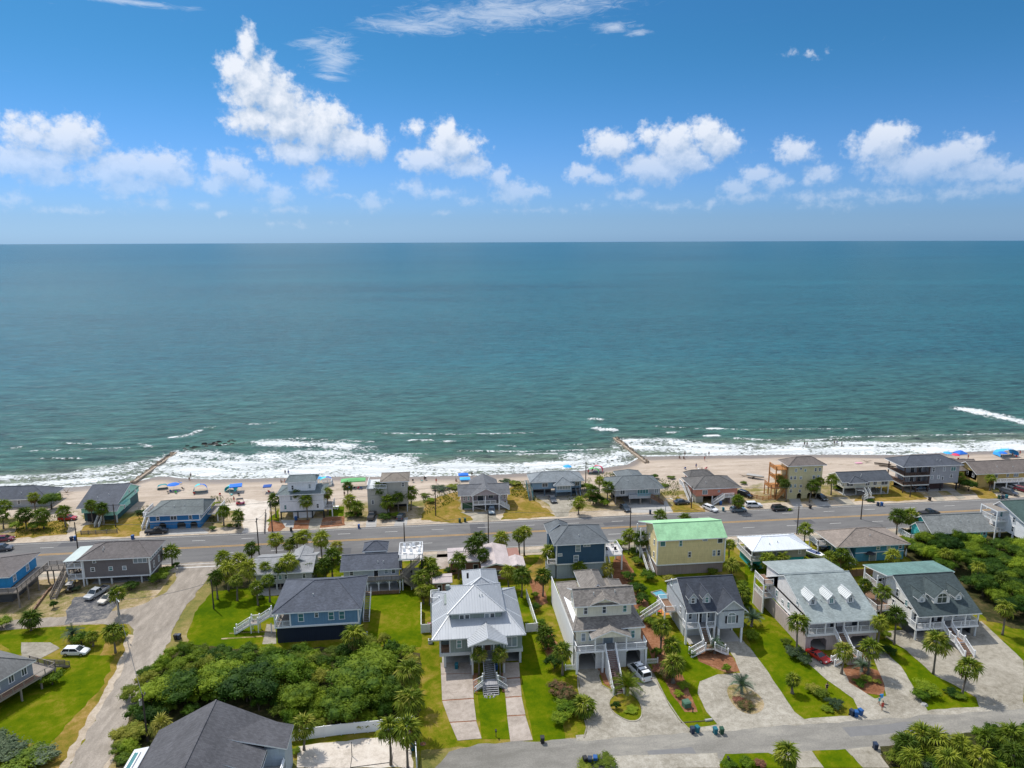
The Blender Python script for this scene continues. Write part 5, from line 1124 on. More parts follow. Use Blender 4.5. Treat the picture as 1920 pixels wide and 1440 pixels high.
WMR = metal_roof('white_ribbed_metal_roof',(0.72,0.75,0.78),.35); TEAL = siding('teal_boards',(0.03,0.38,0.39),True,.4); GRE = siding('greige_siding',(0.36,0.35,0.30),False,.2)
h = House('low house with a bright white ribbed metal roof over teal lower boards',(79,150))
h.wall(73.4,84.8,146.6,153.0,2.6,5.0,GRE); h.roof(71.2,85.6,145.6,154.2,5.0,6.6,'x',4.0,4.0,WMR,seams=1.0); h.wall(71.9,72.05,146.9,153.5,0,2.4,TEAL); h.wall(72.05,74.4,146.9,147.0,0,2.4,TEAL); h.wall(76.4,84.5,146.9,153,0,2.5,TEAL)
h.deck(71.2,73.4,145.9,154,2.6); h.rail([(73.4,146.0),(71.3,146.0),(71.3,153.9)],2.6); h.posts([(71.4,146.1),(71.4,150),(71.4,153.8)],2.6,4.9,.1); h.posts([(71.5,146.2),(74.6,147.0),(76.2,147.0)],0,2.5,.14,WHITE)
for x_,w_ in ((74.4,.7),(75.5,.7),(77.8,.7),(83.2,.7)): h.win('f',146.59,x_,3.4,w_,1.3 if x_ != 77.8 else .6,'hung')
h.done()

TANR = shingle('tan_shingle',(0.245,0.205,0.175),.4); STB = siding('steel_blue_siding',(0.07,0.26,0.37),False,.2)
h = House('steel-blue house under a broad tan hip roof with white-framed windows',(103,151))
h.wall(97.8,110.0,147.6,155.2,0.1,4.3,STB); h.roof(92.4,111.0,146.8,156.6,4.3,6.8,'x',7.5,8.5,TANR,vents=1); h.wall(95.2,97.8,149.5,155.2,0,4.3,STB)
part('belt_board',MB().box(97.75,147.5,2.2,110.05,147.6,2.35),WHITE,h.o)
for x_ in (103.4,106.0,109.0): h.win('f',147.59,x_,2.9,.9,1.0)
for y_ in (150.5,152,154): h.win('l',95.19,y_,2.6,.8,1.3)
h.door('f',147.59,102.2,.1,1.6,2.0,GLASS_BLIND); h.deck(90.9,94.9,152.2,156.4,2.6); h.rail([(94.8,152.3),(91.0,152.3),(91.0,156.3)],2.6); h.posts([(91.1,152.4),(91.1,156.2),(94.7,152.4)],0,2.4,.13); h.stair(96.2,149.5,2.6,0,-1,1.2,.05,.3,plain('white_deck_boards',(.60,.58,.56),.7,.15),True,WHITE); h.done()

AQ = siding('aqua_siding',(0.07,0.48,0.47),False,.2); AGR = shingle('weathered_grey_shingle',(0.215,0.225,0.215),.5)
h = House('aqua house with a weathered grey gable roof behind the thicket',(130,157))
h.wall(121.3,136.2,153.3,160.6,1.8,4.4,AQ); h.roof(120.6,137.2,152.4,161.6,3.9,6.9,'x',0,0,AGR,gw=AQ,o=.7); h.roof(118.6,123.5,153.8,158.2,3.8,5.6,'x',0,0,AGR,gw=AQ,o=.3); h.wall(119,121.3,154.2,157.8,1.8,3.8,AQ)
for x_ in (129,134,135.4): h.win('f',153.29,x_,2.6,.9,1.0)
h.posts([(122,153.5),(126,153.5),(130,153.5),(133.5,153.5),(136,153.5)],0,1.8,.15,PALE_TRIM,'pile'); h.deck(116.6,119.0,154.5,159.5,1.9); h.rail([(119,154.6),(116.7,154.6),(116.7,159.4)],1.9); h.done()

TWH0 = siding('clean_white_siding',(0.82,0.83,0.84),False,.2)
h = House('tall bright white house with stacked side balconies at the right edge',(148,156))
SHG2 = shingle('dark_green_shingle',(.06,.10,.09),.4)
h.wall(142.8,158,148.0,160.5,2.4,6.4,TWH0); h.roof(142.2,159,147.2,161.5,6.2,9.6,'x',0,0,SHG2,gw=TWH0,o=.6,mid=157.5); h.posts([(143,148.2),(146,148.2),(150,148.2),(143,153),(143,157)],0,2.3,.17,WHITE,'pile')
h.deck(139.8,142.8,155.0,160.5,5.2); h.rail([(142.7,155.1),(139.9,155.1),(139.9,160.4)],5.2); h.deck(139.8,142.8,155.0,160.5,2.5); h.rail([(142.7,155.1),(139.9,155.1),(139.9,160.4)],2.5); h.posts([(139.9,155.1),(139.9,160.4)],0,7.8,.13)
h.deck(139.8,142.8,155.0,160.5,7.9,name='balcony_roof')
for y_,z_ in ((153,5.6),(157,5.6),(153,3.2)): h.win('l',142.79,y_,z_,.9,1.4)
for x_ in (144.5,147,149.5): h.win('f',147.99,x_,3.9,.9,1.3)
h.done()

# ===== beach row =====
SLATE = shingle('slate_shingle',(0.085,0.095,0.115),.4)
h = House('low grey house at the left edge of the beach under a slate gable roof',(-120,213))
h.wall(-139,-113.2,209.6,217,0,2.6,GRW); h.roof(-140,-112.4,208.8,218,2.6,5.2,'x',0,6,SLATE,gw=GRW,o=.6)
for x_ in (-127,-121,-117): h.win('f',209.59,x_,1.0,.9,1.1)
h.done()
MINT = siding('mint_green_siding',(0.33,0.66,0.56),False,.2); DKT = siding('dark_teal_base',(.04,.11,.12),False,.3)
h = House('mint green house with a wide slate gable roof beside the groyne',(-90,202))
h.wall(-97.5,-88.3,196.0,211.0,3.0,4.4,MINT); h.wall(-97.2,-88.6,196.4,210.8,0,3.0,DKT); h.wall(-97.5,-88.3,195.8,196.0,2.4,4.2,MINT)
h.roof(-98.4,-88.0,195.0,212.0,4.2,7.3,'x',0,0,SLATE,gw=MINT,o=.3,mid=205.5)
h.roof(-91.6,-87.2,193.4,198,3.6,4.5,'x',0,0,SLATE,gw=MINT,o=.25); h.wall(-91.4,-87.5,193.8,196.2,2.2,3.7,MINT); h.posts([(-91.2,194),(-87.7,194)],0,2.2,.14,PALE_TRIM,'pile'); h.wall(-88.4,-87.6,196.2,203,2.2,3.4,MINT)
for y_,z_ in ((199,3.3),(204.5,4.9),(208.5,3.4)): h.win('r',-88.29 if y_ > 203 else -87.59,y_,z_ if y_ > 203 else 2.3,.8,1.0)
h.wall(-96,-92.5,195.6,195.75,0,2.2,DARK); h.stair(-91.8,195.0,2.6,0,-1,1.1,.05,.3,PINE,True,PALE_TRIM); h.done()
CBL = siding('cobalt_blue_siding',(0.035,0.19,0.42),False,.2); GGR = shingle('green_grey_shingle',(0.14,0.16,0.16),.4)
h = House('cobalt blue house with a green-grey hip roof and garage bays facing the road',(-69.5,193))
h.wall(-76.7,-63.8,187.6,197.2,2.1,4.2,CBL); h.roof(-77.4,-62.6,186.8,198.2,4.2,6.4,'x',5.0,1.5,GGR,vents=2); archwall(h,-76.7,-63.8,187.6,0,2.1,((-74.4,-72.6,1.8),(-69.8,-67.6,1.8),(-66.4,-64.6,1.8)),CBL); h.wall(-76.7,-76.5,187.8,197,0,2.1,CBL); h.wall(-64.0,-63.8,187.8,197,0,2.1,CBL); h.wall(-76.5,-64,193,193.2,0,2.1,DARK); h.corner(-76.7,-63.8,187.6,197.2,2.3,4.1)
for x_,w_ in ((-74.5,.9),(-70.5,1.7),(-66.2,.9)): h.win('f',187.59,x_,2.6,w_,1.1,'double' if w_ > 1 else 'hung')
for y_ in (189,191,193,195): h.win('r',-63.79,y_,2.8,.8,.9,'frame')
h.deck(-80,-77.0,191.5,199.0,2.4,m_=PINE); h.rail([(-77,191.6),(-79.9,191.6),(-79.9,199)],2.4); h.stair(-78.4,191.5,2.4,0,-1,1.1,.05,.3,PINE,True,WHITE); h.deck(-63,-60.4,191.5,199,2.4,m_=PINE); h.rail([(-60.5,191.6),(-60.5,199)],2.4); h.posts([(-60.5,191.7),(-60.5,195),(-60.5,198.8),(-79.9,195)],0,2.2,.12)
h.done()
TWH = siding('bright_white_siding',(0.82,0.83,0.84),False,.2); TG = shingle('teal_grey_shingle',(0.13,0.16,0.165),.4)
h = House('three-storey white beach house with a square hipped tower room',(-38,193))
h.wall(-43.6,-31.8,190.8,197.5,2.3,7.4,TWH); h.roof(-44.3,-31.2,190.0,198.4,7.4,8.6,'x',3.0,3.0,TG); h.wall(-41.3,-34.0,191.6,196.2,7.4,10.6,TWH); h.roof(-41.8,-33.5,191.1,196.8,10.6,11.7,'x',.8,.8,TG)
h.wall(-40.3,-35.0,191.5,196,0,2.1,TWH); part('beam',MB().box(-43.6,190.7,2.05,-31.8,190.9,2.35),plain('dark_teal_beam',(.03,.07,.09)),h.o); h.posts([(-43.4,191),(-31.9,191),(-35,191),(-31.9,197)],0,2.1,.15,DARK,'pile')
for x_,z_ in ((-40.0,8.3),(-35.4,8.5),(-40.4,5.6),(-35.9,5.6),(-42.1,3.0),(-33.4,3.0)): h.win('f',190.79 if z_ < 8 else 191.59,x_,z_,.75,1.25)
h.deck(-31.8,-29.6,191.5,197,2.4,m_=PINE,name='side_deck'); h.rail([(-31.7,191.6),(-29.7,191.6),(-29.7,197)],2.4); h.posts([(-29.7,191.7),(-29.7,196.9)],0,2.3,.13); h.deck(-33.2,-30.4,197.4,200,7.3,name='roof_terrace'); h.rail([(-33.2,199.9),(-30.5,199.9),(-30.5,197.4)],7.3)
h.done()
BEI = siding('beige_siding',(0.48,0.46,0.40),False,.2); BTR = shingle('beige_brown_shingle',(0.20,0.175,0.145),.4)
h = House('boxy beige beach house behind tall palms',(-14.5,196))
h.wall(-19.9,-14.5,192.0,199.5,0,7.4,BEI); h.wall(-14.5,-8.8,192.6,199.5,2.4,9.2,BEI); h.roof(-16.4,-8.2,192.0,200.2,9.3,10.6,'x',3.4,3.4,BTR); part('flat_roof',MB().box(-20.1,191.8,7.4,-14.5,199.6,7.6),PALE_TRIM,h.o); h.rail([(-14.6,192),(-19.9,192),(-19.9,199.4)],7.6)
for x_,z_,y_ in ((-18.5,3.0,191.99),(-10.0,7.6,192.59),(-12.8,4.2,192.59)): h.win('f',y_,x_,z_,.75,1.2)
h.posts([(-14.3,192.9),(-9.0,192.9),(-9,199)],0,2.4,.15,PALE_TRIM,'pile'); h.wall(-14.5,-9,197,197.2,0,2.4,DARK); h.done()
PKG = siding('pinkish_grey_siding',(0.44,0.37,0.38),False,.2); GSL = shingle('grey_slate_shingle',(0.135,0.14,0.15),.4)
h = House('pinkish beach house with crossing grey gables and a white front deck with side stair',(12.5,196))
h.wall(6.2,9.6,192.6,199.6,2.0,4.5,PKG); h.wall(9.6,17.0,193.6,204,2.0,4.5,PKG); h.wall(17.0,19.4,192.6,199.6,2.0,4.5,PKG); h.roof(5.3,20.2,191.8,200.4,4.4,6.2,'x',0,0,GSL,gw=PKG,o=.6)
h.roof(9.0,17.4,190.8,204.5,4.5,6.6,'y',0,0,GSL,gw=PKG,o=.5); h.wall(6.4,9.4,193,199,0,2.0,siding('green_lattice',(.07,.14,.08),True,.3)); h.posts([(6.4,192.8),(9.6,192.8),(17,192.8),(19.3,192.8)],0,2.0,.14,WHITE,'pile')
h.deck(9.4,17.0,190.6,193.6,2.05); h.rail([(9.5,190.7),(16.0,190.7)],2.05); h.posts([(9.5,190.8),(13.0,190.8),(16.9,190.8)],0,4.4,.12); h.stair(17.0,191.3,2.05,1,0,1.1,.05,.26,PINE,True,WHITE); h.wall(7,19,201,201.2,0,2,DARK)
for x_ in (7.1,8.3): h.win('f',192.59,x_,2.7,.55,1.2)
for x_ in (17.7,18.7): h.win('f',192.59,x_,2.7,.55,1.2)
h.door('f',193.59,11.8,2.05,1.6,2.0,GLASS); h.win('f',193.59,14.8,2.7,1.4,1.2,'double'); h.done()
SBL = siding('soft_blue_siding',(0.25,0.38,0.50),False,.2); PGB = shingle('pale_blue_grey_shingle',(0.21,0.235,0.25),.35)
h = House('soft blue beach house with a pale grey hip roof and a projecting windowed porch',(35.3,203))
h.wall(27.9,42.6,200.6,206.6,2.2,4.7,SBL); h.roof(27.0,43.5,199.8,207.8,4.7,6.6,'x',4,4,PGB,vents=1); h.wall(34.6,39.4,198.9,201,1.6,3.8,SBL); h.roof(33.9,40.1,198.3,204.5,3.9,5.6,'y',2.8,0,PGB); h.win('f',198.89,37.0,2.5,4.2,1.1,'strip')
h.win('f',200.59,31.6,2.9,1.8,1.2,'double'); h.win('f',200.59,41.4,2.9,1.4,1.2,'double'); h.posts([(28,200.8),(31.5,200.8),(34.7,199.1),(39.3,199.1),(42.5,200.8)],0,2.2,.15,plain('slate_blue_post',(.10,.15,.2)),'pile'); h.wall(28.5,34,204,204.2,0,2.2,DARK); h.wall(39.5,42.4,201.5,206,0,2.2,siding('dark_blue_base',(.04,.08,.13),False,.2)); h.stair(41.3,200.6,2.2,0,-1,1.1,.05,.3,PINE,True,plain('slate_blue_post',(.10,.15,.2)))
h.stair(27.0,204,3.0,0,-1,1.2,.05,.42,PINE,True,plain('dark_teal_rail',(.03,.14,.16))); h.deck(26.2,27.8,204,207,3.0); h.done()
FOG = siding('fog_grey_siding',(0.40,0.42,0.44),False,.2); BGS = shingle('blue_green_grey_shingle',(0.13,0.148,0.155),.35)
h = House('fog-grey beach house on piles with a wide hip roof and a turquoise-railed balcony',(57.5,197))
h.wall(50.6,64.0,191.0,200.4,2.5,4.8,FOG); h.wall(54.6,61.2,190.2,191,1.9,3.0,FOG); h.roof(49.0,65.0,190.2,201.4,4.8,7.0,'x',5,4,BGS,vents=1); h.roof(53.5,61.5,197,205,5.4,6.9,'y',0,3,BGS)
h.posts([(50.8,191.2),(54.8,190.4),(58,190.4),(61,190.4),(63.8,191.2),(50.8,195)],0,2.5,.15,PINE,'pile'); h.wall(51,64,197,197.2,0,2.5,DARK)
h.win('f',190.99,52.8,3.1,1.5,1.3,'double'); h.win('f',190.99,58.8,3.1,3.4,1.3,'strip'); h.win('f',190.99,62.9,3.1,1.3,1.3,'double',GLASS_BLIND); h.rail([(57.2,190.15),(61.1,190.15)],2.6,.8,plain('turquoise_rail',(.2,.42,.5))); h.stair(60.8,189.8,2.5,1,0,1.0,.05,.3,BROWNWOOD,True,BROWNWOOD); h.done()
SAL = siding('salmon_siding',(0.66,0.28,0.20),False,.2); DGR = shingle('dark_warm_grey_shingle',(0.125,0.12,0.115),.4)
h = House('salmon pink beach house with a dark grey hip roof and white front stair',(80,194))
h.wall(74.4,86.8,189.6,198.6,2.0,4.6,SAL); h.roof(73.3,87.8,188.9,199.4,4.5,6.6,'x',5,5,DGR,vents=1); h.roof(75.0,83.6,197,203,5.0,6.6,'x',1.5,3,DGR); h.wall(75.6,83,198,202.4,2,5,SAL)
h.wall(74.4,76.6,189.8,198,0,2.0,GRE); h.wall(82.6,84,189.8,198,0,2,GRE); h.wall(76.6,82.6,195,195.2,0,2,DARK); h.posts([(79.4,189.8)],0,2,.15,WHITE,'pile'); h.win('f',189.59,77.0,2.6,1.6,1.3,'double',GLASS_BLIND); h.win('f',189.59,81.2,3.1,.6,.6,'frame')
h.deck(82.0,85.2,187.8,189.6,2.2); h.rail([(82.1,187.9),(85.1,187.9)],2.2); h.stair(82.0,187.9,2.2,-1,0,1.1,.05,.3,PINE,True,WHITE); h.wall(84,85.2,187.9,189.6,0,2.0,PKG); h.stair(73.2,196.5,3.2,0,-1,1.1,.05,.36,PINE,True,WHITE); h.deck(72.5,74.4,196.5,199,3.2); h.rail([(72.6,196.6),(72.6,199)],3.2); h.done()
LYE = siding('pale_yellow_siding',(0.66,0.58,0.33),False,.2); BRS = shingle('brown_shingle',(0.17,0.145,0.13),.4)
h = House('four-storey pale yellow beach house with an orange timber deck tower on its left',(107,191)); h.rail_m = ORANGEWOOD
h.wall(102.2,112.6,189.4,194.2,1.9,10.4,LYE); h.roof(101.4,113.4,188.7,195.0,10.4,12.2,'x',4,3.4,BRS); archwall(h,102.2,112.6,189.4,0,1.9,((105.2,106.6,1.7),(108.4,111.8,1.7)),LYE); h.wall(102.2,102.4,189.6,194.2,0,1.9,LYE); h.wall(112.4,112.6,189.6,194.2,0,1.9,LYE); h.wall(103,112,193,193.2,0,1.9,DARK)
for z_,xs_ in ((8.4,(104.3,107.2,110.4,111.7)),(6.1,(103.0,104.2,106.0,110.0,111.4)),(3.6,(103.1,104.4,106.2,108.6)),(2.1,(106.0,103.2))):
    for x_ in xs_: h.win('f',189.39,x_,z_,.75,1.0 if x_ not in (106.0,107.2,106.2) else .8)
h.win('f',189.39,105.8,9.0,.7,.7,'frame')
for z_ in (3.4,6.2,9.0):
    w_ = 97.4 if z_ == 3.4 else 98.6
    h.deck(w_,102.2,190.0,194.6,z_,.25,ORANGEWOOD,ORANGEWOOD,'orange_deck'); h.rail([(102.1,190.1),(w_ + .1,190.1),(w_ + .1,194.5)],z_,1.0,ORANGEWOOD)
h.posts([(98.7,190.2),(98.7,194.4),(101.9,190.2)],0,9.9,.14,ORANGEWOOD); h.posts([(97.5,190.2),(97.5,194.4)],0,3.2,.12,ORANGEWOOD)
for z_ in (0.1,3.4): h.stair(101.6,189.5,z_ + (3.3 if z_ < 1 else 2.8),-1,0,.9,z_,.17,ORANGEWOOD,True,ORANGEWOOD)
h.done()
IVW = siding('ivory_white_siding',(0.70,0.68,0.56),False,.2); BLK = shingle('blue_black_shingle',(0.075,0.085,0.10),.4)
h = House('low ivory beach house on piles with a blue-black gable roof',(127,193)); h.rail_m = PALE_TRIM
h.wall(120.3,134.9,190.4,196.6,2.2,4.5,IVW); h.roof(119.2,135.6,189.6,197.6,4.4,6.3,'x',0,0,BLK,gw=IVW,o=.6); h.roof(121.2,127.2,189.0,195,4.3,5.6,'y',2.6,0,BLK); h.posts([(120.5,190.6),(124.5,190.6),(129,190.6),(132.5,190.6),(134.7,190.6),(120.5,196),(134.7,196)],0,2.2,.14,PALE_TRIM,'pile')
for x_,w_ in ((122.2,2.2),(127.8,1.4),(130.2,1.2),(133.2,2.2)): h.win('f',190.39,x_,2.9,w_,1.2,'double')
for y_ in (191.6,193): h.win('l',120.29,y_,2.9,.9,1.2)
h.deck(123.8,127.2,188.6,190.4,2.2); h.stair(126.2,188.6,2.2,0,-1,1.2,.9,.3,PINE,True,PALE_TRIM); h.deck(125.2,127.2,185.6,186.6,.9,name='landing'); h.stair(125.2,186.1,.9,-1,0,.9,.05,.3,PINE,True,PALE_TRIM); h.wall(121,134,195.5,195.7,0,2.2,DARK); h.done()
MGR = siding('mid_grey_siding',(0.34,0.35,0.38),False,.2)
h = House('tall grey beach house with dark-railed wraparound balconies on two floors',(149,194)); h.rail_m = plain('dark_brown_rail',(.07,.045,.04))
h.wall(147.6,157.4,190.8,198.2,2.4,8.3,MGR); h.wall(142.0,147.6,192.6,198.2,2.4,8.3,MGR); h.roof(138.4,158.2,190.0,199.0,8.3,10.4,'x',5,5,SLATE)
for z_ in (2.5,5.4): h.deck(139.2,147.6,190.2,198.2,z_,.35,BROWNWOOD,PALE_TRIM,'balcony'); h.rail([(147.5,190.3),(139.3,190.3),(139.3,198.1)],z_)
h.posts([(139.4,190.4),(143.5,190.4),(147.4,190.4),(139.4,198)],0,8.2,.13); h.posts([(148,191),(152,191),(157.2,191)],0,2.4,.15,DARK,'pile'); h.wall(149,154,192.5,197,0,2.4,siding('dark_red_base',(.09,.05,.05),False,.2)); h.wall(141,157,197,197.2,0,2.4,DARK)
for x_,z_,w_ in ((149,6.2,.8),(152.4,6.3,.8),(155.4,6.2,1.7),(148.7,3.9,.9),(150.8,3.9,.8),(152.2,3.5,.8),(155,4.1,.9)): h.win('f',190.79,x_,z_,w_,1.3 if z_ > 5 else 1.1,'double' if w_ > 1 else 'hung')
for x_ in (143.4,145.8):
    for z_ in (2.6,5.5): h.door('f',192.59,x_,z_,1.3,2.0,GLASS)
h.done()
TYE = siding('tan_yellow_siding',(0.60,0.44,0.17),False,.2)
h = House('wide tan-yellow beach house with a brown gable roof and carport at the right edge',(174,195))
h.wall(164.6,185.4,192.2,200,2.2,4.8,TYE); h.wall(164.6,168.8,191.8,200,0,4.8,TYE); h.roof(163.6,186.4,191.2,201,4.6,7.2,'x',0,0,BRS,gw=TYE,o=.7); h.wall(160.4,164.6,197,204,1.5,4.6,TYE); h.roof(159.6,170,196,205,4.4,6.4,'x',0,0,BRS,gw=TYE,o=.6)
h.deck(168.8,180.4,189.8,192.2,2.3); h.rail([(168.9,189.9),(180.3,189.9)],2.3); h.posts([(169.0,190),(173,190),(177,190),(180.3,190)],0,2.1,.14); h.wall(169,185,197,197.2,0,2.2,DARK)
for x_,w_ in ((170.6,2.2),(175,.8),(177.8,1.6),(182,1.6)): h.win('f',192.19,x_,3.0,w_,1.1,'double')
for y_ in (193.5,196,198.5): h.win('l',164.59,y_,3.0,.9,1.2)
h.done()
# ---------------- vegetation ----------------
def fan_frond(seed,n_=12,petiole=.85,blade=1.0):
    r_ = random.Random(seed); mb = MB()
    mb.face([(0,-.02,0),(petiole,-.015,.05),(petiole,.015,.05),(0,.02,0)])
    for i in range(n_):
        a = R(-105 + 210 * i / (n_ - 1)) + r_.uniform(-.05,.05); L = blade * (.72 + .28 * math.cos(a * .6)) * r_.uniform(.8,1.12)
        dx,dy = math.cos(a),math.sin(a); w = .075; px_,py_ = -dy * w,dx * w; dz = .07 * (1 if i % 2 else -1)
        m1 = (petiole + dx * L * .55,dy * L * .55,.05 + .04 + dz * .3); t_ = (petiole + dx * L,dy * L,.05 - .42 * L - r_.uniform(0,.2))
        mb.face([(petiole,0,.05),(m1[0] - px_,m1[1] - py_,m1[2] + dz),(m1[0] + px_,m1[1] + py_,m1[2] - dz)])
        mb.face([(m1[0] - px_,m1[1] - py_,m1[2] + dz),(t_[0],t_[1],t_[2]),(m1[0] + px_,m1[1] + py_,m1[2] - dz)])
    return mb
def feather_frond(seed,L=2.0,arch=1.1,leaf=.42,n_=15):
    r_ = random.Random(seed); mb = MB()
    def c(t_): return Vector((L * (t_ - .12 * t_ * t_),0,L * (.55 * t_ - arch * t_ * t_)))
    for i in range(8): mb.bar(c(i / 8),c((i + 1) / 8),.04 * (1 - i / 9),.04 * (1 - i / 9))
    for i in range(n_):
        t_ = .14 + .86 * i / n_; q = c(t_); l_ = leaf * (1 - .75 * abs(t_ - .45) ** 1.5 * 1.4) * r_.uniform(.85,1.1)
        for sg in (-1,1):
            tip = q + Vector((l_ * .55,sg * l_ * .8,l_ * .28 - .02)); mb.face([q - Vector((.05,0,0)),q + Vector((.06,0,0)),tip])
    return mb
def xform(mb,M,out):
    b = len(out.v); out.v += [tuple(M @ Vector(p)) for p in mb.v]; out.f += [tuple(b + i for i in f) for f in mb.f]; out.mi += mb.mi
def frond_dirs(r_,n_,e0,e1):
    out = []
    for i in range(n_):
        t_ = (i + .5) / n_; e_ = e0 + (e1 - e0) * t_ + r_.uniform(-14,12); out.append((i * 137.5 + r_.uniform(-12,12),e_))
    return out
def crown_mesh(seed,mat,n_=23,e0=80,e1=-42,size=1.0,kind='fan'):
    r_ = random.Random(seed); out = MB(); fr = [fan_frond(seed * 5 + i) if kind == 'fan' else feather_frond(seed * 5 + i) for i in range(4)]
    for a,e_ in frond_dirs(r_,n_,e0,e1):
        M = Matrix.Rotation(R(a),4,'Z') @ Matrix.Rotation(R(-e_),4,'Y') @ Matrix.Rotation(R(r_.uniform(-25,25)),4,'X') @ Matrix.Scale(size * r_.uniform(.85,1.1),4)
        xform(r_.choice(fr),M,out)
    return out.mesh('crown',mat)
CROWNS = {'g': [crown_mesh(i,FROND) for i in range(4)],'y': [crown_mesh(10 + i,FROND_Y) for i in range(3)],'b': [crown_mesh(20 + i,FROND_B,26,75,0,.95,'feather') for i in range(2)]}
DEADS = [crown_mesh(30 + i,FROND_DEAD,11,-45,-82,.85) for i in range(3)]
FRONDS = {'g': [fan_frond(60 + i).mesh('frond',FROND) for i in range(4)],'y': [fan_frond(70 + i).mesh('frond',FROND_Y) for i in range(4)],
          'b': [feather_frond(80 + i,1.9,1.0,.5).mesh('frond',FROND_B) for i in range(4)],'p': [feather_frond(90 + i,3.0,.95,.6,20).mesh('frond',FROND) for i in range(4)],
          'd': [fan_frond(95 + i).mesh('frond',FROND_DEAD) for i in range(2)]}
TRUNKS = {}
def trunk_mesh(h_,lean,r0=.19,mat=None,seed=0,curve=True):
    key = (round(h_ * 2) / 2,round(lean,1),r0,seed % 3)
    if key in TRUNKS: return TRUNKS[key]
    r_ = random.Random(str(key)); rings = []; n_ = 9
    for k_ in range(10):
        t_ = k_ / 9; cx_ = lean * (t_ ** 1.6) ; cy_ = .12 * math.sin(t_ * 3 + seed); rr = r0 * (1.35 - .45 * min(1,t_ * 4) - .1 * t_ + (.12 if t_ > .85 else 0)) * r_.uniform(.93,1.07)
        rings.append([(cx_ + math.cos(2 * math.pi * i / n_) * rr,cy_ + math.sin(2 * math.pi * i / n_) * rr,key[0] * t_ - .05) for i in range(n_)])
    me = MB().loft(rings).mesh('trunk',mat or TRUNK,smooth=True); TRUNKS[key] = me; return me
palm_n = [0]
def palm(px,py,h_,label,kind='g',size=1.0,lean=0.0,fronds=False,dead=None,grp='cabbage palms along the streets',thick=.19):
    palm_n[0] += 1; i = palm_n[0]; r_ = random.Random(i * 31)
    x,y = W(px,py,h_ + .2); hh = round(h_ * 2) / 2; rot = r_.uniform(0,6.28) if not lean else (math.pi if lean < 0 else 0); lean = abs(lean)
    size *= 1.12; t = thing('palm_tree',label,'palm tree',(x - (lean if rot == 0 else -lean) if lean else x,y,0),rot,grp)
    link('trunk',trunk_mesh(hh,lean,thick,seed=i),t); top = (lean,.12 * math.sin(3 + (i % 3 if False else i)),hh - .1)
    top = (lean,0,hh - .08)
    if not fronds:
        cr = CROWNS[kind]; q_ = size * r_.uniform(.84,1.12); link('crown',cr[i % len(cr)],t,top,(r_.uniform(-.2,.2),r_.uniform(-.2,.2),r_.uniform(0,6.28)),(q_,q_,q_ * r_.uniform(.85,1.15)))
        if dead or (dead is None and kind != 'b' and i % 3): link('dead_fronds',DEADS[i % 3],t,top,(0,0,r_.uniform(0,6.28)),(size,) * 3)
    else:
        spec = {'g': (28,82,-48),'y': (28,82,-48),'b': (26,75,-5),'p': (44,82,-12)}[kind]
        for a,e_ in frond_dirs(r_,*spec):
            M = Matrix.Rotation(R(a),4,'Z') @ Matrix.Rotation(R(-e_),4,'Y') @ Matrix.Rotation(R(r_.uniform(-25,25)),4,'X'); s_ = size * r_.uniform(.85,1.08)
            f = link('frond',r_.choice(FRONDS['d'] if (kind in 'gy' and e_ < -42) else FRONDS[kind]),t,top,M.to_euler(),(s_,s_,s_))
    return t
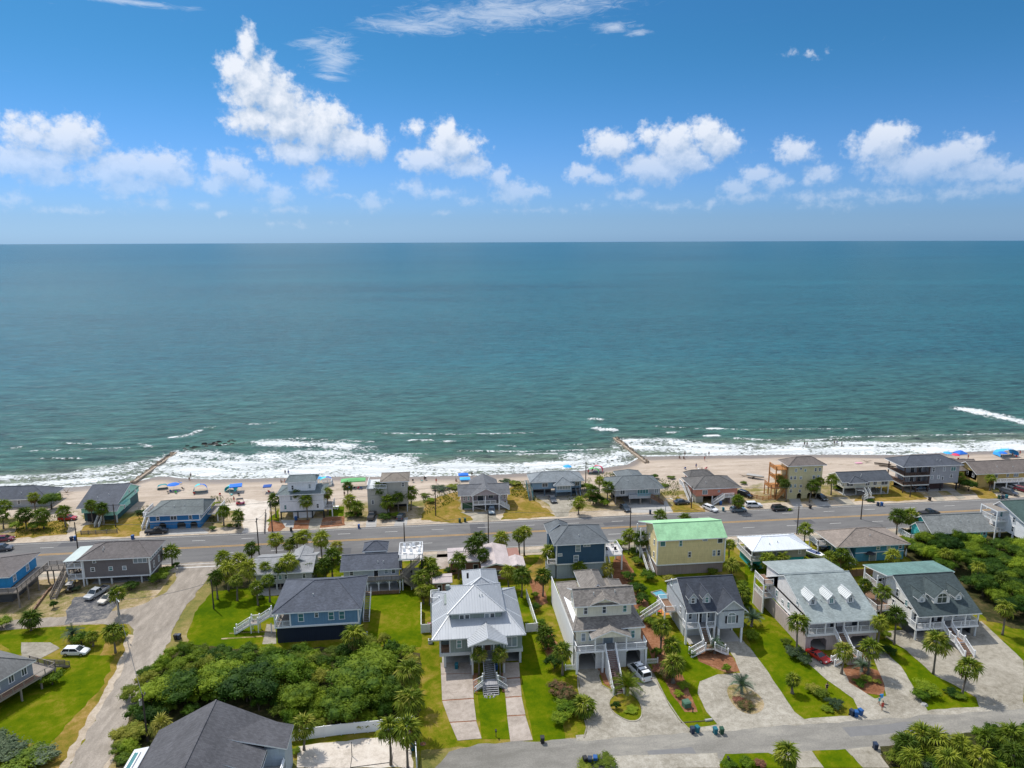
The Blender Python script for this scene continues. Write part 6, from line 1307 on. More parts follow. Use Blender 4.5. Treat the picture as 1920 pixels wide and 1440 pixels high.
PALMS = [  # crown position in the photograph, height, label, options
 (898,1224,4.2,'left of the two slim palms beside the stair of the grey metal-roofed house',dict(size=.85,fronds=True,kind='y')),
 (937,1224,4.2,'right of the two slim palms beside the stair of the grey metal-roofed house',dict(size=.9,fronds=True,kind='y')),
 (1757,1204,6.0,'tall yellow-green palm in front of the dark green-roofed white house',dict(kind='y',size=1.35,fronds=True)),
 (1817,1250,5.0,'windblown palm on the lawn tip by the wide concrete drive',dict(size=1.2,fronds=True,lean=.7)),
 (1583,1220,4.4,'palm left of the landing stair of the house with three metal dormers',dict(kind='y',size=1.0,fronds=True)),
 (1633,1212,5.2,'palm right of the landing stair of the house with three metal dormers',dict(size=1.15,fronds=True)),
 (1651,1165,6.0,'left palm of the pair between the metal-dormer house and the green-roofed house',dict(size=1.0)),
 (1682,1153,6.0,'right palm of the pair between the metal-dormer house and the green-roofed house',dict(size=1.0)),
 (1656,1108,7.0,'tallest palm against the side wall of the green-roofed white house',dict(size=1.05)),
 (1623,1096,5.5,'palm beside the rear deck of the green-roofed white house',dict(size=.95)),
 (1497,1166,6.0,'palm at the left front corner of the house with three metal dormers',dict(size=1.15,fronds=True)),
 (1487,1275,2.3,'short stout palm alone on the lawn before the metal-dormer house',dict(size=.75,fronds=True,thick=.25)),
 (1886,1140,5.5,'yellowish palm standing at the edge of the right-hand woods',dict(kind='y',size=1.1)),
 (1241,1174,5.5,'slender palm in the mulch strip left of the small dormered house',dict(size=1.05,fronds=True)),
 (1260,1210,3.0,'low round palm in the lawn before the small dormered house',dict(size=1.05,fronds=True)),
 (1264,1243,3.6,'thick-trunked palm in the mulch strip by the camper van drive',dict(size=1.2,fronds=True,thick=.32,kind='y')),
 (1055,1219,4.6,'palm behind the clipped bush beside the cream house',dict(size=1.0,fronds=True)),
 (1023,1191,2.6,'low palm in the hedge right of the grey metal-roofed house',dict(size=1.05)),
 (1095,1322,1.6,'low palmetto leaning over the shell driveway of the cream house',dict(size=1.15,fronds=True)),
 (568,1358,4.2,'palm with browning fronds beside the bottom dark grey roof',dict(kind='y',size=1.15,fronds=True)),
 (730,1362,6.2,'left of the two tall palms inside the white fence corner',dict(size=1.15,fronds=True)),
 (762,1367,6.6,'right of the two tall palms inside the white fence corner',dict(size=1.25,fronds=True)),
 (767,1312,6.2,'yellowing palm on the right edge of the thicket above the fence corner',dict(kind='y',size=1.35,fronds=True)),
 (767,1258,6.2,'big palm with a pale crown at the right edge of the thicket',dict(kind='y',size=1.35,fronds=True)),
 (664,1192,4.5,'palm rising from the thicket by the corner of the blue hip-roofed house',dict(size=1.3,fronds=True,dead=True)),
 (302,1360,3.0,'yellow-green palmetto pressed against the left slope of the bottom roof',dict(kind='y',size=1.2)),
 (212,1185,4.0,'palm in the bed at the side street corner beside the lamp post',dict(size=1.2,fronds=True)),
 (172,1190,2.2,'small palm between the silvery palm and the round bush by the side street',dict(size=.8)),
 (219,1113,4.4,'palm partly hiding the cars on the dark patched driveway',dict(size=1.1,fronds=True)),
 (321,1036,3.4,'bushy palm at the right corner of the taupe house by the side street',dict(size=1.15)),
 (55,1158,2.6,'squat palm on the left sandy lot',dict(size=1.2)),
 (404,1082,5.0,'leftmost palm of the cluster at the side street corner',dict()),
 (418,1047,5.4,'tallest palm at the back of the corner cluster',dict(size=1.15)),
 (447,1049,5.0,'palm on the right of the two rear ones in the corner cluster',dict(size=1.1)),
 (426,1070,4.6,'palm in the middle of the corner cluster',dict(size=1.2)),
 (443,1087,4.6,'front palm of the corner cluster with a bright crown',dict(kind='y')),
 (464,1064,6.2,'tall palm with a bent trunk in the lawn left of the low grey house',dict(lean=-.6,size=1.1)),
 (481,1102,3.8,'short palm over the lawn left of the blue hip-roofed house',dict(size=1.0)),
 (503,1088,4.8,'palm just off the left eave of the blue hip-roofed house',dict(size=1.0)),
 (471,1026,5.5,'palm beside the utility pole on the near side of the main road',dict(size=1.1)),
 (497,1066,4.4,'first palm from the left in front of the low pale grey roof',dict()),
 (523,1062,5.2,'second palm from the left in front of the low pale grey roof',dict()),
 (542,1054,5.8,'tallest palm in front of the low pale grey roof',dict(size=1.15)),
 (579,1064,3.6,'low palm at the right end of the low pale grey roof',dict(size=1.1)),
 (592,1066,3.4,'rounded palm between the low grey roof and the dark slate roof',dict(kind='y',size=1.0)),
 (608,1060,4.2,'palm in the dark clump left of the dark slate roof',dict(size=1.1)),
 (622,1045,4.8,'big shaggy palm left of the dark slate roof',dict(size=1.3,dead=True)),
 (631,1024,4.6,'brownish palm behind the shaggy one by the dark slate roof',dict(kind='y',size=1.1,dead=True)),
 (516,1012,4.8,'leftmost palm of the roadside row behind the low grey house',dict(size=1.15)),
 (542,1020,3.6,'short palm second in the roadside row behind the low grey house',dict(kind='y',size=.85)),
 (556,1011,4.4,'thin palm in the middle of the roadside row',dict(size=.9)),
 (568,1004,5.6,'tallest palm of the roadside row behind the low grey house',dict(size=1.15)),
 (601,1011,5.4,'solitary palm right of the roadside row behind the low grey house',dict(size=1.15)),
 (683,1066,3.6,'bright palm poking above the slate hip roof of the blue house',dict(kind='y',size=1.05)),
 (803,1058,4.4,'top palm of the clump left of the grey metal roof',dict(size=1.15)),
 (789,1080,4.2,'left palm of the clump beside the roof deck tower',dict(kind='y',size=1.1)),
 (812,1070,3.6,'palm nearest the brick outbuilding in the clump',dict(size=1.0)),
 (793,1104,3.2,'low palm at the white fence left of the grey metal roof',dict(kind='y',size=1.05)),
 (806,1108,3.0,'dark low palm touching the eave of the grey metal roof',dict(size=.9)),
 (887,1019,6.2,'left palm of the trio behind the faded pink roof',dict(size=1.15)),
 (899,1010,6.4,'upper palm of the trio behind the faded pink roof',dict(size=1.1)),
 (906,1040,5.4,'lower palm of the trio over the faded pink roof',dict(size=1.1)),
 (860,1049,4.6,'palm in the courtyard of the faded pink roofed house',dict(size=1.15)),
 (940,1011,3.8,'round palm at the roadside beside the dark utility pole',dict(size=1.15)),
 (973,1002,5.6,'left palm of the pair standing at the road right of the pink roof',dict(size=1.1)),
 (983,998,5.9,'right palm of the pair standing at the road right of the pink roof',dict(size=1.15)),
 (1030,1036,4.8,'palm at the left front edge of the navy house',dict(size=1.05)),
 (953,1070,4.2,'left palm of the two at the rear right of the grey metal roof',dict(size=1.0)),
 (978,1077,5.2,'larger palm of the two at the rear right of the grey metal roof',dict(size=1.3)),
 (1018,1081,4.4,'palm in the straw between the grey metal roof and the cream house',dict(size=1.1)),
 (1087,1062,3.2,'low palm before the white lattice of the navy house',dict(size=1.1)),
 (1139,1064,3.2,'low palm in front of the side deck of the navy house',dict(kind='y',size=1.05)),
 (1180,1002,5.0,'left palm between the navy house deck and the yellow house',dict(kind='y',size=1.15)),
 (1202,1010,5.6,'slim palm against the left side of the yellow house',dict(size=1.1)),
 (1238,964,5.6,'palm showing above the left end of the seafoam roof',dict(size=1.1)),
 (1284,972,3.6,'palm tip peeping above the middle of the seafoam roof',dict(size=.9)),
 (1372,1058,3.4,'shaggy palm between the yellow house and the white metal roof',dict(size=1.25,kind='y',dead=True)),
 (1368,1022,3.8,'small palm behind the right corner of the yellow house',dict(size=.9)),
 (1441,1050,3.4,'left palm of the two before the white metal roofed house',dict(size=1.15)),
 (1468,1045,3.4,'right palm of the two before the white metal roofed house',dict(kind='y',size=1.15)),
 (1510,991,5.0,'palm at the roadside above the white metal roof',dict(size=1.15)),
 (1578,1037,5.2,'tallest of the palms before the steel-blue house',dict(size=1.25)),
 (1556,1046,3.8,'yellowish palm left of the tallest one before the steel-blue house',dict(kind='y',size=1.2)),
 (1592,1055,3.0,'low palm at the corner of the steel-blue house',dict(kind='y',size=1.0)),
 (1675,1040,3.6,'palm by the white chairs right of the steel-blue house',dict(size=1.15)),
 (1684,966,5.6,'left palm of the large pair at the aqua house',dict(size=1.35)),
 (1709,967,5.4,'right palm of the large pair at the aqua house',dict(size=1.3)),
 (1393,1112,3.6,'dark palm at the right side of the small dormered house',dict(size=1.2,dead=True)),
 (1475,1411,3.6,'palm at the bottom edge beside the narrow concrete drive',dict(size=1.1,fronds=True)),
 (1728,1377,2.2,'palmetto at the street edge of the bottom right scrub',dict(size=1.25,fronds=True)),
 # beach side
 (62,930,4.6,'palm in front of the left slate roof on the beach side',dict(size=1.1)),(8,948,3.8,'palm at the left picture edge on the beach side',dict(size=1.1)),(4,967,3.4,'lone palm at the left picture edge near the road',dict(size=1.1)),
 (45,964,4.0,'dense palm left of the big spreading tree by the left beach road',dict(size=1.35)),(78,962,4.2,'palm right of centre in the left beachside clump',dict(size=1.3)),(118,957,4.6,'slender palm before the maroon vehicles',dict(size=1.1)),
 (170,946,5.0,'left palm before the mint green house',dict(size=1.1)),(190,953,4.6,'right palm before the mint green house',dict(size=1.1)),
 (418,958,4.0,'left palm beside the sandy beach access',dict(size=1.1)),(446,966,3.6,'right palm beside the sandy beach access',dict(size=1.0)),
 (515,937,5.0,'palm just left of the three-storey white beach house',dict(size=1.1)),(556,925,7.0,'tallest palm before the white three-storey beach house',dict(size=.95)),(574,938,5.5,'shorter palm before the white three-storey beach house',dict(size=1.05)),(613,922,6.6,'palm at the right corner of the white three-storey beach house',dict(size=1.0)),
 (652,911,5.0,'palm on the sand before the green canopy',dict(size=.9)),(655,940,3.8,'leafy palm left of the beige boxy house',dict(size=1.2)),(668,948,3.2,'round palm beside the black pickup drive',dict(size=1.2)),
 (712,915,7.0,'left of the high palms against the beige boxy house',dict(size=1.3)),(729,906,7.4,'highest palm against the beige boxy house',dict(size=1.2)),(726,940,4.2,'middle low palm against the beige boxy house',dict(size=1.2,dead=True)),(746,932,5.0,'right palm against the beige boxy house',dict(size=1.2)),(770,922,5.2,'palm just right of the beige boxy house',dict(size=1.2)),
 (1085,942,3.4,'single palm beside the drive of the soft blue house',dict(size=1.15)),(1124,901,5.0,'palm above the leafy clump left of the fog-grey house',dict(size=1.0)),(1140,913,5.4,'palm with dark crown at the left eave of the fog-grey house',dict(size=1.15)),(1113,918,4.2,'palm inside the leafy clump left of the fog-grey house',dict(size=1.2)),
 (1384,938,3.4,'drooping palm before the salmon house',dict(size=1.2,dead=True)),(1462,895,6.2,'upper leaning palm by the orange deck tower',dict(size=1.0,lean=.9)),(1472,905,5.6,'lower leaning palm by the orange deck tower',dict(size=1.0,lean=-.8)),
 (1520,892,6.0,'highest palm against the pale yellow beach house',dict(size=.85,lean=.6)),(1524,910,5.0,'middle palm against the pale yellow beach house',dict(size=1.1,lean=.7)),(1537,902,5.4,'right palm against the pale yellow beach house',dict(size=.9,lean=.9)),(1560,899,4.6,'palm between the yellow tall house and the ivory house',dict(size=1.15)),
 (1858,896,4.0,'palm before the tan-yellow beach house',dict(size=1.1)),(1800,893,3.6,'dark palm left of the tan-yellow beach house',dict(size=.9)),
]
for px_,py_,h_,lab,kw in PALMS: palm(px_,py_,h_,lab,**kw)
palm(1176,1288,1.3,'large date palm with arching fronds on the round driveway island','p',.95,fronds=True,grp='feather palms in the front gardens',thick=.34)
palm(1391,1283,1.5,'silvery palm on the oval island of the shell driveway','b',1.1,fronds=True,grp='feather palms in the front gardens',thick=.28)
palm(1341,1208,1.6,'silvery palm under the stair landing of the small dormered house','b',.95,fronds=True,grp='feather palms in the front gardens',thick=.25)
palm(1617,1246,1.2,'silvery palm in the mulch below the metal-dormer house','b',.95,fronds=True,grp='feather palms in the front gardens',thick=.25)
palm(135,1186,1.7,'silvery palm beside the white station wagon','b',1.1,fronds=True,grp='feather palms in the front gardens',thick=.28)
palm(1410,1160,1.4,'silvery drooping palm right of the small dormered house','b',1.1,fronds=True,grp='feather palms in the front gardens',thick=.28)

# leafy crowns: leaf clumps spread through several overlapping lobes
def leaf_crown(seed,mat,n_=1700,lobes=14,leaf=.125,flat=.8,name='crown'):
    r_ = random.Random(seed); mb = MB(); L = []
    for i in range(lobes):
        a = i * 2.4 + r_.uniform(-.5,.5); d_ = .74 * math.sqrt((i + .3) / lobes) * r_.uniform(.8,1.12); L.append((Vector((math.cos(a) * d_,math.sin(a) * d_,(math.sqrt(max(0,.75 - d_ * d_)) * .72 - .22 + r_.uniform(-.16,.14)) * flat)),r_.uniform(.17,.40)))
    for i in range(n_):
        c_,rad = L[i % lobes]; d_ = Vector((r_.gauss(0,1),r_.gauss(0,1),r_.gauss(0,1) + .25)).normalized()
        p_ = c_ + d_ * rad * (r_.uniform(.55,1.0) if r_.random() < .35 else (r_.uniform(1.0,1.55) if r_.random() < .16 else r_.uniform(.86,1.1))); p_.z *= 1.0
        nn = (d_ + Vector((r_.uniform(-.8,.8),r_.uniform(-.8,.8),r_.uniform(-.3,.9)))).normalized(); t1 = nn.cross(Vector((r_.uniform(-1,1),r_.uniform(-1,1),r_.uniform(-1,1)))).normalized(); t2 = nn.cross(t1)
        s_ = leaf * r_.uniform(.55,1.15); q = [p_ + t1 * s_ * .5,p_ + t2 * s_ * .32,p_ - t1 * s_ * .5,p_ - t2 * s_ * .32]; q[0] -= nn * s_ * .12; q[2] -= nn * s_ * .12
        mb.face([tuple(v_) for v_ in q])
    for c_,rad in L:      # inner mass of twigs and shaded leaves
        k_ = rad * .66; n2 = 6; rings = []
        for j in range(1,5):
            ph = math.pi * j / 5; rings.append([(c_.x + math.sin(ph) * math.cos(6.283 * m2 / n2) * k_ * r_.uniform(.8,1.15),c_.y + math.sin(ph) * math.sin(6.283 * m2 / n2) * k_ * r_.uniform(.8,1.15),c_.z - math.cos(ph) * k_) for m2 in range(n2)])
        mb.loft(rings)
    return mb.mesh(name,mat)
BUSH = {'g': [leaf_crown(100 + i,LEAF) for i in range(4)],'d': [leaf_crown(110 + i,LEAF_D,1900,16) for i in range(4)],'y': [leaf_crown(120 + i,LEAF_Y) for i in range(3)],'r': [leaf_crown(130 + i,LEAF_R,1500,14) for i in range(3)],'s': [leaf_crown(140 + i,LEAF_G,1400,13) for i in range(3)]}
BIGC = {'d': [leaf_crown(150 + i,LEAF_D,4600,30,.08,.8) for i in range(3)],'g': [leaf_crown(155 + i,LEAF,4600,30,.08,.8) for i in range(3)]}
STEM = MB().tube((0,0,-.05),(.05,.02,.55),.09,.06,7).tube((.03,.01,.45),(.3,.1,.95),.05,.03,6).tube((.03,.01,.45),(-.25,-.15,.95),.05,.03,6).mesh('stem',BARK)
bn = [0]
def bush(px,py,rx,hh,label,kind='g',group=None,world=False,name='shrub',cat='shrub',ry=None,big=False,base=None):
    """leafy plant whose middle shows at (px, py): rx radius and hh total height in metres"""
    bn[0] += 1; r_ = random.Random(bn[0] * 17); x,y = (px,py) if world else W(px,py,hh * .5); src = (BIGC if big else BUSH)[kind]
    t = thing(name,label,cat,(x,y,0),r_.uniform(0,6.28),group)
    lift = hh * (.5 if not big else .56); link('trunk' if name == 'tree' else 'stem',STEM,t,(0,0,0),None,(hh * .6,hh * .6,lift))
    link('crown',src[bn[0] % len(src)],t,(0,0,lift),(0,0,0),(rx * 1.12,(ry or rx) * 1.12,hh * .56)); return t
SHRUBS = [
 (152,1196,2.0,2.6,'round bush between two palms at the side street bed','g'),(222,1192,1.6,1.8,'low bush at the foot of the lamp post palm','g'),(97,1272,1.8,2.4,'big round bush by the timber deck at the left edge','g'),(60,1155,1.3,1.6,'leafy bush at the foot of the squat palm','g'),
 (100,1133,.9,1.8,'upright dark bush alone on the sandy lot','g'),(245,1098,1.8,2.0,'shrub under the right side of the taupe house','d'),(297,1082,2.4,2.2,'broad shrub at the front corner of the taupe house','d'),(312,1068,1.8,1.8,'bush along the wall of the taupe house nearest the road','g'),(145,1103,1.0,1.2,'ragged shrub by the small dark cart','s'),(330,1058,1.0,1.0,'small bush under the bushy palm at the road corner','d'),
 (3,1168,2.0,2.2,'bush cut by the left edge beside the gravel lane','g'),(12,1412,3.2,2.2,'silvery scrub in the bottom left corner','s'),(50,1420,3.2,2.0,'dark shrub second from the left in the bottom left corner','d'),(82,1418,2.6,2.0,'shrub at the right end of the bottom left scrub','s'),(-5,1395,3.0,2.4,'grey bush at the very bottom left edge','s'),
 (488,1120,.9,.8,'small clipped bush on the lawn left of the blue house','g'),(343,1212,1.1,2.6,'narrow dark bush at the side street bin','d'),(370,1232,2.0,3.0,'dark tree-like shrub at the thicket corner','d'),
 (1040,1240,1.9,2.8,'clipped round dark bush beside the cream house','d'),(1005,1138,1.3,1.8,'bush at the outer side of the white fence','d'),(1012,1168,1.5,1.8,'lighter shrub beside the white fence corner','g'),(1003,1115,1.0,1.2,'small bush along the upper white fence','d'),(1030,1208,1.5,2.0,'shrub in the hedge strip beside the cream house wall','g'),(1022,1188,1.2,1.6,'leafy shrub under the low hedge palm','y'),
 (1050,1290,2.0,2.4,'reddish flowering shrub between the lawn and the shell drive','r'),(1062,1303,2.0,2.2,'second reddish flowering shrub nearer the drive','r'),(1060,1325,2.0,2.0,'green shrub below the flowering ones','g'),(1053,1345,1.7,1.9,'glossy shrub at the end of the hedge by the street','g'),(1078,1322,1.4,1.6,'shrub under the palmetto by the shell drive','d'),
 (1122,1230,.8,2.6,'columnar shrub left of the cream house stair','d'),(1170,1225,.7,2.6,'columnar shrub right of the cream house stair','d'),(1155,1322,.8,1.4,'small dark bush on the round island beside the date palm','d'),(1185,1330,1.3,.5,'low ground cover on the round island','g'),
 (1178,1080,1.8,2.2,'bush behind the cream house near the lattice deck','g'),(1196,1102,2.0,2.4,'rounded shrub in the hedge right of the cream house roof','g'),(1203,1122,1.8,2.2,'shrub in the middle of the hedge right of the cream house','d'),(1208,1148,1.8,2.4,'dark shrub low in the hedge right of the cream house','d'),(1222,1165,1.5,2.0,'shrub by the slender palm in the mulch strip','d'),(1215,1078,2.0,2.4,'shrub at the rear lawn behind the small dormered house','g'),(1256,1085,1.6,2.0,'yellow-green shrub behind the left end of the charcoal roof','y'),(1335,1072,1.4,1.8,'yellow-green shrub against the mauve base of the yellow house','y'),(1345,1078,1.0,1.2,'low shrub beside the yellow-green one at the mauve base','y'),(1232,1222,1.1,1.7,'clipped bush in the mulch strip beside the picket gate','d'),(1252,1265,1.8,2.0,'reddish shrub around the thick-trunked palm','r'),(1235,1255,1.5,1.8,'flowering shrub by the white picket gate','r'),(1272,1300,.9,1.0,'bright green tuft in the mulch by the utility box','g'),(1282,1285,1.2,1.0,'dark shrub behind the utility box','d'),(1298,1225,.9,1.1,'small bright bush at the foot of the landing stair','g'),(1363,1252,.9,1.5,'young shrub at the mulch point by the shell drive','g'),(1398,1322,1.6,.8,'rust-coloured grass clump on the oval island','r'),(1385,1312,1.2,.7,'dry tuft left of the silvery island palm','r'),
 (1400,1140,1.4,2.4,'dark shrub along the right wall of the small dormered house','d'),(1408,1190,1.5,2.0,'round bush casting shade by the posts of the dormered house','d'),(1392,1095,1.3,2.0,'shrub behind the dark palm near the charcoal roof','d'),(1490,1222,2.0,1.9,'grey-green bush in front of the pink boards','s'),(1508,1235,1.6,1.5,'glossy grey shrub by the red car','s'),(1475,1205,1.2,1.6,'yellow-green shrub under the corner palm','y'),
 (1524,1290,1.5,1.4,'yellow-green shrub group on the lawn','y'),(1540,1300,1.4,1.3,'light shrub right of the yellow-green one on the lawn','y'),(1565,1318,1.5,1.5,'white flowering shrub on the lawn by the drive','s'),(1552,1328,1.0,.7,'low dark shrub at the foot of the white flowering one','d'),(1612,1280,1.2,.9,'bright low bush in the mulch bed near the walkers','g'),(1624,1272,1.1,.9,'yellowish bush in the mulch bed near the walkers','y'),(1645,1278,.8,.7,'small yellow bush at the right of the mulch bed','y'),(1668,1220,1.5,1.8,'shrub at the top of the lawn wedge','d'),(1660,1190,1.3,2.0,'bush between the metal-dormer house and the next drive','d'),
 (1738,1290,2.2,1.8,'wide cycad-like shrub on the lawn wedge','g'),(1725,1300,1.6,1.6,'glossy shrub left of the cycad-like one','g'),(1785,1298,1.4,.9,'flat clipped shrub by the lawn tip','d'),(1798,1304,1.3,.8,'second flat clipped shrub by the lawn tip','d'),
 (1637,1135,1.5,2.0,'shrub in the gap left of the green-roofed house','d'),(1480,1070,1.4,1.6,'bush behind the right end of the white metal roofed house','d'),(1412,1062,1.4,1.8,'bush in front of the teal boards','d'),(1570,1062,2.0,1.8,'shrub mass under the palms before the steel-blue house','g'),(1535,1065,1.6,1.4,'shrub below the yellowish palm','y'),
 (1165,1020,1.8,2.6,'shrub between the navy deck and the yellow house','g'),(1190,1035,2.0,2.4,'dark bush under the slim palm beside the yellow house','d'),(1197,1052,1.7,2.2,'lower bush beside the yellow house stair','d'),(1372,1085,1.2,1.6,'low bush at the corner of the yellow house','d'),(1128,1090,1.2,1.4,'bush at the foot of the white lattice','g'),(845,1068,1.5,1.4,'shrub in the courtyard of the pink roof','d'),(870,1060,1.4,1.5,'bush beneath the courtyard palm','d'),
 (655,1060,1.2,1.6,'bush at the eave of the low grey roof','y'),(505,1052,1.0,1.2,'shrub at the left wall of the low grey house','d'),
 # beach side
 (95,940,3.2,4.8,'big spreading tree before the left beach house','d'),(70,985,2.6,2.6,'dark bush mass beneath the left beachside palms','d'),(30,985,2.0,2.2,'bush left of the dark mass by the left beach road','g'),(398,990,1.1,1.2,'low yucca bush beside the cobalt blue house','g'),(430,985,.9,1.0,'small shrub between the two access palms','d'),(445,985,1.3,1.2,'bush at the roadside end of the access strip','d'),(405,945,1.8,1.1,'dune scrub right of the cobalt blue house','y'),(262,960,1.6,1.2,'scrub between the mint and the cobalt house','d'),
 (656,965,1.6,2.0,'bush at the foot of the leafy palm left of the beige house','d'),(672,965,1.4,1.6,'shrub by the black pickup drive','d'),(722,968,2.0,2.0,'dark shrub mass under the high palms','d'),(742,966,1.6,1.8,'second shrub under the high palms','d'),(700,955,1.0,1.6,'shrub at the beige wall','d'),(614,935,1.0,1.6,'dry bush right of the white three-storey house','y'),
 (808,938,1.5,1.4,'green shrub in the dune lot right of the beige house','g'),(795,928,1.6,1.0,'dune scrub behind the beige house lot','y'),(825,915,3.0,1.0,'long dune scrub left of the pinkish house','s'),(850,912,2.6,.9,'grassy dune tuft by the pinkish house','y'),(948,902,2.2,1.2,'dune scrub right of the pinkish house roof','s'),(965,905,2.0,1.2,'second dune scrub right of the pinkish house','y'),
 (1100,912,2.2,2.2,'leafy bush right of the soft blue house','g'),(1118,935,2.6,3.2,'dense tree-like bush left of the fog-grey house','g'),(1134,942,1.8,2.4,'bush at the left pile of the fog-grey house','g'),(1105,930,1.6,2.2,'bush beside the blue stair','d'),(1155,890,1.6,1.2,'scrub behind the fog-grey house','s'),(1228,893,1.4,1.6,'round bush behind the right eave of the fog-grey house','d'),(1245,910,1.8,.7,'dune grass mound between grey and salmon houses','y'),(1258,895,1.6,.9,'dune tuft left of the salmon house','y'),(1395,905,1.2,.9,'small scrub on the sand right of the salmon house','y'),(1390,950,1.1,1.0,'low scrub below the drooping palm','d'),
 (1817,910,2.6,3.6,'rounded tree before the tan-yellow beach house','d'),(1800,905,1.4,2.4,'bush beside the grey balcony house','d'),(1568,915,1.2,1.4,'bush left pile of the ivory house','d'),(1632,938,1.4,.6,'low planting at the ivory house road edge','g'),(1500,925,1.0,1.0,'bush at the base of the pale yellow beach house','d'),(1870,975,1.4,1.2,'dark clipped bush beside the bright white house','d'),(1480,955,1.0,.6,'small bush at the kerb near the black suv','d'),
 (1712,985,2.2,3.0,'dark tree right of the steel-blue house','d'),(1700,1000,2.2,2.6,'bush below the dark tree by the steel-blue house','d'),(1725,998,2.0,2.6,'bush by the white deck of the aqua house','d'),(1135,1428,1.8,.8,'low shrubs at the bottom edge beside the bins','y'),(1100,1438,2.0,.7,'verge scrub behind the three bins','y'),(1400,1430,1.2,1.2,'small shrub at the bottom left of the narrow drive','g'),(1425,1432,1.0,.9,'flowering tuft beside the bottom palm','r'),(1365,1432,1.2,.9,'shrub at the bottom edge left of the short palm','g'),
 (508,1385,0.9,1.0,'small bush at the wall of the bottom house','y'),(555,1408,.8,.8,'small bush at the foot of the browning palm','g'),
]
for a in SHRUBS:
    lab = a[4]; tr = 'tree' in lab.split()[:3]
    bush(a[0],a[1],a[2],a[3],lab,a[5],'garden shrubs and bushes',name='tree' if tr else 'shrub',cat='tree' if tr else 'shrub',big=tr)
# the thicket between the blue house and the white fence
def inside(p_,poly):
    c_ = False; n_ = len(poly)
    for i in range(n_):
        (x1,y1),(x2,y2) = poly[i],poly[(i + 1) % n_]
        if (y1 > p_[1]) != (y2 > p_[1]) and p_[0] < (x2 - x1) * (p_[1] - y1) / (y2 - y1) + x1: c_ = not c_
    return c_
for (cx_,cy_,rr_,hh_,kd,lab) in ((470,1285,5.2,6.0,'d','largest olive-green oak crown left of the thicket centre'),(415,1275,4.2,5.2,'g','mid-green tree left in the thicket behind the bottom roof'),(672,1285,5.6,6.4,'d','broad dark oak crown right of the thicket centre'),(700,1252,4.6,5.6,'d','upper dark oak crown near the pale yellow palms'),(650,1325,4.2,5.0,'d','lower dark oak crown above the white fence'),
                                  (525,1260,4.6,5.2,'g','olive tree crown in the middle of the thicket'),(345,1290,4.0,4.6,'g','tree crown at the left flank of the thicket'),(300,1300,3.4,4.2,'g','tree overhanging the side street'),(720,1300,3.6,4.8,'d','dark tree crown right beside the yellowing palm'),(560,1310,3.4,4.2,'d','dark crown above the left end of the white fence')):
    bush(cx_,cy_,rr_,hh_,lab,kd,'trees of the thicket',name='tree',cat='tree',big=True)
poly = [W(*p) for p in [(238,1320),(262,1280),(330,1240),(350,1228),(420,1228),(500,1222),(640,1222),(690,1222),(740,1235),(778,1250),(775,1345),(700,1360),(560,1372),(470,1330),(420,1305),(350,1350),(290,1365),(270,1430),(225,1425)]]
r_ = random.Random(5); yy = min(p[1] for p in poly)
while yy < max(p[1] for p in poly):
    xx = min(p[0] for p in poly)
    while xx < max(p[0] for p in poly):
        q = (xx + r_.uniform(-.8,.8),yy + r_.uniform(-.8,.8))
        if inside(q,poly):
            hh = r_.uniform(1.8,3.6); kd = r_.choice('gggdyyg')
            bush(q[0],q[1],r_.uniform(1.3,2.2),hh,'dense leafy shrub packed into the thicket between the blue house and the white fence',kd,'shrubs packed into the thicket',True)
        xx += 2.9
    yy += 2.7
for (px_,py_,h_) in ((600,1270,3.4),(590,1238,2.6),(560,1232,2.4),(690,1205,3.0),(720,1200,3.2),(735,1215,3.0),(320,1225,2.6),(520,1235,2.6),(650,1215,2.6),(760,1222,2.6),(400,1232,2.4),(250,1375,2.6),(235,1395,2.0),(600,1358,2.0),(680,1350,1.8)):
    bush(px_,py_,r_.uniform(1.5,2.2),h_,'bright yellow-green shrub standing proud along the rim of the thicket','y' if r_.random() < .6 else 'g','bright shrubs on the thicket rim')
# woods at the right
poly = [W(*p) for p in [(1700,1028),(1760,1012),(1860,1030),(1925,1020),(1990,1020),(1990,1190),(1900,1165),(1850,1130),(1800,1090),(1740,1058),(1700,1050)]]
yy = min(p[1] for p in poly)
while yy < max(p[1] for p in poly):
    xx = min(p[0] for p in poly)
    while xx < max(p[0] for p in poly):
        q = (xx + r_.uniform(-1,1),yy + r_.uniform(-1,1))
        if inside(q,poly) and not (120.5 < q[0] < 132 and 114 < q[1] < 126):
            hh = r_.uniform(2.6,5.0); bush(q[0],q[1],r_.uniform(2.0,3.2),hh,'bushy tree in the dense woods behind the dark green-roofed house',r_.choice('ddg'),'trees of the right-hand woods',True,'tree','tree',big=True)
        xx += 4.1
    yy += 3.9
for px_,py_,h_,lab in ((1835,1062,5,'palm tops inside the right-hand woods near the aqua house'),(1880,1080,4.6,'palm crown in the right-hand woods above the yellowish palm'),(1775,1035,4.2,'palm crown at the front of the woods before the aqua house')): palm(px_,py_,h_,lab)
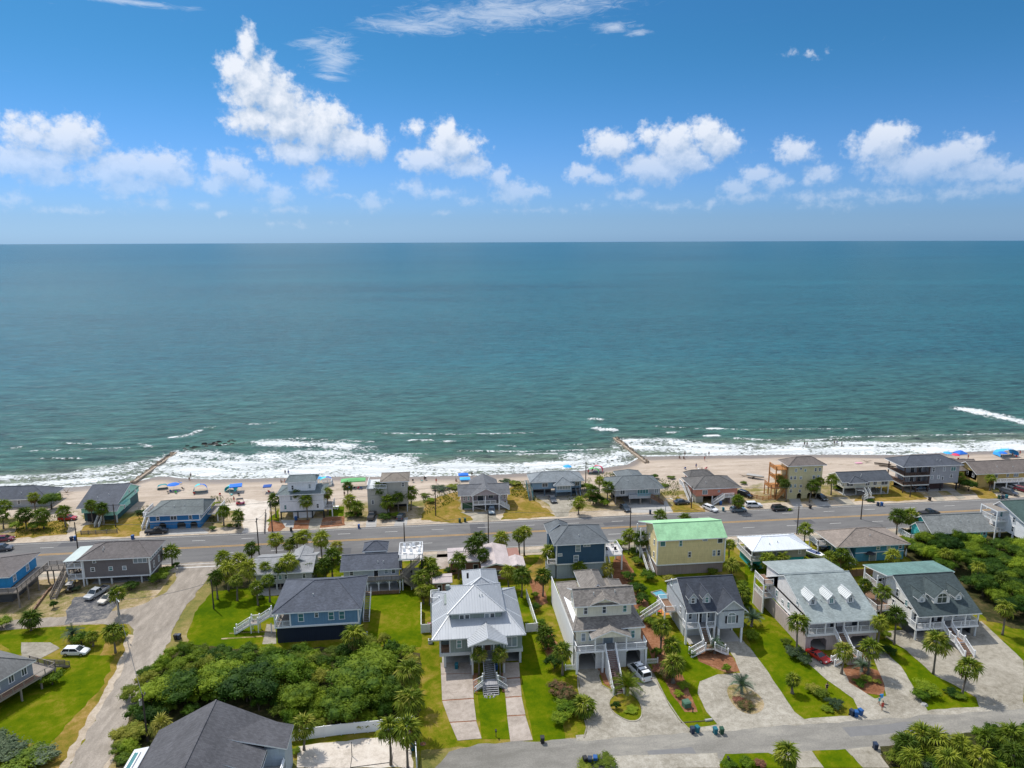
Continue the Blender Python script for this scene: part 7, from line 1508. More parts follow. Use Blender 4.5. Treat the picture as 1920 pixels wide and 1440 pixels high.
# scrub across the street at the bottom right
poly = [W(*p) for p in [(1665,1408),(1700,1392),(1800,1385),(1920,1372),(1990,1370),(2000,1470),(1690,1470)]]
yy = min(p[1] for p in poly)
while yy < max(p[1] for p in poly):
    xx = min(p[0] for p in poly)
    while xx < max(p[0] for p in poly):
        q = (xx + r_.uniform(-.7,.7),yy + r_.uniform(-.7,.7))
        if inside(q,poly): bush(q[0],q[1],r_.uniform(1.0,1.8),r_.uniform(1.2,2.6),'scrubby bush crowded along the street at the bottom right',r_.choice('ggyysd'),'scrub at the bottom right',True)
        xx += 2.4
    yy += 2.3
for i,(px_,py_) in enumerate(((1700,1400),(1755,1392),(1800,1398),(1850,1388),(1895,1380),(1780,1425),(1840,1420),(1900,1415),(1710,1425))):
    palm(px_,py_,1.8,'palmetto rising from the scrub at the bottom right','g',1.05,grp='palmettos in the bottom right scrub')
# beach grass tufts in the dune lots: uncountable ground cover
mb = MB(); r_ = random.Random(9)
for poly_px,n_ in (([(790,930),(862,905),(862,935),(800,965)],900),([(955,900),(1000,905),(1005,940),(960,930)],700),([(1060,905),(1110,895),(1110,945),(1065,950)],500),([(1225,895),(1275,905),(1270,940),(1235,925)],500),([(395,930),(440,935),(400,985),(390,975)],500),([(255,955),(285,945),(280,975),(262,985)],260),([(30,975),(140,960),(125,1000),(30,1008)],700),([(1600,912),(1650,890),(1690,900),(1650,935)],400),([(1120,890),(1165,882),(1170,898),(1120,905)],350)):
    pl = [W(*p) for p in poly_px]; x0,x1 = min(p[0] for p in pl),max(p[0] for p in pl); y0,y1 = min(p[1] for p in pl),max(p[1] for p in pl); k_ = 0
    while k_ < n_:
        q = (r_.uniform(x0,x1),r_.uniform(y0,y1)); k_ += 1
        if not inside(q,pl): continue
        for j in range(4):
            a = r_.uniform(0,6.28); hh = r_.uniform(.25,.6); w_ = .07; mb.face([(q[0] - math.sin(a) * w_,q[1] + math.cos(a) * w_,0),(q[0] + math.sin(a) * w_,q[1] - math.cos(a) * w_,0),(q[0] + math.cos(a) * hh * .6,q[1] + math.sin(a) * hh * .6,hh)])
o = link('dune_grass',mb.mesh('dune_grass',LEAF_Y),kind='stuff',label='tufts of pale dune grass in the sandy lots by the beach')
# ---------------- vehicles ----------------
TYRE = plain('tyre_rubber',(0.02,0.02,0.02),0.9); RIM = plain('alloy_rim',(0.45,0.45,0.46),0.35,metal=.8); LAMP = glass_mat('headlight_glass',(.6,.62,.6)); TAIL = glass_mat('tail_light_red',(.35,.02,.02)); CARGLASS = glass_mat('car_glass',(.02,.028,.032),.06)
def paint(name,c):
    m2 = plain(name,c,.28,.04,spec=.6); m2.node_tree.nodes['Principled BSDF'].inputs['Coat Weight'].default_value = .6; return m2
def wheel_meshes():
    n_ = 18; a = MB().tube((0,-.12,0),(0,.12,0),.34,n=n_).mesh('wheel',TYRE); b2 = MB().tube((0,-.13,0),(0,.13,0),.2,n=12).mesh('rim',RIM); return a,b2
WH = wheel_meshes()
def sect(x,zb,zt,hb,ht):
    return [(x,-hb * .92,zb),(x,-hb,zb + .12),(x,-hb,zb + (zt - zb) * .6),(x,-ht,zt),(x,ht,zt),(x,hb,zb + (zt - zb) * .6),(x,hb,zb + .12),(x,hb * .92,zb)]
CARS = {  # length, width, body stations (x, zb, zt), cabin stations (x, z_top, half width top), roof
 'suv': (4.75,1.9,[(-2.37,.5,.8),(-2.33,.35,1.05),(-1.5,.3,1.08),(0,.28,1.06),(1.15,.28,1.04),(1.9,.3,.95),(2.3,.35,.82),(2.37,.45,.62)],(-2.2,-1.95,.45,1.2,1.72)),
 'wagon': (4.6,1.8,[(-2.3,.5,.8),(-2.26,.33,.98),(-1.4,.28,1.0),(0,.26,.98),(1.15,.26,.95),(1.9,.28,.84),(2.25,.33,.7),(2.3,.42,.55)],(-2.15,-1.8,.35,1.25,1.5)),
 'sedan': (4.6,1.8,[(-2.3,.5,.8),(-2.26,.33,.92),(-1.4,.28,.96),(0,.26,.95),(1.15,.26,.93),(1.9,.28,.8),(2.25,.33,.66),(2.3,.42,.52)],(-1.75,-1.1,.3,1.2,1.42)),
 'coupe': (4.5,1.9,[(-2.25,.45,.72),(-2.2,.3,.88),(-1.4,.25,.9),(0,.22,.86),(1.0,.22,.84),(1.8,.25,.7),(2.2,.3,.55),(2.25,.38,.45)],(-1.6,-.7,.1,.95,1.24)),
 'pickup': (5.6,1.95,[(-2.8,.55,1.0),(-2.76,.45,1.1),(-1.6,.4,1.1),(0,.38,1.12),(1.4,.38,1.12),(2.3,.4,1.04),(2.74,.45,.95),(2.8,.55,.7)],(-.75,-.55,.75,1.45,1.82)),
 'van': (5.4,2.0,[(-2.7,.5,.9),(-2.66,.38,1.25),(-1.5,.35,1.3),(0,.32,1.28),(1.6,.32,1.2),(2.2,.35,1.0),(2.62,.4,.85),(2.7,.5,.65)],(-2.55,-2.4,1.0,1.95,2.05))}
def car(px,py,ang,kind,m_,label,cat='car',name='parked_car',rack=False,world=None):
    L,Wd,st,(cr0,cr1,cf1,cf0,zt) = CARS[kind]; hw = Wd / 2
    x,y = world or W(px,py,.6); t = thing(name,label,cat,(x,y,0),R(ang),'cars parked or driving by the houses')
    body = MB().loft([sect(a,b_,c_,hw * (1 if abs(a) < L * .45 else .93),hw * (.93 if abs(a) < L * .45 else .84)) for a,b_,c_ in st]); link('body',body.mesh('body',m_),t)
    zb = np.interp([cr0,cr1,cf1,cf0],[s_[0] for s_ in st],[s_[2] for s_ in st]); w0,w1 = hw * .9,hw * .74
    def rg(x_,z_,w_): return [(x_,-w_,z_),(x_,w_,z_)]
    g_ = MB(); B_ = [(cr0,-w0,zb[0] - .03),(cf0,-w0,zb[3] - .03),(cf0,w0,zb[3] - .03),(cr0,w0,zb[0] - .03)]; T_ = [(cr1,-w1,zt - .04),(cf1,-w1,zt - .04),(cf1,w1,zt - .04),(cr1,w1,zt - .04)]
    for i in range(4): g_.face([B_[i],B_[(i + 1) % 4],T_[(i + 1) % 4],T_[i]])
    g_.face(T_); link('window',g_.mesh('window',CARGLASS),t)
    rf = MB().loft([[(cr1 - .06,-w1,zt - .06),(cr1 - .06,w1,zt - .06),(cr1 + .05,w1 * .9,zt),(cr1 + .05,-w1 * .9,zt)],[(cf1 + .04,-w1,zt - .06),(cf1 + .04,w1,zt - .06),(cf1 - .1,w1 * .9,zt),(cf1 - .1,-w1 * .9,zt)]])
    link('roof',rf.mesh('roof',m_),t); pm = MB()
    for sg in (-1,1):
        for a,c in (((cr0,zb[0]),(cr1,zt)),((cf0,zb[3]),(cf1,zt)),(((cr1 + cf1) / 2 - .1,(zb[1] + zb[2]) / 2 - .02),((cr1 + cf1) / 2,zt))):
            pm.bar((a[0],sg * w0 * 1.0,a[1] - .02),(c[0],sg * w1 * 1.005,c[1] - .04),.07,.07)
    link('pillar',pm.mesh('pillar',m_),t,kind='stuff')
    if kind == 'pickup': link('cargo_bed',MB().box(-2.65,-hw * .8,1.0,-.85,hw * .8,1.115).mesh('cargo_bed',DARK),t); link('tailgate',MB().box(-2.84,-hw * .8,.65,-2.78,hw * .8,1.08).mesh('tailgate',m_),t)
    for sx in (-1,1):
        for sg in (-1,1):
            w_ = link('wheel',WH[0],t,(sx * L * .31,sg * (hw - .1),.34)); link('rim',WH[1],w_)
    for sg in (-1,1):
        link('headlight',MB().box(L / 2 - .12,sg * hw * .62 - .17,.62,L / 2 - .0,sg * hw * .62 + .17,.76).mesh('headlight',LAMP),t); link('tail_light',MB().box(-L / 2 - .01,sg * hw * .72 - .1,.72,-L / 2 + .08,sg * hw * .72 + .1,.95).mesh('tail_light',TAIL),t); link('mirror',MB().box(cf0 - .35,sg * hw * .97 - .06 + sg * .1,zb[3],cf0 - .2,sg * hw * .97 + .06 + sg * .1,zb[3] + .16).mesh('mirror',m_),t)
    if rack:
        rk = MB()
        for q in (-1.6,-.6,.4): rk.box(q - .04,-w1,zt,q + .04,w1,zt + .14)
        link('roof_rack',rk.mesh('roof_rack',DARK),t)
        link('roof_unit',MB().loft([[(-.5,-.4,zt + .02),(-.5,.4,zt + .02),(-.45,.35,zt + .28),(-.45,-.35,zt + .28)],[(.5,-.4,zt + .02),(.5,.4,zt + .02),(.4,.35,zt + .25),(.4,-.35,zt + .25)]]).mesh('roof_unit',WHITE),t)
    return t
P_BLACK = paint('black_car_paint',(.012,.013,.016)); P_WHITE = paint('white_car_paint',(.72,.73,.74)); P_SILVER = paint('silver_car_paint',(.36,.38,.40)); P_RED = paint('red_car_paint',(.42,.015,.015)); P_GREY = paint('dark_grey_car_paint',(.06,.065,.075)); P_MAROON = paint('maroon_car_paint',(.16,.012,.025)); P_BEIGE = paint('beige_car_paint',(.55,.50,.42)); P_BLUEG = paint('grey_blue_car_paint',(.11,.17,.22)); P_NAVY = paint('dark_navy_car_paint',(.015,.03,.05))
car(142,1221,-6,'wagon',P_WHITE,'white station wagon parked on the grass beside the silvery palm'); car(181,1112,-110,'pickup',P_SILVER,'silver pickup truck on the dark patched drive under the taupe house','pickup truck'); car(203,1121,-110,'wagon',P_BEIGE,'beige car half hidden by a palm on the dark patched drive')
car(294,996,4,'pickup',P_BLACK,'black pickup truck in front of the cobalt blue house','pickup truck'); car(127,971,0,'wagon',P_RED,'dark red car behind the palms by the mint green house'); car(8,1010,5,'wagon',P_MAROON,'maroon car nosing in at the left edge'); car(4,1028,4,'suv',P_GREY,'dark car driving on the main road at the left edge')
car(697,967,86,'pickup',P_BLACK,'black pickup truck beside the boxy beige house','pickup truck'); car(752,968,80,'wagon',P_NAVY,'dark car in the shade under the beige house'); car(922,957,-95,'wagon',P_BLUEG,'pale car parked beneath the pinkish house deck'); car(1036,936,-85,'sedan',P_GREY,'grey car on the drive of the soft blue house'); car(1172,952,-80,'sedan',P_NAVY,'dark car beneath the fog-grey house')
car(1278,941,2,'sedan',P_GREY,'charcoal sedan parked sideways before the salmon house'); car(1332,953,-62,'wagon',P_WHITE,'white hatchback parked diagonally below the salmon house stair'); car(1384,955,2,'wagon',P_BLUEG,'grey-blue estate car parallel to the road'); car(1413,947,-4,'suv',P_WHITE,'white suv with dark roof openings parked by the road','suv'); car(1462,953,3,'suv',P_BLACK,'large black suv on the road edge by the pale yellow house','suv'); car(1397,927,-60,'suv',P_BLACK,'black suv tucked behind the drooping palm','suv')
car(1742,962,3,'pickup',P_BLACK,'black pickup truck driving on the main road near the aqua house','pickup truck','moving_car'); car(1892,923,-62,'suv',P_GREY,'dark suv slanted before the tan-yellow house','suv'); car(1904,913,-62,'wagon',P_SILVER,'silver car under the tan-yellow house deck'); car(1918,918,-65,'wagon',P_MAROON,'dark red car at the right edge under the tan-yellow house')
car(1535,1229,-70,'coupe',P_RED,'bright red sports car half under the pink garage arch'); car(1199,1260,105,'van',P_WHITE,'white van with roof rack and black rear window by the cream house','van','parked_van',True); car(1537,1022,-85,'suv',P_GREY,'dark grey car under the white porch of the steel-blue house'); car(1540,932,-85,'sedan',P_BLACK,'black car in the garage of the pale yellow beach house'); car(1727,915,0,'sedan',P_GREY,'grey car in the shade beneath the grey balcony house')
def simple(name,label,cat,px,py,parts,ang=0,group=None,z=0,world=None):
    x,y = world or W(px,py); t = thing(name,label,cat,(x,y,z),R(ang),group)
    for n_,mb_,m2 in parts: link(n_,mb_.mesh(n_,m2),t)
    return t
# golf cart, small cart, boats
simple('golf_cart','red golf cart with a flat roof on the sandy beach access','golf cart',451,946,[('body',MB().loft([sect(-1.2,.3,.75,.6,.55),sect(-.3,.28,.8,.62,.58),sect(.3,.28,.45,.62,.58),sect(1.2,.35,.75,.55,.45)]),P_RED),('roof',MB().box(-1.0,-.6,1.75,.8,.6,1.82),DARK),('post',MB().bar((-.95,-.55,.7),(-.95,-.55,1.75),.05).bar((-.95,.55,.7),(-.95,.55,1.75),.05).bar((.9,-.5,.7),(.7,-.5,1.75),.05).bar((.9,.5,.7),(.7,.5,1.75),.05),DARK),('seat',MB().box(-.6,-.5,.75,-.1,.5,.9).box(-.7,-.5,.75,-.6,.5,1.2),BROWNWOOD),('wheel',MB().tube((-.75,-.62,.25),(-.75,-.45,.25),.25,n=12).tube((-.75,.45,.25),(-.75,.62,.25),.25,n=12).tube((.8,-.62,.25),(.8,-.45,.25),.25,n=12).tube((.8,.45,.25),(.8,.62,.25),.25,n=12),TYRE)],10)
simple('golf_cart','dark golf cart parked left of the taupe house drive','golf cart',132,1108,[('body',MB().loft([sect(-1.3,.3,.8,.65,.6),sect(-.3,.28,.85,.67,.6),sect(.3,.28,.5,.67,.6),sect(1.3,.35,.8,.6,.5)]),P_BLACK),('roof',MB().box(-1.1,-.65,1.8,.9,.65,1.87),SLAB),('post',MB().bar((-1.0,-.6,.7),(-1.0,-.6,1.8),.05).bar((-1.0,.6,.7),(-1.0,.6,1.8),.05).bar((.9,-.55,.7),(.8,-.55,1.8),.05).bar((.9,.55,.7),(.8,.55,1.8),.05),DARK),('seat',MB().box(-.6,-.5,.8,-.1,.5,.95).box(-.7,-.5,.8,-.6,.5,1.25),SLAB),('wheel',MB().tube((-.8,-.68,.28),(-.8,-.5,.28),.28,n=12).tube((-.8,.5,.28),(-.8,.68,.28),.28,n=12).tube((.85,-.68,.28),(.85,-.5,.28),.28,n=12).tube((.85,.5,.28),(.85,.68,.28),.28,n=12),TYRE)],-80)
def hull(L,w_,h_,zb=.4):
    r2 = []
    for x_,k_ in ((-L / 2,.9),(-L / 4,1),(L / 8,.95),(L * .32,.62),(L / 2,.05)): r2.append([(x_,-w_ / 2 * k_,zb + h_),(x_,-w_ * .3 * k_,zb + h_ * .2),(x_,0,zb + (0 if x_ < L * .3 else h_ * .3)),(x_,w_ * .3 * k_,zb + h_ * .2),(x_,w_ / 2 * k_,zb + h_)])
    return MB().loft(r2)
simple('motor_boat','white motor boat with a blue cover on a trailer by the white metal roof','boat',1527,1046,[('hull',hull(6.2,2.2,1.0,.5),WHITE),('cover',MB().loft([[(-1.8,-.8,1.48),(-1.8,.8,1.48),(-1.8,0,1.75)],[(.6,-.85,1.5),(.6,.85,1.5),(.6,0,1.95)],[(1.4,-.5,1.5),(1.4,.5,1.5),(1.4,0,1.6)]]),plain('navy_canvas',(.02,.05,.16))),('windscreen',MB().box(.65,-.7,1.5,.72,.7,1.95),CARGLASS),('trailer',MB().box(-2.6,-.7,.4,3.6,-.6,.5).box(-2.6,.6,.4,3.6,.7,.5),SLAB),('outboard_motor',MB().box(-3.5,-.2,.6,-3.1,.2,1.7),DARK),('wheel',MB().tube((-.8,-1.05,.33),(-.8,-.85,.33),.33,n=12).tube((-.8,.85,.33),(-.8,1.05,.33),.33,n=12),TYRE)],-62)
simple('boat_trailer','grey flat boat on a trailer standing on the sand by the orange deck','boat',1416,897,[('hull',hull(5.4,1.9,.6,.5),SLAB),('deck',MB().box(-2.3,-.8,1.02,.9,.8,1.06),DARK),('wheel',MB().tube((-.6,-1.0,.3),(-.6,-.82,.3),.3,n=12).tube((-.6,.82,.3),(-.6,1.0,.3),.3,n=12),TYRE)],-35)
for px_,py_,a_,lab in ((1655,871,-28,'left of two dark canoes pulled up on the beach'),(1664,875,-28,'right of two dark canoes pulled up on the beach')): simple('canoe',lab,'canoe',px_,py_,[('hull',hull(5.2,.8,.4,.05),BARK),('seat',MB().box(-1,-.3,.35,-.8,.3,.4).box(.8,-.25,.35,1.0,.25,.4),PINE)],a_,'canoes on the beach')
simple('picnic_table','white picnic table on the green patch beside the white beach house','table',628,954,[('tabletop',MB().box(-1.1,-.45,.7,1.1,.45,.77),WHITE),('bench',MB().box(-1.1,-.95,.42,1.1,-.7,.47).box(-1.1,.7,.42,1.1,.95,.47),WHITE),('leg',MB().bar((-.8,-.9,0),(-.8,.3,.7),.08).bar((-.8,.9,0),(-.8,-.3,.7),.08).bar((.8,-.9,0),(.8,.3,.7),.08).bar((.8,.9,0),(.8,-.3,.7),.08),WHITE)])
for i,(px_,py_) in enumerate(((1652,1046),(1658,1047))): simple('lawn_chair',('left' if i == 0 else 'right') + ' white lawn chair behind the steel-blue house','chair',px_,py_,[('seat',MB().box(-.35,-.35,.35,.35,.3,.42),WHITE),('backrest',MB().box(-.35,.28,.4,.35,.38,1.1),WHITE),('leg',MB().box(-.35,-.35,0,-.27,-.27,.6).box(.27,-.35,0,.35,-.27,.6).box(-.35,.25,0,-.27,.33,.4).box(.27,.25,0,.35,.33,.4),WHITE)],15,'white lawn chairs')
simple('patio_umbrella','dark patio umbrella against the steel-blue wall','umbrella',1628,1052,[('pole',MB().tube((0,0,0),(0,0,2.5),.04),DARK),('canopy',MB().loft([[(math.cos(i * .785) * 1.5,math.sin(i * .785) * 1.5,2.1) for i in range(8)],[(math.cos(i * .785) * .1,math.sin(i * .785) * .1,2.6) for i in range(8)]]),plain('charcoal_canvas',(.03,.03,.035)))])
# deck furniture on the roof deck tower and the navy house deck
for i,(x_,y_) in enumerate(((-8.2,152.5),(-7.0,152.2),(-6.0,152.6),(-4.8,152.8),(-8.0,149.6),(-6.6,149.3),(-4.9,150.4),(-4.7,149.0))):
    simple('deck_chair','white chair %s on the railed roof deck' % ('in the far left corner','second along the far rail','third along the far rail','in the far right corner','at the near left','alone in the middle of the near side','by the right rail nearer the middle','in the near right corner')[i],'chair',0,0,[('seat',MB().box(-.32,-.4,.3,.32,.35,.4),WHITE),('backrest',MB().box(-.32,.3,.35,.32,.42,1.05),WHITE),('leg',MB().box(-.32,-.4,0,-.25,-.3,.3).box(.25,-.4,0,.32,-.3,.3).box(-.32,.25,0,-.25,.35,.3).box(.25,.25,0,.32,.35,.3),WHITE)],rnd.uniform(-60,60),'chairs on the roof deck',6.9,(x_,y_))
for i,(x_,y_) in enumerate(((38.6,154.8),(40.6,154.6),(38.7,152.2),(40.8,152.0))):
    simple('deck_chair','dark chair at the %s of the small deck beside the navy house' % ('far left','far right','near left','near right')[i],'chair',0,0,[('seat',MB().box(-.3,-.3,.4,.3,.3,.46),DARK),('backrest',MB().box(-.3,.25,.4,.3,.32,1.0),DARK),('leg',MB().box(-.3,-.3,0,-.25,-.25,.4).box(.25,-.3,0,.3,-.25,.4).box(-.3,.25,0,-.25,.3,.4).box(.25,.25,0,.3,.3,.4),DARK)],rnd.uniform(0,180),'chairs on the navy house deck',3.8,(x_,y_))
# swimming pool and slab at the small dormered house
pw = glass_mat('pool_water',(.10,.32,.42),.08); x_,y_ = W(1243,1120)
simple('plunge_pool','small blue plunge pool left of the small dormered house','pool',0,0,[('rim',MB().box(-1.4,-2.6,0,-1.2,2.6,.35).box(1.2,-2.6,0,1.4,2.6,.35).box(-1.2,-2.6,0,1.2,-2.4,.35).box(-1.2,2.4,0,1.2,2.6,.35),CONCRETE),('water',MB().box(-1.2,-2.4,0,1.2,2.4,.22),pw)],18,world=(x_,y_))
region('orange_patio',[(1230,1137),(1253,1136),(1262,1152),(1242,1155)],plain('orange_paving',(.48,.22,.06),.9,.2),8,0)
# ---------------- bins ----------------
def bin_(px,py,m_,label,ang=0):
    x,y = W(px,py,.1); t = thing('wheelie_bin',label,'trash bin',(x,y,0),R(ang),'wheelie bins put out by the roads')
    link('body',MB().loft([[(-.24,-.27,.06),(.24,-.27,.06),(.24,.27,.06),(-.24,.27,.06)],[(-.3,-.36,1.0),(.3,-.36,1.0),(.3,.36,1.0),(-.3,.36,1.0)]]).mesh('body',m_),t)
    link('lid',MB().loft([[(-.32,-.42,1.0),(.32,-.42,1.0),(.32,.38,1.0),(-.32,.38,1.0)],[(-.28,-.34,1.1),(.28,-.34,1.1),(.28,.34,1.12),(-.28,.34,1.12)]]).mesh('lid',m_),t)
    link('wheel',MB().tube((-.3,.3,.13),(-.22,.3,.13),.13,n=10).tube((.22,.3,.13),(.3,.3,.13),.13,n=10).mesh('wheel',TYRE),t); link('handle',MB().box(-.25,.38,.92,.25,.43,.98).mesh('handle',DARK),t)
B_BLUE = plain('blue_bin_plastic',(.015,.09,.28),.5); B_NAVY = plain('navy_bin_plastic',(.02,.035,.07),.5); B_BLK = plain('black_bin_plastic',(.02,.02,.022),.5); B_TEAL = plain('teal_bin_plastic',(.01,.13,.17),.5); B_GRN = plain('green_bin_plastic',(.02,.07,.04),.5)
for a in ((1017,1392,B_BLK,'lone black bin at the street edge right of the long lawn'),(1097,1430,B_BLK,'black bin left of three at the bottom street edge'),(1106,1431,B_NAVY,'navy bin in the middle of three at the bottom street edge'),(1116,1429,B_BLUE,'bright blue bin right of three at the bottom street edge'),
          (1298,1374,B_NAVY,'navy bin first of four beside the curved kerb'),(1307,1372,B_TEAL,'teal bin second of four beside the curved kerb'),(1341,1375,B_TEAL,'teal bin third of four beside the shell drive'),(1353,1375,B_GRN,'dark bin last of four beside the shell drive'),
          (1597,1341,B_NAVY,'left bin of the blue group at the lawn point'),(1605,1343,B_BLUE,'middle bin of the blue group at the lawn point'),(1613,1340,B_BLUE,'right bin of the blue group at the lawn point'),(1641,1404,B_NAVY,'navy bin across the street by the wide concrete drive'),
          (330,1198,B_BLK,'left black bin at the side street edge'),(336,1198,B_NAVY,'right dark bin at the side street edge'),(134,1013,B_NAVY,'left blue bin by the sandy lane near the utility pole'),(141,1012,B_BLUE,'right blue bin by the sandy lane near the utility pole'),(249,1010,B_BLUE,'blue bin showing above the brown roof of the taupe house'),
          (673,990,B_BLUE,'blue bin beside the black pickup drive'),(862,979,B_GRN,'left green bin before the pinkish house'),(872,978,B_GRN,'right green bin before the pinkish house'),(546,996,B_BLK,'black bin at the drive of the white three-storey house'),(555,975,B_BLUE,'blue bin under the white three-storey house'),
          (1219,963,B_NAVY,'dark blue bin below the fog-grey house'),(1356,958,B_TEAL,'teal bin between the white hatchback and the estate car'),(1351,946,B_BLUE,'blue bin under the white stair of the salmon house'),(1519,953,B_BLK,'black bin before the pale yellow beach house'),(1646,948,B_NAVY,'left blue bin before the ivory house lawn'),(1653,948,B_BLUE,'right blue bin before the ivory house lawn'),(1743,938,B_BLK,'dark bin at the lawn edge before the grey house'),
          (1873,935,B_GRN,'left bin of three by the tan-yellow house drive'),(1880,935,B_NAVY,'middle bin of three by the tan-yellow house drive'),(1887,934,B_TEAL,'right bin of three by the tan-yellow house drive'),(856,1253,B_TEAL,'teal bin in the garage of the grey metal-roofed house'),(930,1255,B_BLUE,'blue bin beside the stair under the grey metal-roofed house'),(774,1405,B_TEAL,'teal bin inside the white fence corner')): bin_(*a,ang=rnd.uniform(-20,20))
simple('utility_box','green utility transformer box on the mulch point','utility box',1287,1325,[('cabinet',MB().box(-.6,-.5,0,.6,.5,.9),plain('utility_green',(.06,.14,.09),.6)),('lid',MB().loft([[(-.65,-.55,.9),(.65,-.55,.9),(.65,.55,.9),(-.65,.55,.9)],[(-.55,-.3,1.05),(.55,-.3,1.05),(.55,.5,1.1),(-.55,.5,1.1)]]),plain('utility_green',(.06,.14,.09),.6))],12)
simple('bollard','short dark marker post beside the utility box','bollard',1299,1336,[('post',MB().tube((0,0,0),(0,0,.8),.09),DARK),('cap',MB().tube((0,0,.8),(0,0,.9),.12,.05),DARK)])
for px_,py_,lab in ((1365,1433,'leaning mailbox at the bottom lawn edge'),(930,1382,'small dark mailbox post on the lawn between the two concrete drives')):
    simple('mailbox',lab,'mailbox',px_,py_,[('post',MB().box(-.05,-.05,0,.05,.05,1.0),DARK),('box',MB().loft([[(-.12,-.25,1.0),(.12,-.25,1.0),(.12,-.25,1.18),(0,-.25,1.28),(-.12,-.25,1.18)],[(-.12,.25,1.0),(.12,.25,1.0),(.12,.25,1.18),(0,.25,1.28),(-.12,.25,1.18)]]),DARK)],0,'mailboxes')
# ---------------- utility poles, lamps and wires ----------------
POLE = plain('dark_pole_timber',(.055,.045,.04),.9,.2)
PTS = {}
def pole(px,py,h_,label,arms=True,lamp=False,key=None,pale=False,r=.14,group='utility poles along the roads'):
    x,y = W(px,py); t = thing('utility_pole',label,'utility pole',(x,y,0),0,group); link('pole',MB().tube((0,0,0),(0,0,h_),r * 1.15,r * .8,8).mesh('pole',SLAB if pale else POLE),t)
    if arms: link('crossarm',MB().box(-.06,-1.0,h_ - .7,.06,1.0,h_ - .58).mesh('crossarm',POLE),t); link('insulator',MB().tube((0,-.9,h_ - .58),(0,-.9,h_ - .4),.05).tube((0,.9,h_ - .58),(0,.9,h_ - .4),.05).mesh('insulator',SLAB),t)
    if lamp:
        link('lamp_arm',MB().bar((0,0,h_ - .3),(lamp * .9,-1.2,h_ + .1),.08).mesh('lamp_arm',PALE_TRIM),t); link('lamp_head',MB().loft([[(lamp * .7,-1.1,h_ + .05),(lamp * .9,-1.0,h_ + .05),(lamp * .85,-1.05,h_ + .18)],[(lamp * 1.2,-1.9,h_ + .1),(lamp * 1.4,-1.8,h_ + .1),(lamp * 1.3,-1.85,h_ + .2)]]).mesh('lamp_head',PALE_TRIM),t)
    if key: PTS[key] = (x,y,h_)
pole(147,1036,8,'pole at the road edge left of the taupe house roof',False,key='a'); pole(217,988,6.5,'pole before the mint green house',False,key='b0'); pole(486,1040,9.5,'tall pole with a crossarm on the near side of the main road',key='c'); pole(511,997,8.5,'leaning pole at the beach access left of the white house',False,key='b1')
pole(817,967,8.7,'pole standing in the dry lot left of the pinkish house',False,key='b2'); pole(759,1030,7,'pole behind the white railed roof deck',False,key='d'); pole(916,1027,10,'tall black pole rising before the pinkish house deck',False,1,key='e'); pole(1098,912,8,'thin pole beside the leafy clump on the dunes',False); pole(1181,1010,8.5,'pole behind the palms beside the yellow house',False,key='f')
pole(1296,953,6.6,'pole at the left corner of the salmon house lot',False,key='b3'); pole(1247,975,6.5,'slim lamp post above the seafoam roof',False,1,pale=True,r=.09); pole(1494,1002,7.8,'thin leaning pole by the roadside palm',False,key='g'); pole(1614,974,8.6,'pole with a street lamp at the road above the steel-blue house',False,-1,key='h'); pole(1706,932,5.2,'short pole on the lawn before the grey balcony house',False,key='b4')
pole(226,1185,7.2,'grey street lamp with a curved arm at the side street corner',False,1,pale=True,r=.11,key='s1'); pole(277,1390,8.2,'pole with a transformer rising from the thicket beside the bottom roof',True,key='s2'); pole(401,1142,6.5,'pole on the lawn at the edge of the corner palm cluster',False,key='s3')
x_,y_,h_ = PTS['s2']; simple('transformer','grey pole transformer near the top of the thicket pole','transformer',0,0,[('tank',MB().tube((-.35,0,h_ - 1.9),(-.35,0,h_ - 1.0),.24,n=12),SLAB),('bushing',MB().tube((-.35,0,h_ - 1.0),(-.35,0,h_ - .8),.06),DARK)],world=(x_,y_))
def wire(a,c,z0=0,sag=.7,label=''):
    mb = MB(); n_ = 14; P_ = []
    for i in range(n_ + 1):
        t_ = i / n_; P_.append((a[0] + (c[0] - a[0]) * t_,a[1] + (c[1] - a[1]) * t_,a[2] + (c[2] - a[2]) * t_ + z0 - 4 * sag * t_ * (1 - t_)))
    for p,q in zip(P_[:-1],P_[1:]): mb.tube(p,q,.035,n=4,caps=False)
    t = thing('overhead_wire',label,'wire',(0,0,0),me=mb.mesh('overhead_wire',plain('grey_cable',(.12,.12,.12))),group='wires strung between the poles')
W_ = [('b0','b1','wire crossing before the cobalt blue house'),('b1','b2','wire crossing before the white and beige beach houses'),('b2','b3','wire crossing before the pinkish and soft blue houses'),('b3','b4','wire crossing before the salmon to ivory houses'),('c','b1','short wire over the road at the beach access'),('e','b2','wire over the road to the dry lot pole'),('a','c','wire over the road edge behind the taupe house roof'),('c','d','wire above the roadside palms and the slate cupola'),('d','e','wire between the roof deck tower and the tall black pole'),('e','f','wire over the navy house roof'),('f','g','wire behind the seafoam roof and white metal roof'),('g','h','wire before the tan hip roof'),('s1','s3','wire over the side street to the lawn pole'),('s1','s2','wire along the side street over the thicket')]
for a,c,lab in W_: wire(PTS[a],PTS[c],-.3,.8,lab)
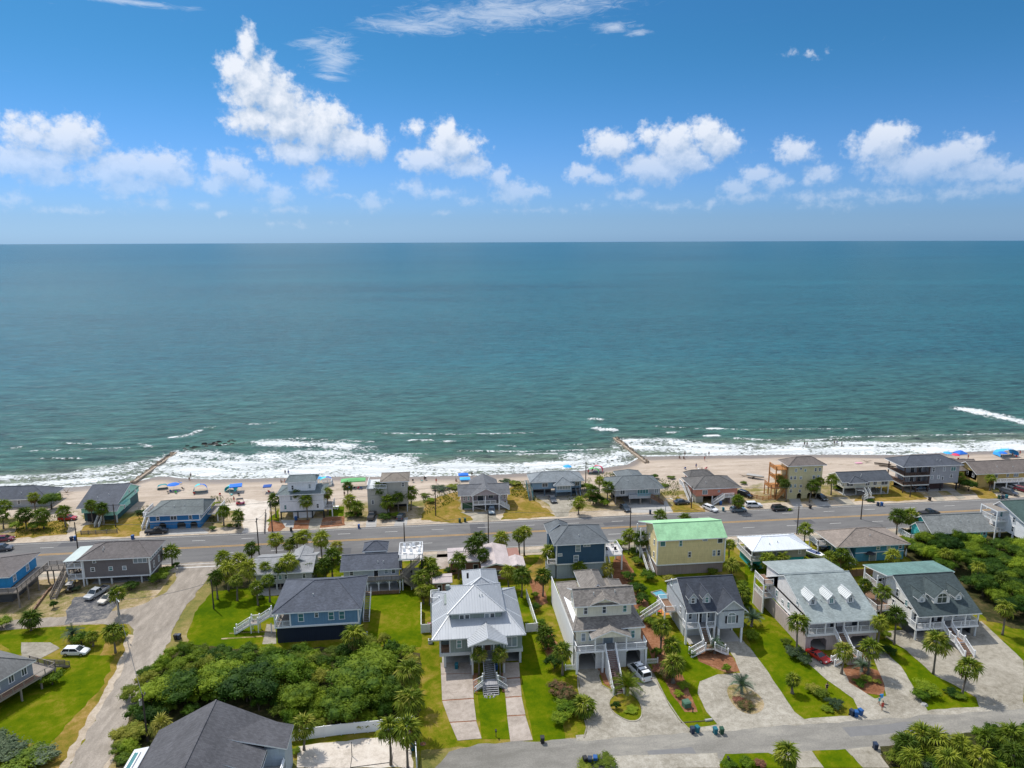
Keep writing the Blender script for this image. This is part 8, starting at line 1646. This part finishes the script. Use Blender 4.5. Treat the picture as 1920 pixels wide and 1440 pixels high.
# ---------------- fences ----------------
def fence(pts,h_,m_,label,panel=2.2,px=True,t_=.06,name='panel_fence',picket=False,post_m=None):
    P_ = [W(*p) if px else p for p in pts]; t = thing(name,label,'fence',(P_[0][0],P_[0][1],0),0,None)
    for a,c in zip(P_[:-1],P_[1:]):
        d_ = Vector((c[0] - a[0],c[1] - a[1],0)); n_ = max(1,round(d_.length / panel))
        for i in range(n_):
            p = Vector((a[0],a[1],0)) + d_ * (i / n_); q = Vector((a[0],a[1],0)) + d_ * ((i + 1) / n_); u = d_.normalized() * .08; mb = MB()
            if picket:
                mb.bar(p + u + Vector((0,0,h_ * .3)),q - u + Vector((0,0,h_ * .3)),.04,.08); mb.bar(p + u + Vector((0,0,h_ * .8)),q - u + Vector((0,0,h_ * .8)),.04,.08); k_ = int((q - p).length / .18)
                for j in range(1,k_): s_ = p.lerp(q,j / k_); mb.box(s_.x - .035,s_.y - .035,.05,s_.x + .035,s_.y + .035,h_)
                part('picket_panel',mb,m_,t,kind='stuff')
            else:
                mb.bar(p + u + Vector((0,0,h_ * .5 + .03)),q - u + Vector((0,0,h_ * .5 + .03)),t_,h_ - .08); mb.bar(p + u + Vector((0,0,h_)),q - u + Vector((0,0,h_)),t_ + .05,.08); part('fence_panel',mb,m_,t)
            part('post',MB().box(p.x - .08,p.y - .08,0,p.x + .08,p.y + .08,h_ + .12),post_m or m_,t)
    p = P_[-1]; part('post',MB().box(p[0] - .08,p[1] - .08,0,p[0] + .08,p[1] + .08,h_ + .12),post_m or m_,t)
fence([(544,1391),(640,1378),(715,1371),(776,1363)],1.9,WHITE,'long white panel fence between the thicket and the sand court'); fence([(777,1364),(779,1400),(782,1450)],1.9,WHITE,'white fence running down the right side of the sand court')
fence([(790,1146),(790,1187)],1.8,WHITE,'white fence left of the grey metal-roofed house running to the back'); fence([(791,1187),(807,1186)],1.8,WHITE,'short white gate fence at the left of the grey metal-roofed house'); fence([(987,1120),(1007,1184)],1.8,WHITE,'white fence right of the grey metal-roofed house running to the back'); fence([(986,1186),(1008,1184)],1.8,WHITE,'short white fence at the right of the grey metal-roofed house')
fence([(1209,1246),(1233,1244)],1.1,WHITE,'low white picket gate right of the cream house',picket=True,name='picket_fence'); fence([(1060,1257),(1079,1256)],1.1,WHITE,'low white picket fence left of the cream house',picket=True,name='picket_fence')
fence([(1592,1082),(1618,1080),(1642,1078),(1660,1072)],1.7,BROWNWOOD,'dark brown fence behind the steel-blue house yard',name='board_fence'); fence([(1408,933),(1430,938),(1452,936)],1.2,ORANGEWOOD,'orange timber fence by the pale yellow beach house',picket=True,name='timber_fence')
fence([(152,1002),(180,1001),(220,999)],1.0,PINE,'weathered rail fence before the mint green house',picket=True,name='rail_fence'); fence([(62,1148),(90,1110),(128,1076)],.5,BROWNWOOD,'low brown timber edging between the azure house and the sandy lot',name='timber_edging',t_=.25); fence([(640,1118),(690,1116),(748,1113)],.8,BROWNWOOD,'low dark timber wall behind the blue house lawn',name='timber_wall')
fence([(498,962),(496,1000)],1.0,PINE,'post fence along the sandy beach access',picket=True,name='post_fence'); fence([(603,985),(622,983),(640,981)],.9,PINE,'short rail fence before the green patch',picket=True,name='rail_fence')
simple('stacked_planters','column of red planters beside the white gate fence','planter',806,1182,[('tray',MB().box(-.4,-.4,0,.4,.4,.4).box(-.4,-.4,.6,.4,.4,1.0).box(-.4,-.4,1.2,.4,.4,1.6),plain('red_brown_plastic',(.2,.06,.05))),('frame',MB().box(-.45,-.45,0,-.38,-.38,2).box(.38,-.45,0,.45,-.38,2),WHITE)])
# volleyball net posts and court rope
for px_,py_,lab in ((660,1418,'left volleyball net post on the sand court'),(735,1428,'right volleyball net post beside the court palm')): simple('net_post',lab,'net post',px_,py_,[('post',MB().tube((0,0,0),(0,0,2.4),.05),DARK),('hook',MB().box(-.05,-.1,2.1,.05,.1,2.2),SLAB)])
mb = MB(); P_ = [W(660,1418),W(657,1440),W(735,1430),W(737,1412)]
for a,c in zip(P_[:-1],P_[1:]): mb.bar((a[0],a[1],.09),(c[0],c[1],.09),.06)
thing('court_rope','dark boundary rope lying on the sand court','rope',me=mb.mesh('court_rope',DARK))
simple('manhole_cover','round brown manhole cover in the lawn strip by the fence','manhole cover',793,1395,[('rim',MB().tube((0,0,.0),(0,0,.06),.45,n=18),BROWNWOOD),('lid',MB().tube((0,0,.06),(0,0,.075),.36,n=18),MULCH)])
simple('culvert_pipe','concrete culvert end in the grass ditch above the bins','culvert',1322,1352,[('pipe',MB().tube((0,0,.1),(1.2,.1,.1),.22,n=12),SLAB),('ditch_shadow_strip',MB().box(-4.0,-.1,0,0,.05,.1),BARK)])  # the dark strip by the pipe is the ditch's shadow, built as a box
simple('garden_stones','ring of pale stones at the foot of the central stair','stones',919,1306,[('stone',MB().tube((math.cos(0) * .8,0,.05),(math.cos(0) * .8,0,.25),.2,.12),SLAB)] + [('stone',MB().tube((math.cos(a) * .9,math.sin(a) * .4,.03),(math.cos(a) * .9,math.sin(a) * .4,.22),.19,.1),SLAB) for a in (.6,1.3,2,2.7,3.4,4,4.7,5.4)])
# ---------------- groynes ----------------
STONE = plain('brown_groyne_rock',(.24,.185,.13),.95,.35,2.0); STONE2 = plain('weathered_timber_beam',(.36,.29,.22),.95,.3,2.0); STONED = plain('wet_dark_rock',(.055,.05,.045),.8,.3,2.0)
def rock(r_,s_):
    mb = MB(); rings = []
    for j in range(1,4):
        ph = math.pi * j / 4; rings.append([(math.sin(ph) * math.cos(k_ * 1.047) * s_ * r_.uniform(.75,1.2),math.sin(ph) * math.sin(k_ * 1.047) * s_ * r_.uniform(.75,1.2),-math.cos(ph) * s_ * .75) for k_ in range(6)])
    return mb.loft(rings)
ROCKS = [rock(random.Random(i),.8).mesh('rock',(STONE,STONED,STONE)[i % 3]) for i in range(6)]
def groyne(a,c,label,n_,wall_side=-1,w0=1.2):
    t = thing('rock_groyne',label,'groyne',(a[0],a[1],0),0,None); A,B_ = Vector((a[0],a[1],0)),Vector((c[0],c[1],0)); d_ = B_ - A; nrm = Vector((-d_.y,d_.x,0)).normalized(); r_ = random.Random(int(a[0]))
    mb = MB(); mb.bar(A + nrm * wall_side * w0 * .3 + Vector((0,0,-.1)),B_ + nrm * wall_side * w0 * .3 + Vector((0,0,-.45)),.7,1.1); part('capping_beam',mb,STONE2,t)
    for i in range(n_):
        q = A + d_ * ((i + r_.random()) / n_) - nrm * wall_side * r_.uniform(-.3,w0 * .9); s_ = r_.uniform(.4,1.0); link('rock',ROCKS[i % 6],t,(q.x - a[0],q.y - a[1],r_.uniform(-.35,.05)),(r_.uniform(0,6),r_.uniform(0,6),r_.uniform(0,6)),(s_,) * 3)
groyne(W(250,906,-.2),W(328,850,-.3),'straight rocky groyne running out into the surf at the left',120); groyne(W(1212,868,-.1),W(1152,822,-.3),'rock groyne running out into the surf right of centre',110,1);
mb = MB(); r_ = random.Random(3)
t = thing('submerged_rocks','dark submerged rocks beyond the left groyne','rocks',(0,0,0))
for i in range(46):
    px_ = 345 + 95 * r_.random(); q = W(px_,840 - (px_ - 345) * .13 + r_.uniform(-4,4),-.3); link('rock',ROCKS[1 if i % 2 else 4],t,(q[0],q[1],-.62),(r_.uniform(0,6),0,0),(r_.uniform(1,2),r_.uniform(.6,1.2),.5))
# driftwood and wrack on the beach
for px_,py_,lab in ((1395,893,'pale driftwood logs beside the grey flat boat'),(125,925,'bare driftwood tree at the left beach house'),(1625,866,'twisted driftwood on the sand before the surf')):
    parts = []
    for j in range(5): a = j * 1.3; parts.append(('branch',MB().tube((0,0,.2),(math.cos(a) * 2.0,math.sin(a) * 1.2,.5 + (2.2 if px_ == 125 else .2) * (j % 3) * .4),.12,.03,6),STONE2))
    simple('driftwood',lab,'driftwood',px_,py_,parts)
# ---------------- beach shades, umbrellas, canopies ----------------
def cloth(n,c): return plain(n,c,.8,.06)
C_BLUE = cloth('royal_blue_canvas',(.02,.16,.62)); C_TURQ = cloth('turquoise_canvas',(.03,.60,.64)); C_CYAN = cloth('sky_blue_canvas',(.05,.38,.80)); C_GREEN = cloth('green_canvas',(.12,.38,.14)); C_PINK = cloth('pink_canvas',(.65,.05,.12)); C_LIME = cloth('lime_green_canvas',(.05,.50,.08)); C_TEALC = cloth('teal_canvas',(.01,.22,.24)); C_RED = cloth('red_canvas',(.5,.04,.03)); C_NAVY = cloth('navy_blue_canvas',(.02,.09,.35))
def umbrella(px,py,m_,label,r=1.2,tilt=0.2):
    r *= 1.25
    x,y = W(px,py); t = thing('beach_umbrella',label,'beach umbrella',(x,y,-.05),rnd.uniform(0,6),'beach umbrellas'); link('pole',MB().tube((0,0,0),(tilt,0,2.2),.03).mesh('pole',WHITE),t)
    rg = [[(math.cos(i * .785) * rr + tilt * zz / 2.2,math.sin(i * .785) * rr,zz) for i in range(8)] for rr,zz in ((r,1.75),(r * .6,2.08),(.05,2.3))]; link('canopy',MB().loft(rg,cap=False).mesh('canopy',m_),t)
def shade(px,py,m1,m2,label,w_=3.2,d_=2.6,ang=0,h_=2.1):
    """wind-filled cloth shade hung from an arched pole"""
    w_ *= 1.2; d_ *= 1.3
    x,y = W(px,py); t = thing('beach_tent',label,'beach shade',(x,y,0),R(ang),'cloth shades on the beach'); n_ = 10; a_ = MB()
    arc = [(-w_ / 2 * math.cos(math.pi * i / n_),0,h_ * (math.sin(math.pi * i / n_)) ** .7) for i in range(n_ + 1)]
    for p,q in zip(arc[:-1],arc[1:]): a_.tube(p,q,.03,n=6)
    link('arched_pole',a_.mesh('arched_pole',WHITE),t)
    for half,m_ in ((0,m1),(1,m2)):
        c_ = MB()
        for i in range(n_ // 2):
            k_ = i + half * (n_ // 2); p,q = arc[k_],arc[k_ + 1]
            for j in range(4):
                f0,f1 = j / 4,(j + 1) / 4; g2 = lambda P_,f: (P_[0] * (1 - .1 * f),f * d_,P_[2] * (1 - .35 * f * f) + .12 * math.sin(f * 6 + P_[0] * 2))
                c_.face([g2(p,f0),g2(q,f0),g2(q,f1),g2(p,f1)])
        link('cloth',c_.mesh('cloth',m_),t)
def canopy(px,py,m_,label,w_=3.0,d_=3.0,ang=0,h_=2.2,peak=.8):
    x,y = W(px,py); t = thing('pop_up_canopy',label,'canopy',(x,y,-.05),R(ang),'pop-up canopies on the beach')
    for sx in (-1,1):
        for sy_ in (-1,1): link('leg',MB().tube((sx * w_ / 2,sy_ * d_ / 2,0),(sx * w_ / 2,sy_ * d_ / 2,h_),.03,n=6).mesh('leg',WHITE),t)
    r1 = [(-w_ / 2,-d_ / 2,h_ - .25),(w_ / 2,-d_ / 2,h_ - .25),(w_ / 2,d_ / 2,h_ - .25),(-w_ / 2,d_ / 2,h_ - .25)]; r2 = [(a,c,h_) for a,c,_ in r1]; r3 = [(a * .3,c * .3,h_ + peak) for a,c,_ in r1]; link('cloth_roof',MB().loft([r1,r2,r3]).mesh('cloth_roof',m_),t)
def beach_chair(px,py,m_,label,ang=0):
    simple('beach_chair',label,'beach chair',px,py,[('seat',MB().box(-.28,-.3,.2,.28,.3,.25),m_),('backrest',MB().face([(-.28,.3,.22),(.28,.3,.22),(.28,.6,.85),(-.28,.6,.85)]).face([(-.28,.33,.2),(.28,.33,.2),(.28,.63,.83),(-.28,.63,.83)]),m_),('frame',MB().bar((-.3,-.3,0),(-.3,.35,.45),.03).bar((.3,-.3,0),(.3,.35,.45),.03),SLAB)],ang,'chairs on the beach')
shade(305,917,C_TEALC,C_TEALC,'small teal shade nearest the left groyne',2.6,2.0,20,1.3); umbrella(326,918,C_BLUE,'blue umbrella over a cluster of chairs right of the teal shade',1.5); shade(376,924,C_TURQ,C_BLUE,'tall turquoise and blue shade left of the beach access',3.4,2.6,15,2.6); shade(430,922,C_TURQ,C_TURQ,'turquoise shade left part of the wide blue shelter',2.6,2.2,-10,1.8); canopy(443,921,C_BLUE,'wide blue canopy next to the turquoise shade',3.6,3.2,12,2.0,.2)
canopy(502,922,C_NAVY,'small navy canopy on two dark legs left of the white house',2.4,2.4,5,2.0,.3); shade(612,910,C_TURQ,C_BLUE,'turquoise and blue shade right of the white tower house',3.6,2.6,10,2.6); umbrella(595,905,C_CYAN,'pale blue umbrella just behind the white tower house',1.3); canopy(663,912,C_GREEN,'long green canopy over people seated on the sand',7.5,3.2,4,2.2,.5)
canopy(869,899,C_BLUE,'blue canopy at the waterline left of the pinkish house',3.2,2.4,0,1.8,.4); canopy(872,908,C_CYAN,'sky blue canopy with white edge behind the pinkish house roof',3.2,2.6,0,2.0,.3); umbrella(1064,884,C_CYAN,'sky blue umbrella tip behind the soft blue roof',1.2); shade(1112,888,C_LIME,C_LIME,'lime green shade beside the second groyne',3.2,2.0,-20,1.8); shade(1119,885,C_PINK,C_PINK,'pink shade touching the lime green one',3.0,2.0,-25,2.2)
shade(1686,867,C_CYAN,C_BLUE,'small blue tent left of the grey balcony house',1.8,1.8,0,1.3); canopy(1799,860,C_BLUE,'royal blue canopy left of the two near the right edge',3.4,3.0,8,2.2,.8); umbrella(1775,858,C_CYAN,'small blue umbrella showing over the grey balcony roof',1.2); umbrella(1791,862,C_PINK,'pink umbrella beside the royal blue canopy',1.1); shade(1893,856,C_CYAN,C_CYAN,'wide sky blue shade near the right edge of the beach',6.0,3.0,0,2.6); umbrella(1880,858,C_BLUE,'blue umbrella under the wide sky blue shade',1.2)
for px_,py_,m_,lab in ((320,922,C_NAVY,'dark chair left under the blue umbrella'),(332,922,C_NAVY,'dark chair right under the blue umbrella'),(344,917,DARK,'lone dark chair right of the blue umbrella'),(339,906,C_BLUE,'blue chair nearer the water at the left'),(316,924,SLAB,'grey lounger on the sand below the teal shade'),(330,924,C_LIME,'lime chair on the sand below the blue umbrella'),(365,926,C_RED,'red chair left of the tall turquoise shade'),(412,928,C_RED,'red chair left of the turquoise shelter'),(434,928,C_TURQ,'turquoise mat chair below the wide blue shelter'),(448,928,DARK,'dark chair right below the wide blue shelter'),(505,923,C_RED,'red chair beneath the navy canopy'),(650,915,C_RED,'red chair under the left end of the green canopy'),(657,916,C_BLUE,'blue chair second under the green canopy'),(664,916,DARK,'dark chair in the middle under the green canopy'),(671,916,C_PINK,'pink chair fourth under the green canopy'),(678,916,C_NAVY,'navy chair under the right end of the green canopy'),(798,898,DARK,'dark chair by the swimmers left of the blue canopy'),(791,902,C_TEALC,'teal mat chair on the open sand'),(774,902,DARK,'dark bag chair on the open sand left'),(1284,879,C_NAVY,'navy chair alone on the wide sand'),(1310,880,WHITE,'white chair by the standing sunbather'),(1323,879,C_PINK,'pinkish chair right of the sunbather group'),(1797,862,C_RED,'red chair under the royal blue canopy'),(1905,857,C_RED,'red chair near the right edge')): beach_chair(px_,py_,m_,lab,rnd.uniform(100,220))
mb = MB().box(-1.2,-.7,.02,1.2,.7,.06)
simple('beach_towel','pink towel spread on the sand left of the canoes','towel',1610,868,[('cloth',mb,cloth('pale_pink_towel',(.6,.3,.38))),('fringe',MB().box(-1.3,-.7,.02,-1.2,.7,.04),WHITE)])
# ---------------- people ----------------
SKIN = plain('pale_skin',(.42,.24,.16),.6,.06); SKIN2 = plain('tanned_skin',(.24,.12,.075),.6,.06); HAIR = plain('brown_hair',(.05,.03,.02),.7)  # two even skin tones, one lighter and one darker
def body_mesh(pose):
    """one continuous skinned figure, joints as vertices with a radius each"""
    J = {'pel': (0,0,.95,.13),'che': (0,0,1.28,.15),'nec': (0,0,1.5,.055),'hea': (0,.01,1.62,.09),'top': (0,.0,1.72,.075)}
    E_ = [('pel','che'),('che','nec'),('nec','hea'),('hea','top')]
    st = {'stand': (0,0,.12,0),'walk': (.28,-.25,.3,-.3),'sit': None}[pose]
    for sg,nm in ((-1,'l'),(1,'r')):
        sw = 0 if pose == 'sit' else (st[0] if sg < 0 else st[1]); ar = 0 if pose == 'sit' else (st[3] if sg < 0 else -st[3])
        J['sh' + nm] = (sg * .19,0,1.42,.06); J['el' + nm] = (sg * .27,-ar * .4,1.15,.045); J['wr' + nm] = (sg * .28,ar * .9 - .08,.93,.033); J['ha' + nm] = (sg * .28,ar - .12,.83,.038)
        if pose == 'sit': J['hi' + nm] = (sg * .1,0,.93,.1); J['kn' + nm] = (sg * .13,-.42,1.05,.065); J['an' + nm] = (sg * .13,-.7,.8,.042); J['to' + nm] = (sg * .13,-.88,.8,.04)
        else: J['hi' + nm] = (sg * .1,0,.88,.1); J['kn' + nm] = (sg * .1,-sw * .6 - .03,.5,.065); J['an' + nm] = (sg * .1,-sw + (.08 if sw < 0 else 0),.08,.042); J['to' + nm] = (sg * .11,-sw - .16,.03,.035)
        E_ += [('che','sh' + nm),('sh' + nm,'el' + nm),('el' + nm,'wr' + nm),('wr' + nm,'ha' + nm),('pel','hi' + nm),('hi' + nm,'kn' + nm),('kn' + nm,'an' + nm),('an' + nm,'to' + nm)]
    ks = list(J); dz = -.78 if pose == 'sit' else 0; me = bpy.data.meshes.new('tmp'); me.from_pydata([(J[k_][0],J[k_][1],J[k_][2] + dz) for k_ in ks],[(ks.index(a),ks.index(c)) for a,c in E_],[]); o = bpy.data.objects.new('tmp',me); C.objects.link(o)
    o.modifiers.new('s','SKIN'); sd = o.modifiers.new('d','SUBSURF'); sd.levels = 1; sd.render_levels = 1
    for i,k_ in enumerate(ks): me.skin_vertices[0].data[i].radius = (J[k_][3],J[k_][3]); me.skin_vertices[0].data[i].use_root = (k_ == 'pel')
    dg = bpy.context.evaluated_depsgraph_get(); ev = bpy.data.meshes.new_from_object(o.evaluated_get(dg)); bpy.data.objects.remove(o); ev.name = 'body'; return ev
BODY = {k_: body_mesh(k_) for k_ in ('stand','walk','sit')}
def person(px,py,pose,skin,wear,label,ang=0,s_=1.0,z=0,top=True):
    x,y = W(px,py,z); me = BODY[pose].copy(); me.materials.clear(); me.materials.append(skin); t = thing('person',label,'person',(x,y,z),R(ang),None,None,(s_,) * 3)
    link('body',me,t); dz = -.78 if pose == 'sit' else 0
    el_ = lambda rx,ry,zz: [(math.cos(i * .628) * rx,math.sin(i * .628) * ry,zz + dz) for i in range(10)]
    link('shorts',MB().loft([el_(.19,.14,.76),el_(.2,.16,.9),el_(.17,.14,1.04)]).mesh('shorts',wear),t)
    if top: link('top',MB().loft([el_(.17,.14,1.12),el_(.2,.17,1.28),el_(.17,.13,1.4)]).mesh('top',wear),t)
    link('hair',MB().loft([el_(.09,.1,1.6),el_(.115,.12,1.68),el_(.06,.07,1.8)]).mesh('hair',HAIR),t); return t
for a in ((1550,1297,'walk',SKIN,DARK,'person in dark swimwear walking by the mulch bed',170),(1648,1322,'walk',SKIN,C_TURQ,'person carrying a blue towel at the mulch bed point',200),(1654,1332,'stand',SKIN,C_RED,'person in red swimwear standing on the shell drive nearest the street',180)): person(*a)
x_,y_ = W(1650,1318); simple('towel','bright blue towel held up by the person at the mulch bed point','towel',0,0,[('cloth',MB().box(-.3,-.05,.9,.3,.02,1.55),C_CYAN),('hem',MB().box(-.3,-.06,.86,.3,.03,.9),WHITE)],0,world=(x_ + .2,y_ + .1))
for a in ((358,896,'stand',SKIN2,DARK,'person standing at the waterline right of the left groyne',0),(355,899,'sit',SKIN,DARK,'person crouching beside the one at the left waterline',30),(535,890,'walk',SKIN2,DARK,'left of two people wading behind the white tower house',10),(541,890,'stand',SKIN2,C_NAVY,'right of two people wading behind the white tower house',0),(527,904,'sit',SKIN2,DARK,'left person sitting on the sand left of the tower roof',90),(534,904,'sit',SKIN,C_RED,'right person sitting on the sand left of the tower roof',80),
          (885,894,'stand',SKIN2,DARK,'dark clothed person standing in the foam above the pinkish house',0),(818,906,'walk',SKIN,C_RED,'person in red walking on the open sand',0),(855,902,'sit',SKIN,DARK,'person sitting near the blue canopies',40),(796,898,'sit',SKIN2,DARK,'person sitting by the water left of the blue canopy',0),(1103,889,'stand',SKIN,C_RED,'person in red beside the lime green shade',0),(439,941,'stand',SKIN,C_RED,'person standing by the red golf cart',0),(646,931,'stand',SKIN2,DARK,'dark person on the sand below the green canopy',0),
          (1284,855,'walk',SKIN2,DARK,'person at the waterline left of the wide beach',0),(1274,859,'sit',SKIN2,DARK,'left of two people sitting at the waterline on the wide beach',0),(1282,860,'sit',SKIN2,DARK,'right of two people sitting at the waterline on the wide beach',20),(1321,864,'walk',SKIN,C_RED,'person walking alone across the wide beach',30),(1329,855,'stand',SKIN2,DARK,'small distant person by the water on the wide beach',0),(1305,878,'stand',SKIN2,C_NAVY,'person standing beside the white chair on the wide sand',0),(1316,881,'sit',SKIN,DARK,'person reclining between two chairs on the wide sand',60),
          (1508,836,'stand',SKIN2,DARK,'left of two bathers in the surf',0),(1513,837,'stand',SKIN2,DARK,'right of two bathers in the surf',0),(1564,834,'stand',SKIN2,DARK,'left of three bathers in the surf',0),(1569,834,'stand',SKIN2,C_NAVY,'middle of three bathers in the surf',0),(1578,836,'stand',SKIN2,DARK,'right of three bathers in the surf',0),(1815,861,'walk',SKIN,C_RED,'person walking right of the royal blue canopy',0),(1898,857,'stand',SKIN,DARK,'person under the wide sky blue shade',0),(1912,853,'stand',SKIN,C_RED,'person in red at the right edge of the beach',0)):
    d_ = W(a[0],a[1])[1] - shore(W(a[0],a[1])[0]); person(*a,z=-.5 if d_ > 0 else -.15)
# rooftop and yard bits
for px_,py_,lab in ((1228,1015,'grey air conditioner on a stand at the yellow house wall'),(807,1206,'air conditioner beside the white gate fence')): x_,y_ = W(px_,py_); ac_unit(x_,y_,0,lab)
simple('garden_rock','pale boulder at the corner of the wide concrete drive lawn','rock',1733,1322,[('stone',rock(random.Random(1),.6),SLAB),('chip',rock(random.Random(2),.2),SLAB)])
simple('surfboard','white surfboard leaning behind the steel-blue house','surfboard',1698,1044,[('board',MB().loft([[(-.05,0,0),(.05,0,0),(.05,.08,0)],[(-.3,0,.9),(.3,0,.9),(.3,.1,.9)],[(-.05,0,2.1),(.05,0,2.1),(.05,.08,2.1)]]),WHITE),('fin',MB().box(-.02,-.15,.1,.02,0,.3),DARK)])
simple('fire_pit_bench','timber swing frame in the yard of the dormered house stair','bench',1234,1150,[('seat',MB().box(-.6,-.2,.4,.6,.2,.46),C_RED),('frame',MB().bar((-.7,-.2,0),(-.7,.2,1.2),.07).bar((.7,-.2,0),(.7,.2,1.2),.07),PINE)])
